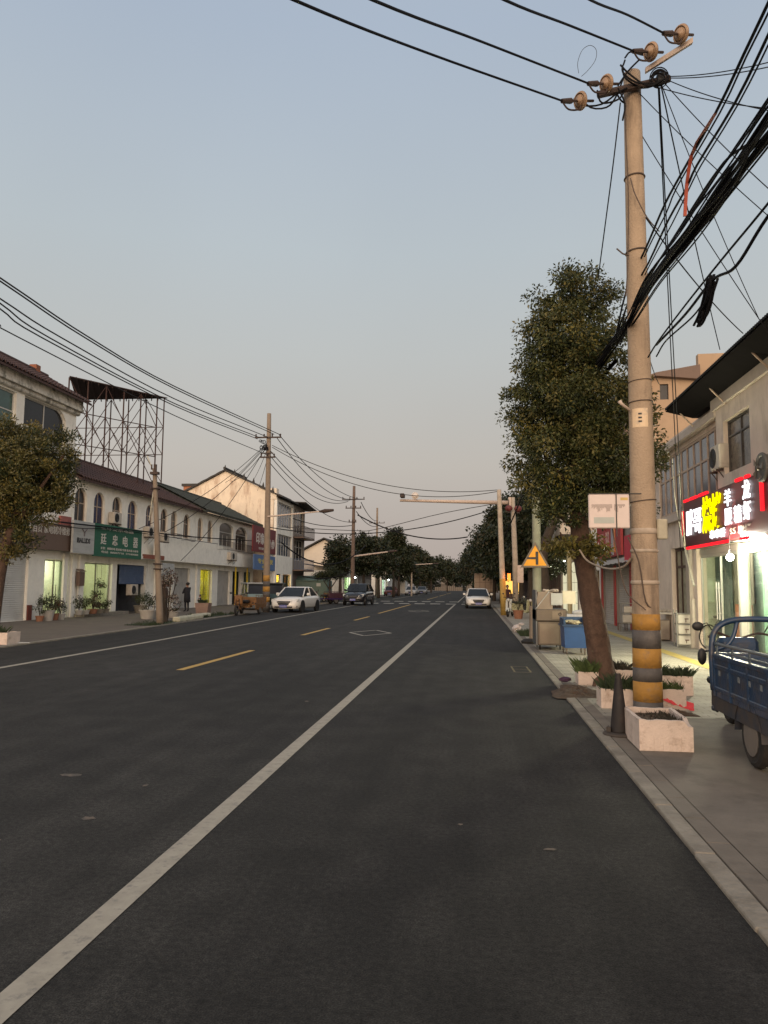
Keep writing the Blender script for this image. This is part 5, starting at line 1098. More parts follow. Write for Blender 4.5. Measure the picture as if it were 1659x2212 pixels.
# bough of a second tree leaning behind
t = thing('pruned_tree', 'thick pruned bough with sparse foliage behind the yellow sign', 'tree', (2.6, 27.5, 0))
g = G(); B = lambda x, y: onY(x, y, 27.5); g.tube(curve3([B(1180, 1345), B(1176, 1260), B(1172, 1200), B(1190, 1140), B(1215, 1090)], 20), .1, 12, rs=list(np.linspace(.22, .14, 21))); g.tube(curve3([B(1180, 1190), B(1200, 1175), B(1225, 1160)], 6), .05, 8, rs=[.09, .08, .07, .06, .05, .04, .03]); part('trunk', g, M_barkd, t, smooth=True, world=True)
cen = ell([(B(1218, 1070).x, 27.5, B(1218, 1070).z, .7, .7, .6), (B(1225, 1165).x, 27.4, B(1225, 1165).z, .35, .4, .3)], 40, 3); leafcloud('crown', cen, [.3]*40, 60, .10, [M_lf1, M_lf2, M_lf3], (.4, .4, .2), t, 4)

def farm_tree(label, x, Y, blobs, tp, size, n, per, seed, mats=None, wts=(.45, .38, .17), cr=.5, group='trees lining the far road', name='street_tree', tr_=.22, lean=0):
    """blobs: (dx, dy, z, rx, ry, rz) about the trunk foot"""
    t = thing(name, label, 'tree', (x, Y, 0), 0, group); g = G(); top = tp
    g.tube(curve3([(x, Y, -.05), (x+lean*.5, Y, top*.4), (x+lean, Y+.1, top)], 12), tr_, 10, rs=list(np.linspace(tr_, tr_*.35, 13)))
    q = random.Random(seed)
    for b in blobs[:5]: g.tube([(x+lean*.6, Y, top*.45), (x+(b[0]+lean)*.6, Y+b[1]*.6, top*.45+(b[2]-top*.45)*.55), (x+b[0], Y+b[1], b[2])], .06, 6, rs=[tr_*.5, tr_*.3, .03])
    part('trunk', g, M_barkd, t, smooth=True, world=True)
    cs = [(x+b[0], Y+b[1], b[2], b[3], b[4], b[5]) for b in blobs]; cen = ell(cs, n, seed, .5)
    leafcloud('crown', cen, np.random.default_rng(seed).uniform(cr*.6, cr*1.2, n), per, size, mats or [M_fd1, M_fd2, M_fd3], wts, t, seed+1, asp=.55)
    return t
def rblobs(seed, n, w, z0, z1, r, top_narrow=.5):
    q = random.Random(seed); out = []
    for i in range(n):
        f = (i+.5)/n; z = z0+(z1-z0)*f; ww = w*(1-top_narrow*f*f); out.append((q.uniform(-ww, ww)*.6, q.uniform(-ww, ww)*.6, z, r*q.uniform(.8, 1.2), r*q.uniform(.8, 1.2), r*q.uniform(.6, .95)))
    return out
# right row: leaning out over the kerb, nearest first
spec = [(46.5, 3.1, 8.2, 2.0, 1.7, 'tall dark tree rising behind the camera mast'),
        (54, 3.0, 8.6, 2.2, 1.7, 'dark round tree overhanging the parked white hatchback'),
        (62, 2.6, 8.0, 2.4, 1.9, 'second tree past the parked white hatchback on the right'),
        (71, 2.2, 8.2, 2.6, 2.0, 'third dark tree along the right kerb before the box truck'),
        (82, 1.8, 8.0, 2.8, 2.1, 'broad tree shading the tan box truck'),
        (95, 1.6, 7.4, 3.0, 2.2, 'tree just beyond the tan box truck on the right'),
        (110, 1.2, 7.2, 3.2, 2.3, 'bushy tree closing in over the road beyond the truck'),
        (128, .6, 7.0, 3.2, 2.4, 'distant right kerb tree with a low rounded crown'),
        (150, 0, 7.2, 3.6, 2.6, 'last big tree of the right row before the gateway')]
for i, (Y, x, h, w, r, lab) in enumerate(spec):
    farm_tree(lab, x+.3, Y, rblobs(20+i, 8, w*1.15, 3.0, h-1.0, r*.95, .5), h*.8, .16+.0016*Y, 260, 62 if i < 4 else 40, 40+i, cr=.55 if i < 4 else .8)
# left row
specL = [(78, -14.2, 6.6, 1.6, 1.5, 'dark tree pressed against the utility pole behind the black car'),
         (84, -12.6, 7.8, 1.9, 1.7, 'broad dark tree above the bright lit doorway'),
         (92, -11.9, 7.9, 2.0, 1.8, 'dark tree with twin trunks at the left kerb'),
         (100, -10.9, 9.6, 1.2, 1.25, 'tall slender tree sticking up above its neighbours'),
         (112, -11.4, 8.2, 2.4, 2.0, 'thin-topped brownish tree at the left kerb'),
         (128, -11.0, 8.0, 2.6, 2.2, 'rounded tree above the pale lamp post'),
         (148, -10.8, 8.0, 3.2, 2.6, 'low bushy tree near the far parked cars'),
         (172, -10.0, 8.0, 3.6, 3.0, 'hazy round tree near the bend on the left'),
         (205, -7.5, 8.5, 4.2, 3.4, 'farthest dark tree beside the gateway')]
for i, (Y, x, h, w, r, lab) in enumerate(specL):
    farm_tree(lab, x, Y, rblobs(60+i, 7, w, 3.4 if i != 3 else 5.5, h-.9, r*.82, .45), h*.8, .16+.0016*Y, 230, 42, 80+i, cr=.7)
for i, (x, Y, h, lab) in enumerate(((5.5, 185, 9, 'dark tree behind the gateway on the right side'), (-1.0, 262, 11, 'tree mass rising behind the gateway'), (-16, 262, 11, 'wide tree beyond the gateway to its left'), (12, 250, 12, 'wide dark tree beyond the bend to the right'), (-24, 215, 9.5, 'big tree behind the far left shops'), (-20, 175, 8.5, 'dark tree rising behind the far left kerb row'))):
    farm_tree(lab, x, Y, rblobs(100+i, 7, 5, 3.5, h-2, 3.6, .4), h*.7, .6, 170, 34, 120+i, cr=1.5)
cen = [(q_.uniform(-22, 26), 268+q_.uniform(-4, 4), q_.uniform(.3, 3.4)) for q_ in [random.Random(77)] for _ in range(420)]
o = leafcloud('distant_hedge', cen, [1.3]*420, 30, .55, [M_fd1, M_fd2, M_fd3], (.45, .38, .17), None, 99, asp=.55); tag(o, 'dark undergrowth closing the view behind the gateway', 'undergrowth', kind='stuff')
bp = onY(712, 1290, 66); farm_tree('small umbrella-shaped tree on the corner left of the black car', bp.x, 66, [(0, 0, 2.55, 1.5, 1.3, .42), (-.8, 0, 2.35, .9, .8, .3), (.8, 0, 2.4, .9, .8, .3), (0, 0, 2.9, .8, .8, .3)], 2.6, .10, 150, 50, 31, cr=.3, name='small_tree', tr_=.13, mats=[M_fd1, M_lf1, M_fd2])
# left foreground ball-clipped tree
lt = onZ(8, 1352, .02); FYl = 19.3
Q = lambda x, y, dy=0: onY(x, y, FYl+dy)
t = thing('clipped_tree', 'olive-green clipped tree cut by the left edge of the picture', 'tree', (Q(-12, 1300).x, FYl, 0))
g = G(); g.tube(curve3([Q(-22, 1400), Q(-8, 1290), Q(8, 1200), Q(40, 1100)], 14), .1, 14, rs=list(np.linspace(.19, .12, 15)))
for x, y, dy in ((120, 1050, .2), (60, 960, -.3), (-40, 980, .3), (140, 980, -.2)): g.tube([Q(20, 1160), Q((20+x)/2, (1160+y)/2-5, dy/2), Q(x, y, dy)], .05, 7, rs=[.08, .06, .02])
part('trunk', g, M_bark, t, smooth=True, world=True)
k = 82.0
def E2(x, y, rx, rz, dy=0): p = Q(x, y, dy); return (p.x, p.y, p.z, rx/k, rx/k, rz/k)
cs = [E2(30, 940, 60, 42), E2(105, 945, 50, 40, .2), E2(-30, 960, 70, 60), E2(60, 1000, 85, 65, -.2), E2(140, 985, 45, 45, .1), E2(0, 1060, 80, 60, .2), E2(90, 1075, 60, 48), E2(125, 1045, 40, 40, -.2), E2(20, 1130, 55, 35), E2(-60, 1090, 60, 60)]
cs += [E2(60, 1040, 110, 90, .1), E2(20, 1180, 45, 40), E2(85, 1150, 45, 35)]
cen = ell(cs, 560, 15, .4)
leafcloud('crown', cen, np.random.default_rng(5).uniform(.16, .30, len(cen)), 130, .08, [M_lf1, mat('leaf_olive2', (.085, .078, .020), .5, .3, 3), mat('leaf_bronze', (.140, .112, .026), .5, .3, 3)], (.38, .40, .22), t, 17, droop=-.3)

# ================================================================ WIRES
def cable(label, pts, r, m=None, n=20, group='overhead cables', name='overhead_cable'):
    g = G(); g.tube(curve3(pts, n) if len(pts) > 2 else pts, r, 5, cap=False)
    o = Vector(pts[0]); return single(name, g, m or M_cable, label, 'cable', tuple(o), group, smooth=True)
def ext(a, b, f): return a+(a-b)*f
# four thick conductors from the pole head toward the opposite side behind the camera
for i, (pts, Y1, lab) in enumerate((([(1215, 210), (925, 115), (635, 0)], 5.2, 'lowest thick conductor sweeping from the near pole head to the top edge'), ([(1250, 172), (1040, 90), (805, 0)], 5.4, 'second thick conductor from the near pole head'), ([(1365, 106), (1230, 55), (1090, 0)], 6.2, 'third thick conductor, ending at the upper insulator'), ([(1435, 68), (1355, 32), (1275, 0)], 7.2, 'short topmost conductor in the upper right'))):
    y0 = PY-.3; px_ = INS[3-i]; aa = Vector((.78, .52, .30)).normalized(); S0_ = onY(*px_)-aa*.33; P = [S0_, onY(pts[1][0], pts[1][1], (y0+Y1)/2), onY(pts[2][0], pts[2][1], Y1)]
    P.append(P[-1]+(P[-1]-P[-2])*1.2+Vector((0, 0, .12))); cable(lab, P, .0135)
# left lines
LA = [(600, 193, 729, 378, 835, 603, 938, 'outermost upper wire of the left line'), (607, 183, 729, 378, 840, 592, 938, 'wire just under the topmost left wire'), (645, 132, 729, 378, 862, 578, 944, 'third wire down of the left line'), (655, 106, 729, 378, 872, 563, 946, 'fourth wire down of the left line'), (667, 90, 729, 378, 877, 556, 948, 'fifth wire down of the left line'), (702, 41, 729, 378, 898, 576, 982, 'lowest wire of the left line above the billboard frame')]
for i, (y0, x1, y1, x2, y2, x3, y3, lab) in enumerate(LA):
    c = -12.1+[.75, .5, -.1, -.4, -.6, .0][i]
    # walk the wire on the plane it hangs in
    e = onY(x3, y3, LY-.15); a = onX(x2, y2, c); b = onX(x1, y1, c); f = onX(0, y0, c); P = [e, a, b, f]
    h = P[-1]+(P[-1]-P[-2])*1.5; P.append(h); cable(lab, P, .022 if i != 5 else .018, M_cable2)
# beyond the left striped pole
for i, (a, b, s, lab) in enumerate((((603, 939), (782, 1079), .8, 'highest wire from the striped pole to the dark pole'), ((597, 944), (778, 1078), 1.2, 'second wire between the striped and dark poles'), ((585, 975), (757, 1080), 1.0, 'third wire between the striped and dark poles'), ((584, 985), (752, 1083), 1.1, 'fourth wire between the striped and dark poles'), ((583, 1000), (755, 1128), .8, 'lowest wire between the striped and dark poles'))):
    cable(lab, sagging(onY(a[0], a[1], LY-.1), onY(b[0], b[1], NY-.1), s), .024, M_cable2)
for i, (s, lab) in enumerate(((1.9, 'upper of two wires crossing the whole street to the far right pole'), (2.2, 'lower of two wires crossing the whole street to the far right pole'))):
    cable(lab, sagging(onY(588, 962+i*4, LY-.1), onY(1078, 1058+i*3, 41.4), s-.9), .02, M_cable2)
for i, (a, b, s, lab) in enumerate((((780, 1085), (815, 1125), .5, 'upper span from the dark pole to the third pole'), ((770, 1105), (817, 1135), .6, 'lower span from the dark pole to the third pole'))):
    cable(lab, sagging(onY(*a, NY), onY(*b, 105), s), .035, M_cable2)
cable('heavy cable sagging from the dark pole to the right-hand trees', sagging(onY(772, 1112, NY), onY(1010, 1160, 66), .9), .055)
cable('cable crossing the street below the camera arm', sagging(onY(576, 1138, LY), onY(1108, 1085, 43), 1.0), .028)
cable('lower cable crossing the street at lamp height', [onY(600, 1138, 45), onY(760, 1146, 44.5), onY(815, 1143, 44.2), onY(960, 1108, 43.6), onY(1108, 1082, 43)], .02, M_cable2)
# along the left facade
for i, (pts, r, lab) in enumerate((([(90, 1123), (150, 1130), (310, 1148), (420, 1160), (570, 1170)], .035, 'thick black cable running along the arched windows'), ([(90, 1128), (170, 1141), (240, 1143), (330, 1155), (470, 1175)], .018, 'thin cable just below the thick facade cable'), ([(355, 1150), (420, 1135), (470, 1095), (530, 1010), (578, 960)], .018, 'service wire from the arcade eave up to the striped pole'), ([(390, 1212), (415, 1195), (440, 1160), (500, 1075), (575, 965)], .018, 'service wire from the canopy up to the striped pole'), ([(300, 1142), (360, 1118), (440, 1075), (510, 1020), (572, 962)], .016, 'service wire slanting over the arched windows'))):
    P = [onX(x, y, -17.7+.25*i) if k < 3 else onY(x, y, LY-.1+(.2 if k == 3 else 0)) for k, (x, y) in enumerate(pts)]
    if i < 2: P = [onX(x, y, -17.75) for x, y in pts]
    if i >= 2: P = [P[0], P[1].lerp(P[4], .15)*.5+P[1]*.5, P[4]]; P = sagging(P[0], P[2], .5, 10)
    cable(lab, P, r)
for i, (a, b, Ya, Yb, s, r, lab) in enumerate(((( 608, 1172), (790, 1178), 50, 66, 1.6, .05, 'black cable sagging across the side road at shop sign height'), ((655, 1245), (765, 1232), 62, 64, .4, .05, 'black cable low over the side road'), ((633, 1120), (760, 1135), 56, 64, .3, .03, 'upper cable from the gabled house to the dark pole'), ((487, 1042), (575, 958), 62, LY, .3, .018, 'service wire from the gable ridge to the striped pole'), ((500, 1040), (577, 965), 62, LY, .4, .018, 'second service wire from the gable ridge to the striped pole'), ((545, 1040), (578, 968), 62, LY, .2, .016, 'third service wire from the gable roof to the striped pole'), ((556, 1060), (575, 1000), 62, LY, .1, .016, 'steep service wire down the gable wall'))):
    cable(lab, sagging(onY(a[0], a[1], Ya), onY(b[0], b[1], Yb), s), r, M_cable2 if i > 2 else M_cable)
# heavy bundle past the near pole into the tree
def bpt(x, y, Xp): return onX(x, y, Xp)
t = thing('cable_bundle', 'thick black bundle of telephone cables running down past the near pole into the tree', 'cable bundle', onX(1500, 500, 2.05))
q = random.Random(21)
ctr = [(1800, 75), (1659, 275), (1575, 388), (1490, 500), (1410, 605), (1362, 690), (1322, 745), (1290, 790)]
CX = [2.0, 2.0, 2.0, 2.0, 2.02, 2.05, 2.1, 2.1]
for j in range(22):
    g = G(); pts = []; loose = q.uniform(.55, 1.75)
    for i, ((x, y), Xp) in enumerate(zip(ctr, CX)):
        sp = (1.25-.07*i) if i < 6 else 1.0; p = onX(x, y, Xp); 
        if i >= 6: p = onY(x, y, 11.2+.8*(i-6))
        w = 2*PI*j/22+i*(.35 if j % 2 else -.22)+q.uniform(-.5, .5); rr = (.030 if j % 3 == 0 else .052)*sp*loose*(1 if i < 5 else .8); pts.append(p+Vector((math.cos(w)*rr, 0, math.sin(w)*rr*1.1)))
    g.tube(curve3(pts, 42), .008 if j % 3 else .0125, 6, cap=False); part('cable_strand', g, M_cable if j % 4 else M_cable2, t, world=True, smooth=True)
def near(label, pts, r, Xp=None, Yp=None, m=None):
    P = []
    for p in pts: P.append(onX(p[0], p[1], p[2]) if p[3] == 'X' else onY(p[0], p[1], p[2]))
    return cable(label, P, r, m, n=30)
near('upper stray cable beside the heavy bundle', [(1760, -60, 2.3, 'X'), (1656, 262, 2.15, 'X'), (1565, 350, 2.1, 'X'), (1480, 475, 2.1, 'X'), (1380, 640, 2.1, 'X'), (1340, 745, 11.4, 'Y')], .012)
near('lower stray cable under the heavy bundle', [(1800, 260, 2.1, 'X'), (1659, 440, 2.1, 'X'), (1560, 560, 2.1, 'X'), (1480, 660, 2.1, 'X'), (1420, 740, 2.1, 'X'), (1400, 772, 2.1, 'X')], .010)
near('second lower stray cable, knotted near the pole', [(1800, 290, 2.2, 'X'), (1659, 468, 2.15, 'X'), (1590, 575, 2.1, 'X'), (1540, 605, 2.1, 'X'), (1480, 680, 2.1, 'X'), (1418, 745, 2.15, 'X')], .014)
near('loose cable hanging from the knot toward the pole', [(1540, 620, 2.12, 'X'), (1500, 680, 2.1, 'X'), (1440, 735, 2.1, 'X'), (1418, 770, 2.1, 'X')], .009)
# steep pair from the top right corner
SA = [(1725, -130), (1658, 10), (1607, 117), (1546, 244), (1458, 400), (1429, 457), (1394, 539), (1353, 628)]
SB = [(1730, -70), (1658, 79), (1588, 222), (1505, 358), (1483, 406), (1442, 479), (1401, 568), (1366, 631)]
for P_, o_, r, lab in ((SA, 0, .014, 'left cable of the steep group in the top right corner'), (SA, 1, .009, 'thin cable close against the left steep cable'), (SB, 0, .013, 'right cable of the steep group in the top right corner'), (SB, 1, .008, 'thin cable just right of the right steep cable')):
    near(lab, [(x+o_*(9 if i_ % 2 else 5), y+o_*(i_ % 3)*3, 2.22+.05*o_, 'X') for i_, (x, y) in enumerate(P_)]+[(1330+o_*8, 728, 11.6, 'Y')], r)
t = thing('cable_coil', 'dangling black coil of spare cable tied to the lower right cables', 'cable coil', onX(1525, 640, 2.1))
g = G(); q = random.Random(3); 
for k in range(7):
    c = [(1538, 600), (1528, 640), (1514, 690), (1510, 697), (1519, 685), (1527, 650), (1540, 604)]
    g.tube(curve3([onX(x+q.uniform(-5, 5)+(k-3)*2.2, y+q.uniform(-9, 9), 2.08+.01*k) for x, y in c], 20), .012, 5)
part('loops', g, M_cable, t, world=True, smooth=True)
t = thing('red_ribbon', 'long faded red ribbon hanging from the steep cables', 'ribbon', onX(1495, 360, 2.2))
g = G(); pts = [onX(x, y, 2.2) for x, y in ((1546, 244), (1524, 278), (1506, 306), (1494, 335), (1489, 362), (1484, 397), (1482, 430), (1480, 466))]
for a, b in zip(pts, pts[1:]): g.slab([a-Vector((.016, 0, 0)), b-Vector((.016, 0, 0)), b+Vector((.016, 0, 0)), a+Vector((.016, 0, 0))], (0, .02, 0))
part('strip', g, mat('ribbon_red', (.42, .085, .05), .7, .2, 9), t, world=True)
# service drops from the pole head to the roofs and poles on the right
HD = [((1432, 165), (1659, 118), 7.8, 'upper line leaving the near pole head to the right edge'), ((1432, 168), (1659, 128), 7.8, 'second line leaving the near pole head to the right edge'), ((1436, 170), (1659, 222), 8.0, 'third line drooping from the pole head to the right edge'), ((1400, 182), (1659, 218), 8.2, 'straight thin line from the crossarm to the right edge'), ((1434, 178), (1659, 392), 9.0, 'service wire falling to the upper right eave'), ((1368, 188), (1659, 452), 9.4, 'long service wire crossing behind the bundle'), ((1380, 282), (1659, 705), 10.5, 'service wire from the shaft toward the corrugated eave'), ((1430, 185), (1640, 690), 12.0, 'steep service wire down to the corrugated eave'), ((1428, 185), (1555, 755), 17.0, 'service wire landing at the tan house'), ((1422, 190), (1470, 1190), 20.0, 'near-vertical service wire down to the shop wall'), ((1424, 190), (1478, 1188), 20.0, 'second near-vertical service wire down to the shop wall'), ((1395, 470), (1605, 720), 14.0, 'wire from the pole band to the eave edge'), ((1384, 700), (1424, 830), 12.0, 'short wire dropping right of the shaft behind the bundle')]
for a, b, Yb, lab in HD:
    A = onY(a[0], a[1], PY-.05); Bp = onY(b[0], b[1], Yb)
    if b[0] >= 1640 and Yb < 11: Bp = Bp+(Bp-A)*.5
    cable(lab, sagging(A, Bp, .10), .0065 if Yb < 13 else .010, M_cable)
near('cable looping down the left of the near pole', [(1340, 222, PY-.2, 'Y'), (1325, 350, PY-.1, 'Y'), (1308, 480, PY+.6, 'Y'), (1292, 600, 11.5, 'Y')], .009)
near('bright spliced cable pair by the shop corner', [(1465, 950, 18.0, 'Y'), (1470, 1060, 18.2, 'Y'), (1480, 1180, 19.0, 'Y')], .012, m=M_cablew)
near('second bright cable by the shop corner', [(1452, 990, 18.5, 'Y'), (1460, 1090, 18.6, 'Y'), (1479, 1185, 19.2, 'Y')], .010, m=M_cablew)
near('dark cable bundle passing the camera mast', [(1330, 780, 12.2, 'Y'), (1180, 960, 17, 'Y'), (1135, 1055, 30, 'Y'), (1112, 1110, 40, 'Y'), (1078, 1190, 48, 'Y')], .035)
near('pale flex drooping from the tree trunk to the near pole', [(1252, 1188, 12.3, 'Y'), (1270, 1212, 12.0, 'Y'), (1310, 1228, 11, 'Y'), (1345, 1225, 10.2, 'Y'), (1364, 1205, 9.9, 'Y')], .016, m=M_tape)
near('thin wire hanging under the bus board', [(1322, 1140, 9.9, 'Y'), (1330, 1180, 9.8, 'Y'), (1352, 1275, 9.75, 'Y'), (1395, 1318, 9.75, 'Y')], .008, m=M_wire)

# ================================================================ VEHICLES (local: x forward, y left, z up)
M_tyre = M_rub; M_rim = mat('wheel_rim', (.22, .21, .20), .4, .1, 5, metal=.6)
def wheel(par, x, y, r, w=.2, rim=True, name='wheel'):
    g = G(); g.torus((x, y, r), (0, 1, 0), r-w*.32, w*.34, 24, 8); g.disc((x, y, r), (0, 1, 0), r-w*.3, w*.62, 20); o = part(name, g, M_tyre, par, smooth=False)
    g = G(); g.disc((x, y, r), (0, 1, 0), (r-w*.3)*.75, w*.72, 18); part('rim', g, M_rim if rim else M_iron, o); return o
def car(label, loc, heading, paint, L=4.5, Wd=1.78, Ht=1.46, hatch=False, suv=False, plate='皖A·8H721', group='cars along the road', name='parked_car', lights=None):
    t = thing(name, label, 'car', loc, heading, group); hw = Wd/2; zb = .22 if not suv else .28; belt = Ht*.64; hood = Ht*.60
    st = [(-L/2, .80, zb+.22, belt*.92), (-L/2+.12, .92, zb+.05, belt*.98), (-L/2+.7, 1, zb, belt*1.02), (-.6, 1, zb, belt), (.5, 1, zb, belt*.985), (L/2-1.25, 1, zb, hood*1.0), (L/2-.5, .97, zb, hood*.93), (L/2-.15, .88, zb, hood*.80), (L/2-.02, .72, zb+.04, hood*.60)]
    vs = []; n = 12; fs = []
    for x, k, z0, z1 in st:
        w = hw*k
        vs += [(x, -w*.86, z0), (x, -w*.97, z0+.10), (x, -w, z0+(z1-z0)*.45), (x, -w*.985, z0+(z1-z0)*.75), (x, -w*.92, z1-.02), (x, -w*.45, z1+.03), (x, w*.45, z1+.03), (x, w*.92, z1-.02), (x, w*.985, z0+(z1-z0)*.75), (x, w, z0+(z1-z0)*.45), (x, w*.97, z0+.10), (x, w*.86, z0)]
    for i in range(len(st)-1):
        for j in range(n): fs.append((i*n+j, i*n+(j+1) % n, (i+1)*n+(j+1) % n, (i+1)*n+j))
    fs += [tuple(range(n)), tuple(reversed(range((len(st)-1)*n, len(st)*n)))]
    g = G(); g.add(vs, fs); part('body', g, paint, t, smooth=True)
    xr0 = -L/2+(.12 if (hatch or suv) else .55); xr1 = -L/2+(.75 if (hatch or suv) else 1.35); xf1 = L*.06; xf0 = L/2-1.15
    def cab(k, z0, z1, inset_):
        b = [(xr0+inset_, -hw*.90*k), (xf0-inset_, -hw*.88*k), (xf0-inset_, hw*.88*k), (xr0+inset_, hw*.90*k)]; tt = [(xr1, -hw*.70*k), (xf1, -hw*.70*k), (xf1, hw*.70*k), (xr1, hw*.70*k)]
        return [(x, y, z0) for x, y in b]+[(x, y, z1) for x, y in tt]
    g = G(); g.add(cab(1, belt-.02, Ht-.05, 0), [(0, 1, 5, 4), (1, 2, 6, 5), (2, 3, 7, 6), (3, 0, 4, 7), (4, 5, 6, 7)]); part('windows', g, mat('car_glass', (.012, .014, .016), .12, .1, 2, spec=.35), t)
    v = cab(1.012, belt-.02, Ht-.05, 0); v[4:] = [(x*1.0, y*1.01, Ht-.06) for x, y, z in v[4:]]
    g = G(); rf = [(x, y*1.02, Ht-.06) for x, y, _ in v[4:]]; g.add(rf+[(xr1+.15, -hw*.60, Ht), (xf1-.15, -hw*.60, Ht), (xf1-.15, hw*.60, Ht), (xr1+.15, hw*.60, Ht)], [(0, 1, 5, 4), (1, 2, 6, 5), (2, 3, 7, 6), (3, 0, 4, 7), (4, 5, 6, 7), (0, 3, 2, 1)])
    for a, b in ((0, 4), (1, 5), (2, 6), (3, 7)): g.tube([v[a], (v[b][0], v[b][1], Ht-.05)], .035, 6)
    xm = (xf1+xr1)/2
    for s in (-1, 1): g.tube([(xm, s*hw*.895, belt-.02), (xm, s*hw*.71, Ht-.05)], .03, 6)
    part('roof', g, paint, t, smooth=False)
    fx = L/2
    for s in (-1, 1):
        g = G(); g.slab([(fx-.20, s*hw*.50, hood*.76), (fx-.14, s*hw*.50, hood*.64), (fx-.24, s*hw*.90, hood*.70), (fx-.40, s*hw*.95, hood*.88), (fx-.34, s*hw*.80, hood*.86)], (.10, 0, 0)); part('headlight', g, mat('headlight', (.50, .50, .46), .12, .15, 9, spec=.9), t)
        g = G(); g.rbox((xf0-.55, s*hw*.98-(.0 if s > 0 else .2), belt+.02), (xf0-.38, s*hw*.98+(.2 if s > 0 else 0), belt+.17), .04); part('mirror', g, paint, t)
        g = G(); g.box((-L/2-.01, s*hw*.62-.14, belt*.70), (-L/2+.12, s*hw*.62+.14, belt*.88)); part('tail_light', g, M_red, t)
        g = G()
        if not suv: g.slab([(fx-.16, s*hw*.62, zb+.08), (fx-.22, s*hw*.88, zb+.10), (fx-.24, s*hw*.88, zb+.24), (fx-.14, s*hw*.66, zb+.18)], (.08, 0, 0)); part('fog_intake', g, M_black, t)
    g = G(); zz = hood*.56; g.slab([(fx-.12, -hw*.46, zz+.16), (fx-.02, -hw*.34, zz-.05), (fx-.02, hw*.34, zz-.05), (fx-.12, hw*.46, zz+.16)], (.05, 0, 0)); gr_ = part('grille', g, M_black, t)
    g = G(); g.tube([(fx-.02, -hw*.44, zz+.10), (fx+.04, -hw*.1, zz+.08), (fx+.04, hw*.1, zz+.08), (fx-.02, hw*.44, zz+.10)], .018, 6); part('chrome_bar', g, M_steel, gr_)
    g = G(); g.rbox((fx-.10, -hw*.62, zb+.06), (fx+.02, hw*.62, zb+.14), .02); part('lower_intake', g, M_black, t)
    g = G(); g.box((fx+.0, -.22, zz-.20), (fx+.055, .22, zz-.06)); pt = part('number_plate', g, mat('plate_blue', (.10, .12, .42), .5, .1, 9), t)
    le = letters(plate, .38, .09, 0, .004, 0, 0, 0); lg = G(); lg.add([(fx+.058-p[1]*.2, p[0], zz-.13+p[2]) for p in le.v], le.f); part('lettering', lg, M_lw, pt)
    for x in (-L/2+.85, L/2-.88):
        for s in (-1, 1):
            g = G(); g.disc((x, s*(hw-.055), .33), (0, 1, 0), .38, .12, 24); part('wheel_arch', g, M_black, t); wheel(t, x, s*(hw-.10), .315 if not suv else .35, .22)
    return t
M_cwhite = mat('car_white', (.74, .72, .68), .25, .03, 2, coat=.5); M_cblack = mat('car_black', (.018, .018, .022), .22, .1, 2, coat=.5); M_cgrey = mat('car_grey', (.20, .20, .20), .3, .1, 2)
a = onZ(632, 1324); car('white saloon parked on the left beside the striped pole', (a.x-.35, a.y+2.3, 0), -PI/2-.10, M_cwhite, 4.45, 1.75, 1.47)
a = onZ(1032, 1315); car('white hatchback parked ahead by the right kerb', (a.x, a.y+2.2, 0), -PI/2+.03, M_cwhite, 4.4, 1.80, 1.43, hatch=True)
a = onZ(765, 1308); car('black off-road car parked on the left before the side road', (a.x, a.y+2.3, 0), -PI/2-.06, M_cblack, 4.5, 1.82, 1.72, suv=True)
car('pale car parked far down the left kerb beneath trees', (onZ(927, 1281).x-.4, 122, 0), -PI/2, mat('car_silver', (.42, .41, .39), .3, .05, 2), 4.5, 1.8, 1.5)
car('dark car parked far down the left kerb behind the pale car', (-9.7, 138, 0), -PI/2, M_cgrey, 4.5, 1.8, 1.45)
car('dim red car parked on the left pavement past the dark tree', (-12.6, 112, 0), -PI/2, mat('car_red', (.16, .04, .03), .35, .1, 2), 4.3, 1.75, 1.45)
# tan box truck
t = thing('box_truck', 'tan box truck parked ahead of the white hatchback', 'truck', (1.15, 86, 0), PI/2)
g = G(); g.rbox((-3.2, -1.2, .9), (2.0, 1.2, 3.0), .05); part('cargo_box', g, mat('truck_tan', (.36, .27, .20), .7, .1, 3, dirt=(.22, .16, .12), dscale=2, damt=.4), t)
g = G(); 
for y in (-.6, 0, .6): g.box((-3.24, y-.02, .95), (-3.205, y+.02, 2.95))
for z in (1.4, 2.0, 2.6): g.box((-3.23, -1.15, z-.015), (-3.204, 1.15, z+.015))
part('door_bars', g, M_brown, t)
g = G(); g.rbox((2.1, -1.05, .6), (3.9, 1.05, 2.4), .15); part('cab', g, M_cgrey, t)
g = G(); g.box((-3.2, -1.1, .6), (3.8, 1.1, .88)); part('chassis', g, M_black, t)
for x in (-2.0, 2.9):
    for s in (-1, 1): wheel(t, x, s*.95, .42, .25)

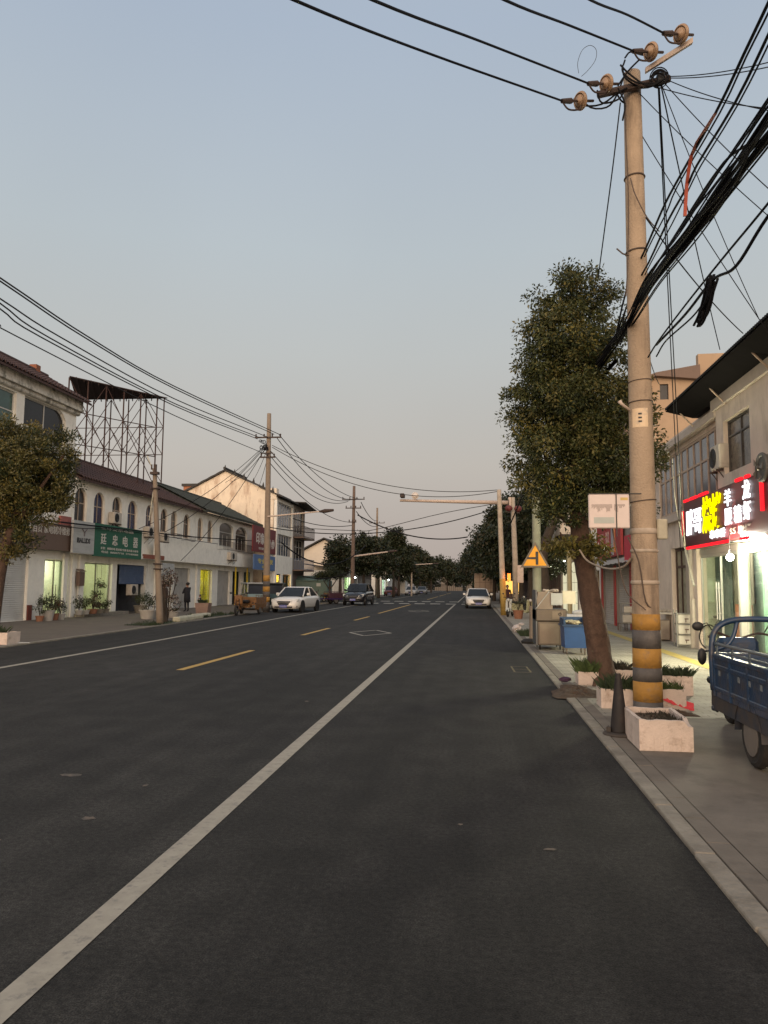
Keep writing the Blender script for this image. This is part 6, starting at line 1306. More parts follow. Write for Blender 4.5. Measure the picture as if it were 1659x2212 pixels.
def trike(label, loc, heading, paint, paintd, bed=1.6, full=False, name='cargo_tricycle', canopy=None, group='motor tricycles', arch_=True):
    t = thing(name, label, 'tricycle', loc, heading, group); hw = .56
    # bed from x=-bed..0, front wheel ahead
    zf, zt_ = .60, 1.02
    g = G(); g.box((-bed, -hw+.03, zf-.06), (0, hw-.03, zf)); part('bed_floor', g, paintd, t)
    for s in (-1, 1):
        g = G(); y0, y1 = (s*hw-.018, s*hw+.018)
        g.box((-bed, y0, zf-.10), (0, y1, .90))
        for z in (zf-.02, .80, .895): g.rbox((-bed, y0-.012, z-.022), (0, y1+.012, z+.022), .008)
        for x in np.arange(-bed+.02, .0, bed/4-.012): g.rbox((x-.02, y0-.014, zf-.10), (x+.02, y1+.014, .90), .006)
        p = part('side_panel', g, paint, t)
        g = G(); g.tube([(-bed, s*hw, zt_), (-.02, s*hw, zt_)], .016, 8); g.tube([(-bed, s*hw, .955), (-.4, s*hw, .955)], .010, 8)
        for x in np.arange(-bed+.05, .01, bed/4-.03): g.cyl((x, s*hw, .9), (x, s*hw, zt_), .011, n=6)
        part('side_rail', g, mat('worn_rail', (.10, .13, .15), .28, .2, 6, metal=.5) if full else paint, t)
        g = G(); g.box((-bed, s*hw-.03, .36), (.0, s*hw+.012, zf-.105)); part('skirt', g, paintd, t)
        if full:
            g = G()
            for k in range(5):
                x = -.18-k*.27; g.rbox((x-.025, s*(hw+.019)-.004, .715), (x+.025, s*(hw+.019)+.004, .765), .003)
            part('painted_marks', g, mat('faded_marks', (.17, .19, .20), .6, .4, 30), t)
    g = G(); g.box((-bed-.02, -hw, zf-.1), (-bed+.015, hw, .9)); part('tailgate', g, paint, t)
    g = G(); g.box((-.03, -hw+.02, zf-.1), (.01, hw-.02, .93)); part('headboard', g, paint, t)
    if arch_:
        g = G(); r = .030; pts = [(.02, -hw-.02, .55), (.03, -hw-.02, .98), (.04, -hw+.04, 1.17), (.05, -hw+.22, 1.255), (.05, 0, 1.265), (.05, hw-.22, 1.255), (.04, hw-.04, 1.17), (.03, hw+.02, .98), (.02, hw+.02, .55)]
        g.tube(curve3(pts, 40), r, 10)
        for s in (-1, 1): g.tube(curve3([(.03, s*(hw+.0), .95), (.035, s*(hw-.13), 1.0), (.04, s*(hw-.20), 1.10), (.05, s*(hw-.24), 1.24)], 12), .022, 8)
        part('guard_hoop', g, paint, t, smooth=True)
    for s in (-1, 1):
        w = wheel(t, -bed*.47, s*(hw-.06), .275, .15, rim=True)
        g = G(); n = 12; vs = []
        for i in range(n+1): A = PI*i/n; vs += [(-bed*.47+.33*math.cos(A), s*(hw-.18), .27+.33*math.sin(A)), (-bed*.47+.33*math.cos(A), s*(hw+.02), .27+.33*math.sin(A))]
        g.add(vs, [(2*i, 2*i+1, 2*i+3, 2*i+2) for i in range(n)]); part('mudguard', g, paintd, t, fix=False)
        g = G(); g.cyl((-bed*.47, s*(hw-.1), .27), (-bed*.47, 0, .27), .035, n=8); part('axle', g, M_iron, t)
    g = G(); g.tube([(-.1, 0, .5), (.35, 0, .42), (.75, 0, .45), (1.05, 0, .75)], .04, 8); g.box((-.1, -.35, .38), (.3, .35, .50)); part('frame', g, paintd, t)
    g = G(); g.rbox((.05, -.28, .62), (.45, .28, .78), .05); part('seat', g, M_black, t)
    g = G(); g.rbox((.95, -.22, .55), (1.12, .22, 1.02), .05); g.ball((1.14, 0, .80), .09, 12, 8); part('front_shield', g, paint, t)
    g = G(); g.torus((1.3, 0, .27), (0, 1, 0), .21, .055, 24, 8); w = part('wheel', g, M_tyre, t); g = G(); g.disc((1.3, 0, .27), (0, 1, 0), .12, .05, 14); part('rim', g, M_rim, w)
    g = G()
    for s in (-1, 1): g.tube([(1.05, s*.10, .95), (1.3, s*.09, .27)], .022, 6)
    g.tube(curve3([(.85, -.36, 1.03), (1.0, -.22, 1.07), (1.06, 0, 1.0), (1.0, .22, 1.07), (.85, .36, 1.03)], 16), .014, 6); part('handlebar', g, M_iron, t)
    for s in (-1, 1):
        g = G(); g.tube([(.97, s*.26, 1.06), (.98, s*.34, 1.18), (.98, s*.40, 1.16)], .007, 5); g.ball((.98, s*.44, 1.14), .065, 12, 8, (.35, 1, .8)); part('mirror', g, M_black, t, smooth=True)
        g = G(); g.ball((.3, s*(hw-.04), .62), .04, 10, 6); g.ball((.04, s*(hw+.01), .60), .035, 10, 6); part('side_lamp', g, M_black, t, smooth=True)
    if full:
        for s in (1,):
            g = G(); g.tube([(.10, s*.5, .95), (.25, s*.58, .92)], .01, 6); g.ball((.30, s*.60, .86), .065, 14, 8, (.5, .7, 1.35)); part('mirror', g, M_black, t, smooth=True)
            g = G(); g.rbox((.02, s*.52, .33), (.18, s*.56, .60), .02); g.ball((.12, s*.55, .36), .03, 8, 6); part('step_guard', g, paintd, t)
    if canopy:
        g = G(); g.slab([(-bed, -hw-.05, 1.75), (1.0, -hw-.05, 1.75), (1.1, 0, 1.8), (1.0, hw+.05, 1.75), (-bed, hw+.05, 1.75)], (0, 0, .05)); part('canopy', g, canopy, t)
        g = G(); 
        for x, y in ((-bed, -hw), (-bed, hw), (.9, -.4), (.9, .4)): g.cyl((x, y, .9), (x, y, 1.75), .015, n=6)
        part('canopy_posts', g, M_iron, t)
    return t
trike('blue cargo tricycle at the right edge with open bed and hoop guard', (2.97, 7.95, .024), PI/2, M_blue, M_blued, bed=1.9, full=True)
M_or = mat('trike_orange', (.17, .075, .02), .45, .25, 5, dirt=(.10, .06, .03), dscale=4, damt=.5)
a = onZ(520, 1330); trike('orange cargo tricycle parked left of the striped pole', (a.x-.15, a.y+1.2, 0), -PI/2-.04, M_or, mat('trike_orange_dark', (.15, .07, .02), .5, .2, 4), bed=1.7, arch_=False)
p = onY(700, 1300, 62); trike('purple-red cargo tricycle beside the green container', (p.x+.2, 62, 0), -PI/2-.9, mat('trike_purple', (.06, .022, .035), .5, .2, 4), mat('trike_violet', (.04, .02, .09), .5, .2, 4), bed=1.4, arch_=False)
# small covered vans behind the orange tricycle
def minivan(label, loc, heading, body, roofm):
    t = thing('enclosed_tricycle', label, 'tricycle', loc, heading, 'enclosed passenger tricycles'); g = G()
    g.slab([(-1.3, -.65, .3), (1.1, -.65, .3), (1.3, -.65, .75), (1.0, -.65, 1.0), (-1.3, -.65, 1.0)], (0, 1.3, 0)); part('body', g, body, t)
    g = G(); g.slab([(-1.25, -.62, 1.0), (1.0, -.62, 1.0), (.72, -.55, 1.62), (-1.15, -.55, 1.62)], (0, 1.2, 0)); part('windows', g, M_pane, t)
    g = G(); g.rbox((-1.3, -.68, 1.60), (.85, .68, 1.70), .04)
    for x in (-1.2, -.2, .85): 
        for s in (-1, 1): g.tube([(x+.1, s*.64, 1.0), (x-.05, s*.62, 1.62)], .03, 6)
    part('roof', g, roofm, t)
    for x, y in ((-.8, -.55), (-.8, .55), (.95, 0)): wheel(t, x, y, .25, .13)
    return t
M_tl = mat('pale_teal', (.18, .24, .23), .5, .1, 4)
a = onY(545, 1300, 45); minivan('pale teal covered tricycle behind the orange tricycle', (a.x, 45.5, 0), -PI/2+.5, M_tl, mat('pale_grey_roof', (.32, .34, .35), .5, .1, 4))
a = onY(592, 1300, 46.5); minivan('green covered tricycle just right of the striped pole', (a.x-.3, 47.5, 0), -PI/2+.2, mat('dark_teal', (.04, .07, .065), .4, .15, 4), mat('dark_roof', (.04, .045, .045), .4, .15, 4))
# green container beyond
a = onY(672, 1300, 70); t = thing('green_container', 'faded green metal container behind the purple tricycle', 'container', (a.x, 70, 0), 0)
g = G(); g.rbox((-1.6, 0, .25), (1.6, 2.2, 2.0), .08); g.slab([(-1.7, -.1, 1.95), (1.7, -.1, 1.95), (1.7, 1.0, 2.4), (-1.7, 1.0, 2.4)], (0, 0, .06)); part('shell', g, mat('container_green', (.10, .16, .14), .6, .15, 3, dirt=(.06, .07, .06), dscale=3, damt=.5), t)
g = G(); g.box((.5, -.03, 1.45), (.9, -.003, 1.75)); part('label', g, M_signw, t)
for x in (-1.2, 1.2): wheel(t, x, .3, .25, .15)

def scooter(label, loc, heading, m, group='scooters and bicycles'):
    t = thing('scooter', label, 'scooter', loc, heading, group)
    for x in (-.55, .60): g = G(); g.torus((x, 0, .22), (0, 1, 0), .165, .05, 20, 8); w = part('wheel', g, M_tyre, t); g = G(); g.disc((x, 0, .22), (0, 1, 0), .10, .05, 14); part('rim', g, M_rim, w)
    g = G(); g.slab([(-.85, -.12, .55), (-.75, -.14, .35), (-.35, -.16, .28), (.25, -.14, .25), (.30, -.14, .33), (-.20, -.16, .40), (-.25, -.16, .68), (-.75, -.13, .72)], (0, .28, 0)); g.slab([(.28, -.16, .30), (.42, -.16, .30), (.40, -.14, .85), (.30, -.12, .92)], (0, .30, 0)); part('body', g, m, t)
    g = G(); g.rbox((-.80, -.13, .70), (-.15, .13, .80), .04); part('seat', g, M_black, t)
    g = G(); g.tube([(.55, 0, .25), (.36, 0, .95)], .03, 8); g.tube(curve3([(.22, -.32, 1.02), (.36, -.1, 1.0), (.36, .1, 1.0), (.22, .32, 1.02)], 10), .014, 6); part('handlebar', g, M_iron, t)
    g = G(); g.slab([(.42, -.08, .45), (.66, -.07, .48), (.78, -.05, .30), (.60, -.08, .42)], (0, .15, 0)); part('front_mudguard', g, m, t)
    g = G(); g.ball((.44, 0, .88), .08, 12, 8); part('headlight', g, M_frame, t, smooth=True)
    for s in (-1, 1): g = G(); g.tube([(.30, s*.22, 1.0), (.30, s*.28, 1.18)], .008, 5); g.ball((.30, s*.30, 1.2), .05, 10, 6, (.4, 1, .8)); part('mirror', g, M_black, t)
    return t
p = onZ(1097, 1334); scooter('white and grey scooter parked between the yellow-footed pole and the mast', (p.x+.15, p.y+.6, .02), -PI/2-.25, mat('scooter_white', (.42, .45, .42), .35, .1, 5))
p = onZ(1136, 1336, .02); scooter('dark scooter with a pale yellow front behind the steel cart', (p.x, p.y+1.0, .02), -PI/2+.7, mat('scooter_cream', (.40, .38, .22), .4, .25, 5))
scooter('dark motor scooter standing further along beside the slatted wall', (onY(1128, 1300, 50).x, 50, .02), -PI/2+.2, M_cblack)
def bicycle(label, loc, heading):
    t = thing('bicycle', label, 'bicycle', loc, heading, 'scooters and bicycles'); fr = mat('bike_frame', (.03, .03, .035), .4, .2, 6)
    for x in (-.5, .52):
        g = G(); g.torus((x, 0, .32), (0, 1, 0), .30, .018, 28, 6); w = part('wheel', g, M_tyre, t); g = G()
        for k in range(10): A = PI*k/10; g.tube([(x+.29*math.cos(A), 0, .32+.29*math.sin(A)), (x-.29*math.cos(A), 0, .32-.29*math.sin(A))], .002, 4)
        part('spokes', g, M_steel, w)
    g = G(); P = dict(r=(-.5, 0, .32), b=(-.05, 0, .30), s=(-.18, 0, .75), h=(.36, 0, .78), f=(.52, 0, .32))
    for a, b in ('rb', 'rs', 'bs', 'sh', 'bh', 'hf'): g.tube([P[a], P[b]], .016, 7)
    part('frame', g, fr, t)
    g = G(); g.rbox((-.30, -.07, .80), (-.05, .07, .86), .03); g.cyl((-.18, 0, .72), (-.18, 0, .82), .012, n=6); part('saddle', g, M_black, t)
    g = G(); g.tube([(.36, 0, .76), (.34, 0, .95)], .014, 6); g.tube(curve3([(.18, -.28, .98), (.36, -.12, .97), (.36, .12, .97), (.18, .28, .98)], 10), .012, 6); part('handlebar', g, M_steel, t)
    return t
p = onZ(1583, 1402, .03); bicycle('dark bicycle leaning before the glass doors of the grill shop', (p.x-.2, p.y, .03), .45)
p = onY(345, 1330, 33); bicycle('dark bicycle against the white wall behind the leaning post', (onX(340, 1320, -17.3).x, onX(340, 1320, -17.3).y, .03), 1.2)

# ================================================================ STREET CLUTTER
# stainless food cart
A = onZ(1157, 1398, .02); B = onZ(1214, 1406, .02)
cx = (A.x+B.x)/2; cy = A.y-.3; t = thing('food_cart', 'stainless steel food cart with glass screen beside the sign pole', 'food cart', (1.92, 19.1, .022), 0)
g = G(); g.rbox((-.36, 0, .12), (.24, 1.1, .72), .02); g.rbox((-.40, -.04, .72), (.36, 1.15, 1.02), .02); part('cabinet', g, M_steel, t)
g = G(); g.box((-.30, -.012, .17), (.16, -.003, .66)); g.box((.0, -.052, .77), (.26, -.043, .97)); part('door', g, mat('steel_panel', (.19, .16, .125), .4, .1, 5, metal=.5), t)
g = G(); g.torus((.19, -.06, .90), (0, 1, 0), .03, .01, 12, 5); part('dial', g, M_black, t)
g = G(); g.slab([(-.40, 0, 1.02), (.02, 0, 1.02), (.02, 0, 1.45), (-.34, 0, 1.45)], (0, 1.0, 0)); part('glass_screen', g, mat('smoked_screen', (.20, .16, .125), .25, .15, 3), t)
g = G(); g.box((-.02, -.03, 1.12), (.26, -.002, 1.42)); g.tube([(-.40, -.01, 1.02), (-.06, -.01, 1.46)], .01, 6); part('price_card', g, M_signw, t)
g = G(); g.box((.28, .1, 1.15), (.60, .5, 1.48)); part('white_box', g, mat('cream_box', (.62, .58, .45), .6, .06, 5), t)
g = G(); g.box((-.40, .0, .12), (-.362, 1.1, 1.5)); part('side_sheet', g, mat('dark_sheet', (.12, .125, .13), .4, .1, 5, metal=.4), t)
g = G(); q = random.Random(6)
for k in range(8): g.ball((q.uniform(-.3, .25), q.uniform(.1, .9), 1.48), q.uniform(.03, .07), 8, 6, (1.3, 1, .7), .2, k)
part('utensils', g, mat('mixed_goods', (.40, .34, .28), .6, .5, 30), t)
for x, y in ((-.3, .1), (.2, .1), (-.3, 1.0), (.2, 1.0)): g = G(); g.torus((x, y, .055), (1, 0, 0), .035, .018, 14, 6); g.box((x-.02, y-.01, .05), (x+.02, y+.01, .13)); part('castor', g, M_rub, t)
# blue bin cart
t = thing('blue_bin', 'open blue wheeled bin beside the stainless cart', 'bin', (2.33, 17.9, .022), .04)
g = G(); g.slab([(-.24, 0, .16), (.25, 0, .16), (.27, 0, .66), (-.26, 0, .66)], (0, .6, 0)); part('tub', g, M_bluebin, t)
g = G(); g.box((-.30, -.03, .66), (.31, .63, .70)); g.box((-.27, .02, .71), (-.22, .6, .84)); g.box((.24, .02, .71), (.28, .6, .84)); g.box((-.27, .57, .71), (.27, .60, .86)); part('rim', g, mat('bin_blue_dark', (.015, .05, .12), .5, .1, 4), t)
g = G(); 
for k in range(10): g.ball((q.uniform(-.2, .2), q.uniform(.05, .5), .74), q.uniform(.05, .09), 8, 6, (1.3, 1, .6), .25, k)
part('contents', g, mat('pale_rubbish', (.38, .34, .22), .7, .5, 25), t)
for x, y in ((-.2, .06), (.22, .06), (-.2, .54), (.22, .54)): g = G(); g.torus((x, y, .045), (1, 0, 0), .03, .015, 12, 5); g.box((x-.02, y-.01, .04), (x+.02, y+.01, .17)); part('castor', g, M_steel, t)
t = thing('delivery_stretcher', 'white cushioned bench with cloth bundles behind the blue bin', 'bench', (3.35, 24.5, .022), 0)
g = G(); g.rbox((-.7, 0, .55), (.55, .5, .70), .06); g.ball((.1, .25, .76), .22, 12, 8, (1.5, .8, .4)); part('cushion', g, mat('white_cloth', (.62, .62, .60), .7, .08, 12), t)
g = G(); 
for x in (-.5, .4): g.tube([(x-.12, .1, 0), (x+.12, .4, .55)], .015, 6); g.tube([(x+.12, .1, 0), (x-.12, .4, .55)], .015, 6)
part('legs', g, M_iron, t)
# foam planters
def blades(g, x0, y0, x1, y1, z, n, h, seed, wdt=.012, lean=.4):
    q = random.Random(seed); cl = [(q.uniform(x0, x1), q.uniform(y0, y1), q.uniform(.45, 1.25)) for _ in range(max(5, n//26))]; sp_ = max(.02, min(x1-x0, y1-y0)*.16); wdt *= .55
    for i in range(int(n*1.5)):
        cx_, cy_, ch_ = cl[q.randrange(len(cl))]; x, y = min(max(q.gauss(cx_, sp_), x0), x1), min(max(q.gauss(cy_, sp_), y0), y1); a = q.uniform(0, 2*PI); hh = h*ch_*q.uniform(.35, 1.05); l = lean*hh*q.uniform(.3, 2.4)
        b = Vector((x, y, z)); m = b+Vector((math.cos(a)*l*.4, math.sin(a)*l*.4, hh*.6)); e = b+Vector((math.cos(a)*l, math.sin(a)*l, hh)); s = Vector((-math.sin(a), math.cos(a), 0))*wdt
        g.add([b-s, b+s, m+s*.7, e, m-s*.7], [(0, 1, 2, 3, 4)])
def planter(label, x0, y0, x1, y1, h, plant='grass', ph=.18, n=260, seed=1, wall=.03, broken=False, rot=0, pm=None):
    cx, cy = (x0+x1)/2, (y0+y1)/2; t = thing('foam_planter', label, 'planter', (cx, cy, .022), rot, 'white foam boxes used as planters'); a, b = (x1-x0)/2, (y1-y0)/2
    g = G()
    q = random.Random(seed)
    def wallstrip(P, Q, k, tops):   # slightly uneven top edge
        P, Q = Vector(P), Vector(Q); d = (Q-P)/k
        for i in range(k): g.slab([P+d*i, P+d*(i+1), P+d*(i+1)+Vector((0, 0, tops[i+1])), P+d*i+Vector((0, 0, tops[i]))], wallstrip.th)
    tp = [h+q.uniform(-.006, .004) for _ in range(13)]
    if broken: tp[12] = h-.06; tp[11] = h-.055; tp[10] = h-.005
    wallstrip.th = Vector((0, wall, 0)); wallstrip((-a, -b, 0), (a, -b, 0), 12, tp)
    tp = [h+q.uniform(-.006, .004) for _ in range(13)]; wallstrip.th = Vector((0, -wall, 0)); wallstrip((-a, b, 0), (a, b, 0), 12, tp)
    tp = [h+q.uniform(-.006, .004) for _ in range(9)]; wallstrip.th = Vector((wall, 0, 0)); wallstrip((-a, -b+wall+.001, 0), (-a, b-wall-.001, 0), 8, tp)
    if broken: tp[0] = h-.06; tp[1] = h-.05
    wallstrip.th = Vector((-wall, 0, 0)); wallstrip((a, -b+wall+.001, 0), (a, b-wall-.001, 0), 8, tp)
    for k in range(6): x = -a+.04+(2*a-.08)*k/5; g.rbox((x-.012, -b-.004, .01), (x+.012, -b+.001, h*.45), .003)
    part('box', g, M_foam, t)
    g = G(); n_ = 10; vs = []
    for i in range(n_+1):
        for j in range(n_+1): vs.append((-a+wall+(2*a-2*wall)*i/n_, -b+wall+(2*b-2*wall)*j/n_, h-.07+q.uniform(-.015, .02)+.02*math.sin(3*i/n_)))
    g.add(vs, [(i*(n_+1)+j, (i+1)*(n_+1)+j, (i+1)*(n_+1)+j+1, i*(n_+1)+j+1) for i in range(n_) for j in range(n_)]); part('soil', g, M_soil, t, fix=False)
    g = G(); blades(g, -a*.8, -b*.8, a*.8, b*.8, h-.08, n, ph, seed+4); part('plants', g, pm or M_grass, t, fix=False)
    return t
M_gr2 = mat('grass_dark', (.028, .045, .018), .8, .4, 9); M_weed = mat('dry_weed', (.035, .032, .022), .8, .4, 12)
A, B = onZ(1382, 1622, .02), onZ(1494, 1622, .02); planter('nearest foam planter box with a broken right corner at the foot of the striped pole', A.x, A.y, B.x, A.y+1.05-.25, .295, ph=.10, n=150, seed=2, broken=True, pm=M_weed, wall=.04)
A, B = onZ(1299, 1530, .02), onZ(1392, 1531, .02); planter('foam planter of dense grass just behind the dark cone', A.x, A.y, B.x, A.y+.38, .25, ph=.22, n=900, seed=3, pm=M_gr2)
A, B = onZ(1412, 1533, .02), onZ(1480, 1533, .02); planter('foam planter right of the striped pole with the red cloth on it', A.x, A.y, B.x, A.y+.42, .26, ph=.20, n=260, seed=4)
A, B = onZ(1432, 1502, .02), onZ(1495, 1502, .02); planter('rearmost right foam planter with a low green mound', A.x-.1, A.y, B.x, A.y+.5, .28, ph=.20, n=1000, seed=5, pm=M_gr2)
A, B = onZ(1250, 1480, .02), onZ(1292, 1480, .02); planter('small foam planter left of the tree trunk with upright grass', A.x, A.y, B.x, A.y+.4, .21, ph=.28, n=420, seed=6)
A, B = onZ(1328, 1478, .02), onZ(1385, 1478, .02); planter('foam planter right behind the trunk with wiry weeds', A.x, A.y, B.x+.1, A.y+.4, .23, ph=.2, n=220, seed=7, pm=M_weed)
A = onZ(0, 1392, .02); planter('pale foam planter at the far left edge of the street', A.x-.75, A.y-.1, A.x+.25, A.y+.45, .30, ph=.25, n=200, seed=8, pm=M_gr2)
p = onY(1458, 1508, 10.25); t = thing('red_cloth', 'crumpled pink-red cloth on the planter right of the striped pole', 'cloth', p)
g = G(); n = 10; q = random.Random(12); vs = []
for i in range(n+1):
    for j in range(5): f = i/n; vs.append((-.20+.42*f+q.uniform(-.012, .012), -.02-.05*(j/4)+q.uniform(-.01, .01), .10-.16*f-.11*(j/4)+q.uniform(-.012, .012)))
g.add(vs, [(i*5+j, (i+1)*5+j, (i+1)*5+j+1, i*5+j+1) for i in range(n) for j in range(4)]); g2 = part('fabric', g, mat('cloth_pinkred', (.62, .06, .075), .8, .15, 20), t, fix=False)
a = onZ(30, 1389, .03); g = G(); g.slab([(-.18, -.05, 0), (.02, -.08, .01), (.20, -.02, .0), (.05, .04, .03), (-.1, .03, .02)], (0, 0, .012)); g.slab([(.1, -.03, .0), (.42, .02, .0), (.40, .05, .01), (.1, .02, .02)], (0, 0, .01)); single('paper_scrap', g, M_signw, 'torn pale paper scrap on the pavement at the far left', 'litter', tuple(a), world=False)
# cone
c = onZ(1338, 1588, .02); t = thing('traffic_cone', 'dark dirty traffic cone beside the nearest foam planter', 'traffic cone', (c.x, c.y, .022))
g = G(); g.lathe((0, 0, 0), [(.10, .03), (.094, .05), (.074, .25), (.048, .48), (.033, .60), (.027, .645), (.018, .66)], 24); part('cone', g, M_cone, t, smooth=True)
g = G(); vs = []; q = random.Random(5); n = 28
g.lathe((0, 0, 0), [(.17, 0), (.175, .012), (.16, .028), (.11, .034)], 24); g.slab([(-.14, -.03, .035), (-.10, -.06, .04), (-.11, .02, .045)], (0, 0, .05)); part('base', g, mat('cone_base', (.055, .045, .038), .85, .3, 8), t)
g = G(); g.torus((0, 0, .655), (0, 0, 1), .016, .006, 14, 5); part('tip_ring', g, M_tape, t)
# heaps of earth
def heap(label, c, rx, ry, h, seed, m=M_soil):
    q = random.Random(seed); g = G(); n, k = 26, 8; vs = [(c[0], c[1], h)]; 
    for i in range(1, k+1):
        for j in range(n): A = 2*PI*j/n; f = i/k; w = 1+.18*math.sin(3*A+seed)+.1*math.sin(7*A); vs.append((c[0]+rx*f*w*math.cos(A), c[1]+ry*f*w*math.sin(A), max(.0, h*(1-f**1.3))*q.uniform(.8, 1.2)+.015+q.uniform(-.006, .01)*(i < k)))
    fs = [(0, 1+j, 1+(j+1) % n) for j in range(n)]+[(1+(i-1)*n+j, 1+i*n+j, 1+i*n+(j+1) % n, 1+(i-1)*n+(j+1) % n) for i in range(1, k) for j in range(n)]
    g.add(vs, fs); o = single('earth_heap', g, m, label, 'earth heap', (c[0], c[1], 0)); return o
a = onZ(1252, 1500); heap('heap of brown earth and dead leaves at the foot of the tree trunk', (a.x-.02, a.y+.05), .40, .75, .09, 3)
a = onZ(1450, 1545); heap('low dark heap of earth right behind the striped pole', (a.x, a.y), .33, .25, .06, 4)
M_litter = mat('leaf_litter', (.13, .08, .04), .9, .5, 20)
g = G(); q = random.Random(15); a = onZ(1250, 1505)
for i in range(260):
    x, y = q.gauss(a.x, .22), q.gauss(a.y, .38)
    if x < 1.33: continue
    A = q.uniform(0, 6.28); s = q.uniform(.01, .03); z = .05+q.uniform(0, .07); g.add([(x, y, z), (x+s*math.cos(A), y+s*math.sin(A), z+q.uniform(-.01, .015)), (x+s*math.cos(A+.7), y+s*math.sin(A+.7), z+.005)], [(0, 1, 2)])
o = part('leaf_litter', g, M_litter, None, fix=False); tag(o, 'scattered dead leaves over the earth heap', 'leaf litter', kind='stuff')
a = onZ(1222, 1482); g = G(); q = random.Random(3); g.ball((0, 0, .05), .10, 10, 6, (1, .8, .4), .3, 4); single('purple_rag', g, mat('rag_purple', (.05, .02, .05), .8, .2, 9), 'crumpled purple rag on the earth heap beside the kerb', 'rag', (a.x, a.y, .06), world=False)
# bag and grass patch ahead
a = onZ(1113, 1367); g = G(); g.ball((0, 0, .12), .2, 14, 10, (.75, 1, .7), .18, 5); g.ball((.16, 0, .28), .08, 10, 6, (1.2, .7, .6), .3, 6); single('plastic_bag', g, mat('bag_pale', (.52, .46, .44), .5, .1, 12), 'crumpled pale plastic bag lying at the kerb', 'bag', (a.x+.05, a.y, .02), world=False)
def tuft(label, x0, y0, x1, y1, n, h, seed, m=M_grass, name='grass_patch'):
    g = G(); blades(g, x0, y0, x1, y1, .015, n, h, seed, .014); g.add([(x0, y0, .034), (x1, y0, .034), (x1, y1, .034), (x0, y1, .034)], [(0, 1, 2, 3)]); o = part(name, g, m, None, fix=False); tag(o, label, 'grass', kind='stuff'); return o
tuft('dark grass patch behind the plastic bag', 1.45, 24.2, 2.15, 26.5, 900, .16, 8, M_gr2)
a = onZ(330, 1350); tuft('weedy grass around the leaning post', a.x-.7, a.y-.9, a.x+.5, a.y+2.2, 500, .13, 9, M_gr2)
a = onZ(410, 1335); tuft('grass strip behind the pale kerb stones', -13.3, 32.0, -12.5, 38.0, 900, .20, 10, M_gr2)
# terracotta pot by the mast, plants
def pot(label, x, y, z, r, h, pm, ph, n, seed, m, plants='bush', group='potted plants on the pavement'):
    t = thing('potted_plant', label, 'plant', (x, y, z), 0, group); g = G(); g.lathe((0, 0, 0), [(r*.72, 0), (r*.98, h*.9), (r*1.06, h*.9), (r*1.06, h), (r*.9, h), (r*.88, h*.93)], 18); part('pot', g, m, t)
    g = G(); 
    if plants == 'bush':
        q = random.Random(seed)
        for i in range(6): A = q.uniform(0, 6.28); g.tube([(0, 0, h*.9), (math.cos(A)*r*.5, math.sin(A)*r*.5, h+ph*.5), (math.cos(A)*r*1.1, math.sin(A)*r*1.1, h+ph*q.uniform(.6, 1))], .01, 5)
        part('stems', g, M_barkd, t)
        cen = ell([(x, y, z+h+ph*.55, r*1.5, r*1.5, ph*.5)], 30, seed); leafcloud('foliage', cen, [r*.5]*30, max(8, n//30), .07, [pm, M_lf2], (.7, .3), t, seed)
    else: blades(g, -r*.6, -r*.6, r*.6, r*.6, h*.9, n, ph, seed, .02, .5); part('foliage', g, pm, t, fix=False)
    return t
M_terra = mat('terracotta', (.26, .12, .07), .8, .15, 6); M_potw = mat('pot_white', (.40, .38, .35), .6, .1, 8)
pot('terracotta pot of thin stems at the foot of the camera mast', 2.12, 37.2, .02, .26, .42, M_fd2, .7, 200, 1, M_terra)
M_fred = mat('leaf_red_brown', (.07, .03, .02), .7, .3, 5)
for i, (x, pm, r, h, ph, m, lab) in enumerate(((86, M_lf1, .17, .22, .75, M_terra, 'tall narrow dark plant in a small brown pot by the red plinth'), (103, M_fd1, .27, .42, .75, M_potw, 'big white tub with a dark bush before the first lit shop'), (117, M_fred, .20, .28, .70, M_terra, 'reddish bush in a brown pot right of the white tub'), (131, M_fd2, .20, .25, .6, M_potw, 'thin potted plant by the first lit shop pillar'), (170, M_lf1, .19, .20, .62, M_potw, 'green bush in a small white pot before the second pillar'), (184, M_lf1, .19, .20, .55, M_potw, 'second small white pot under the birdhouse-like meter box'), (200, M_fred, .22, .22, .55, M_terra, 'reddish potted plant before the second lit shop'), (215, M_fd2, .18, .2, .4, M_kerb, 'low plant in a stone pot before the second lit shop'), (228, M_lf1, .18, .2, .4, M_kerb, 'low dark potted plant at the right door of the second lit shop'))):
    p = onX(x, 1330, -17.55); pot(lab, -17.55, p.y, .17 if 163 < x < 262 else .02, r, h, pm, ph, 420, 30+i, m)
for i, (x, y, lab) in enumerate(((303, 1325, 'stone tub with a dark round bush left of the leaning post'), (318, 1338, 'dark weedy bush in a tub just left of the leaning post'), (372, 1335, 'wide white basin with grass right of the leaning post'))):
    a = onZ(x, y); pot(lab, a.x, a.y, .02, .36 if i < 2 else .34, .40 if i < 2 else .3, M_lf1, .75 if i < 2 else .2, 700 if i < 2 else 90, 50+i, M_kerb if i == 0 else M_potw, plants='bush' if i < 2 else 'grass')
a = onY(362, 1330, 30.5); t = thing('flowering_shrub', 'tall thin reddish shrub with white blossom behind the leaning post', 'shrub', (a.x, 30.5, 0)); g = G()
for k in range(7): A = k*.9; g.tube(curve3([(a.x, 30.5, 0), (a.x+.15*math.cos(A), 30.5+.15*math.sin(A), .9), (a.x+.4*math.cos(A), 30.5+.4*math.sin(A), 1.9)], 8), .015, 5)
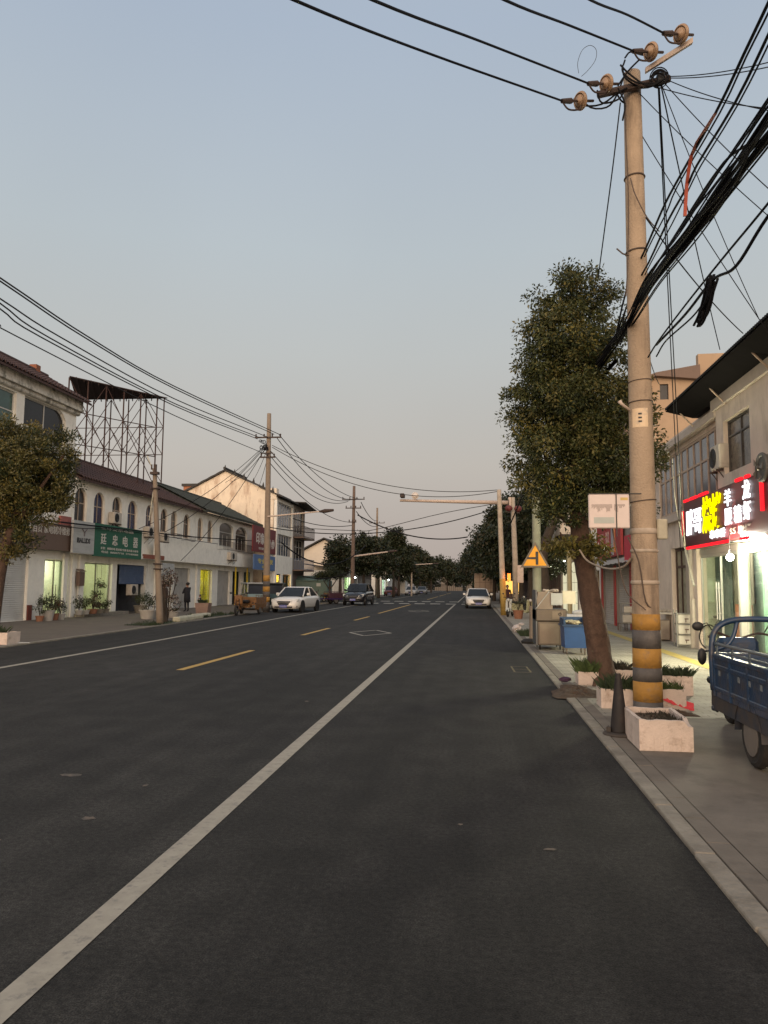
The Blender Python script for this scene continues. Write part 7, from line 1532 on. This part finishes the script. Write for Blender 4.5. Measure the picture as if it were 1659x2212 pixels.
part('stems', g, M_barkd, t, world=True); cen = ell([(a.x, 30.5, 1.75, .42, .4, .55), (a.x+.15, 30.5, .9, .35, .35, .5)], 60, 5); leafcloud('foliage', cen, [.16]*60, 26, .075, [M_fred, M_fd2, mat('blossom', (.40, .36, .30), .7, .2, 9)], (.6, .25, .15), t, 5)
a = onY(340, 1330, 29.4); t = thing('dead_stump', 'dark dead stump with hanging creeper right behind the leaning post', 'stump', (a.x+.35, 29.2, 0)); g = G(); x = a.x+.35
g.tube(curve3([(x, 29.2, -.05), (x-.05, 29.2, .6), (x-.12, 29.2, 1.15)], 8), .14, 10, rs=list(np.linspace(.2, .09, 9)))
q = random.Random(4)
for k in range(18): A = q.uniform(0, 6.28); g.tube([(x-.1, 29.2, 1.1+q.uniform(-.2, .3)), (x-.1+.2*math.cos(A), 29.2+.2*math.sin(A), .9), (x-.05+.22*math.cos(A), 29.2+.2*math.sin(A), q.uniform(.1, .5))], .012, 5)
part('wood', g, M_barkd, t, world=True)
g = G(); q = random.Random(6); pts = [onZ(x, y) for x, y in ((378, 1345), (395, 1343), (415, 1340), (432, 1337), (449, 1333))]
for i, (a, b) in enumerate(zip(pts, pts[1:])): g.rbox((min(a.x, b.x)-.15, a.y+.02, 0), (min(a.x, b.x)+.18, b.y-.02, .22+q.uniform(-.02, .02)), .06)
single('planter_kerb', g, mat('pale_stone', (.50, .48, .36), .85, .15, 4, dirt=(.25, .23, .18), dscale=3, damt=.5), 'row of pale rounded kerb stones edging the grass strip', 'planter edge', tuple(pts[0]))
a = onY(438, 1330, 36.8); t = thing('brick_planter', 'reddish square planter beside the child', 'planter', (a.x, 36.8, 0)); g = G(); g.slab([(-.28, -.2, 0), (.28, -.2, 0), (.36, -.2, .62), (-.36, -.2, .62)], (0, .5, 0)); part('tub', g, mat('tub_pinkbrown', (.24, .16, .13), .8, .12, 6), t); g = G(); blades(g, -.2, -.1, .2, .2, .6, 260, .2, 3); part('plants', g, M_gr2, t, fix=False)
# furniture along the right shops
p = onZ(1485, 1398, .03); t = thing('drawer_unit', 'white three-drawer plastic cabinet in a metal rack near the glass doors', 'cabinet', (p.x, p.y, .03), -.1)
g = G(); 
for k in range(3): g.rbox((-.22, 0, .06+.28*k), (.20, .5, .30+.28*k), .02)
part('drawers', g, mat('drawer_white', (.60, .58, .50), .5, .06, 6), t)
g = G(); 
for k in range(3): g.box((-.05, -.012, .17+.28*k), (.05, -.002, .20+.28*k)); g.box((-.03, -.010, .10+.28*k), (-.01, -.002, .168+.28*k))
part('handle', g, M_brown, t)
g = G()
for x in (-.25, .23):
    for y in (-.02, .5): g.box((x-.015, y-.015, 0), (x+.015, y+.015, .98))
for z in (.03, .32, .60, .88): g.box((-.235, -.01, z-.012), (.215, .5, z+.01))
part('rack', g, mat('rack_grey', (.22, .22, .20), .5, .1, 6, metal=.4), t)
p = onZ(1450, 1385, .03); t = thing('covered_table', 'table heaped with pale cloths and boxes behind the striped pole', 'table', (p.x-.1, p.y, .03), -.1)
g = G(); g.rbox((-.55, 0, .78), (.6, .7, .84), .01); part('tabletop', g, mat('tabletop_pale', (.45, .42, .37), .6, .1, 5), t)
for x in (-.5, .55):
    for y in (.05, .65): g = G(); g.box((x-.02, y-.02, 0), (x+.02, y+.02, .78)); part('leg', g, M_iron, t)
g = G(); q = random.Random(8)
for k in range(12): g.ball((q.uniform(-.45, .5), q.uniform(.1, .55), .88), q.uniform(.06, .13), 10, 6, (1.6, 1, .5), .25, k)
part('cloth_bundles', g, mat('cloth_greybrown', (.36, .32, .27), .85, .4, 8), t)
g = G(); g.rbox((-.3, .1, .02), (.1, .6, .6), .03); g.rbox((.12, .05, .02), (.5, .6, .72), .03); part('cartons', g, mat('carton', (.30, .25, .20), .8, .15, 5), t)
p = onZ(1405, 1385, .03); t = thing('wire_stand', 'pale wire stand with stool behind the striped pole to its left', 'stand', (onZ(1362, 1365, .03).x, onZ(1362, 1365, .03).y, .03), 0)
g = G(); 
for x in (-.3, .3):
    for y in (0, .3): g.cyl((x, y, 0), (x, y, 1.0), .015, n=6)
for z in (.3, .65, 1.0): g.box((-.3, 0, z-.01), (.3, .3, z+.01))
part('frame', g, MATS['rack_grey'], t)
g = G(); g.rbox((-.25, .02, .32), (.25, .28, .60), .02); g.rbox((-.2, .02, .67), (.22, .28, .9), .02); part('goods', g, MATS['tabletop_pale'], t)
t = thing('low_stool', 'small dark stool on the pavement before the red-trimmed shutters', 'stool', (onZ(1345, 1362, .03).x, onZ(1345, 1362, .03).y, .03), .2); g = G(); g.rbox((-.16, -.12, .24), (.16, .12, .28), .01); part('seat', g, M_brown, t)
for x in (-.13, .13):
    for y in (-.09, .09): g = G(); g.box((x-.015, y-.015, 0), (x+.015, y+.015, .24)); part('leg', g, M_brown, t)
# glowing stall further on
p = onY(1103, 1275, 56); t = thing('lit_stall', 'small stall glowing orange and yellow behind the mast', 'stall', (p.x, 56, 0)); g = G(); g.box((-.5, 0, 0), (.7, .8, 1.0)); g.slab([(-.7, -.3, 2.2), (.9, -.3, 2.2), (.9, .9, 2.5), (-.7, .9, 2.5)], (0, 0, .05)); part('counter', g, M_brown, t)
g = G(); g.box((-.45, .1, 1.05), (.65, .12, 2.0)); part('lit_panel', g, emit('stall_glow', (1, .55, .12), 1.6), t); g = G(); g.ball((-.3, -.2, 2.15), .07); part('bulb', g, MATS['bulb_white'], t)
# birdcage/meter, hanging plants in shop
for i, (x, z) in enumerate(((212, 1285), (222, 1262))):
    p = onX(x, z, -18.15); t = thing('hanging_plant', ('lower' if i == 0 else 'upper')+' dark trailing plant hanging in the second lit doorway', 'plant', (p.x-.1, p.y, p.z)); g = G(); g.tube([(0, 0, 0), (0, 0, 2.5-p.z)], .008, 4); g.lathe((0, 0, -.12), [(.05, 0), (.12, .12)], 10); part('basket', g, M_brown, t); cen = ell([(p.x-.1, p.y, p.z+.05, .22, .22, .2)], 14, i); leafcloud('foliage', cen, [.12]*14, 16, .09, [M_lf1, M_lf2], (.5, .5), t, i)
# goods inside first lit shop
p = onX(133, 1290, -20.2); t = thing('goods_rack', 'rack of hanging goods with a blue notice inside the first lit shop', 'rack', (-20.4, p.y, 0), PI/2); g = G(); q = random.Random(2)
g.tube([(-.8, 0, 1.55), (.9, 0, 1.55)], .02, 6); g.tube([(-.8, 0, 0), (-.8, 0, 1.55)], .02, 6); g.tube([(.9, 0, 0), (.9, 0, 1.55)], .02, 6); part('frame', g, M_iron, t)
g = G()
for k in range(9): x = -.7+.18*k; g.rbox((x-.06, -.1, .35+q.uniform(0, .2)), (x+.05, .1, 1.5), .02)
part('hanging_goods', g, mat('goods_green', (.22, .26, .12), .7, .6, 6), t)
g = G(); g.box((-.45, .05, 1.75), (.45, .08, 2.0)); part('notice', g, mat('notice_blue', (.03, .14, .25), .6, .1, 6), t)
g = G(); g.tube([(0, -.1, 2.45), (0, -.1, 2.6)], .02, 6)
for k in range(3): A = k*2.1; g.slab([(0, -.1, 2.44), (.55*math.cos(A), -.1+.55*math.sin(A), 2.44), (.52*math.cos(A+.18), -.1+.52*math.sin(A+.18), 2.44)], (0, 0, .01))
single('ceiling_fan', G().add(*[[(p_[0], p_[1], p_[2]) for p_ in g.v], g.f]), M_black, 'black ceiling fan inside the first lit shop', 'fan', (-19.6, p.y, 0), world=False, rot=PI/2)

# ================================================================ PEOPLE
def figure(nodes, edges, radii, sub=2):
    me = bpy.data.meshes.new('body'); me.from_pydata([nodes[k] for k in nodes], [(list(nodes).index(a), list(nodes).index(b)) for a, b in edges], [])
    o = bpy.data.objects.new('body', me); COL.objects.link(o); sk = o.modifiers.new('s', 'SKIN'); sk.use_smooth_shade = True
    for i, k in enumerate(nodes): me.skin_vertices[0].data[i].radius = radii[k]; me.skin_vertices[0].data[i].use_root = (k == 'pelvis')
    ss = o.modifiers.new('u', 'SUBSURF'); ss.levels = sub; ss.render_levels = sub
    dg = bpy.context.evaluated_depsgraph_get(); dg.update(); m2 = bpy.data.meshes.new_from_object(o.evaluated_get(dg)); bpy.data.objects.remove(o); return m2
def person(label, loc, heading, H, top, bottom, hairm, arms='crossed', coat=False, longhair=False, bun=False, collar=None, group=None):
    """local: faces +x"""
    t = thing('person', label, 'person', loc, heading, group); s = H/1.65
    N = dict(pelvis=(0, 0, .92), waist=(0, 0, 1.08), chest=(.0, 0, 1.26), neck=(-.01, 0, 1.42), headb=(.0, 0, 1.48), head=(.01, 0, 1.56), crown=(.0, 0, 1.62))
    Rr = dict(pelvis=(.15, .12), waist=(.135, .105), chest=(.165, .115), neck=(.05, .05), headb=(.062, .065), head=(.078, .092), crown=(.06, .07))
    Ed = [('pelvis', 'waist'), ('waist', 'chest'), ('chest', 'neck'), ('neck', 'headb'), ('headb', 'head'), ('head', 'crown')]
    for k, y in (('l', 1), ('r', -1)):
        N.update({k+'hip': (0, y*.09, .84), k+'knee': (.02, y*.10, .47), k+'ank': (-.02, y*.10, .09), k+'toe': (.13, y*.12, .04)})
        Rr.update({k+'hip': (.095, .10), k+'knee': (.058, .062), k+'ank': (.04, .045), k+'toe': (.035, .035)})
        Ed += [('pelvis', k+'hip'), (k+'hip', k+'knee'), (k+'knee', k+'ank'), (k+'ank', k+'toe')]
        if arms == 'crossed': el, wr, hd = (.10, y*.25, 1.06), (.24, y*.02, 1.12), (.25, -y*.10, 1.15)
        elif arms == 'chest': el, wr, hd = (.06, y*.20, 1.08), (.17, y*.06, 1.20), (.19, y*.03, 1.27)
        else: el, wr, hd = (-.02, y*.23, 1.10), (.03, y*.22, .86), (.05, y*.22, .78)
        N.update({k+'sh': (0, y*.17, 1.36), k+'el': el, k+'wr': wr, k+'hd': hd}); Rr.update({k+'sh': (.06, .06), k+'el': (.045, .045), k+'wr': (.028, .03), k+'hd': (.03, .038)})
        Ed += [('chest', k+'sh'), (k+'sh', k+'el'), (k+'el', k+'wr'), (k+'wr', k+'hd')]
    m = figure({k: tuple(c*s for c in v) for k, v in N.items()}, Ed, {k: tuple(c*s for c in v) for k, v in Rr.items()})
    skin = mat('skin', (.30, .17, .115), .6, .05, 9)
    for q_ in (skin, top, bottom): m.materials.append(q_)
    for p in m.polygons:
        c = p.center/s; mi = 0
        if c.z < .95: mi = 2
        if .9 < c.z < 1.42 and math.hypot(c.x, c.y) > 0: mi = 1
        if c.z > 1.41 and abs(c.y) < .10: mi = 0
        hd = N['lhd']
        if (c-Vector(N['lhd'])).length < .06 or (c-Vector(N['rhd'])).length < .06: mi = 0
        if c.z < .075: mi = 2
        p.material_index = mi; p.use_smooth = True
    o = bpy.data.objects.new('body', m); COL.objects.link(o); o.parent = t
    def sc(*v): return tuple(c*s for c in v)
    g = G(); g.ball(sc(-.015, 0, 1.60), .105*s, 16, 10, (1.0, .88, 1.0)); 
    if bun: g.ball(sc(-.12, 0, 1.62), .055*s, 12, 8)
    if longhair: g.tube([sc(-.05, 0, 1.62), sc(-.10, 0, 1.50), sc(-.12, 0, 1.32), sc(-.12, 0, 1.2)], .08*s, 12, rs=[.09*s, .10*s, .085*s, .05*s])
    part('hair', g, hairm, t, smooth=True)
    g = G(); g.ball(sc(.035, 0, 1.555), .078*s, 14, 10, (1.0, .86, 1.15)); g.tube([sc(.105, 0, 1.575), sc(.130, 0, 1.545), sc(.105, 0, 1.535)], .012*s, 6)
    for y in (-1, 1): g.ball(sc(.0, y*.082, 1.56), .022*s, 8, 6, (.7, .4, 1.2))
    f = part('face', g, skin, t, smooth=True)
    g = G()
    for y in (-1, 1): g.ball(sc(.104, y*.028, 1.575), .009*s, 8, 6); g.box(sc(.10, y*.03-.016, 1.592), sc(.112, y*.03+.016, 1.598))
    g.box(sc(.102, -.02, 1.512), sc(.112, .02, 1.519)); part('features', g, M_black, f)
    if coat:
        g = G(); g.tube([sc(0, 0, 1.34), sc(0, 0, 1.1), sc(-.01, 0, .85), sc(-.02, 0, .55)], .1, 18, rs=[.15*s, .165*s, .18*s, .19*s]); g.v = [(x*.82, y*1.12, z) for x, y, z in g.v]; part('coat', g, top, t, smooth=True)
    if collar: g = G(); g.torus(sc(0, 0, 1.40), (0, 0, 1), .075*s, .03*s, 16, 6); g.ball(sc(.09, 0, 1.26), .07*s, 10, 6, (.6, 1.3, .8)); part('collar', g, collar, t, smooth=True)
    return t
M_hair = mat('hair_black', (.010, .009, .009), .6, .2, 12); M_cl = mat('cloth_black', (.012, .012, .017), .85, .15, 9)
a = onZ(403, 1322, .02); person('woman in a long black coat with tied hair, arms folded, looking left', (a.x, a.y, .03), PI-.5, 1.60, M_cl, M_cl, M_hair, 'crossed', coat=True, bun=True)
a = onY(354, 1320, 35); person('person with long dark hair in dark clothes half hidden behind the leaning post', (a.x, 35, .03), -.3, 1.58, mat('cloth_brown', (.05, .03, .022), .85, .2, 9), M_cl, M_hair, 'down', longhair=True)
a = onZ(431, 1326, .02); person('small child in black with a white collar, hands at the chest', (a.x, a.y, .03), -PI/2-.6, .98, M_cl, M_cl, M_hair, 'chest', collar=mat('fur_white', (.55, .54, .52), .9, .2, 20))
p = onY(1097, 1300, 45); person('person in dark clothes standing by the scooter near the mast', (p.x, 45.5, .03), -PI/2, 1.62, mat('cloth_maroon', (.05, .015, .015), .85, .2, 9), M_cl, M_hair, 'down')
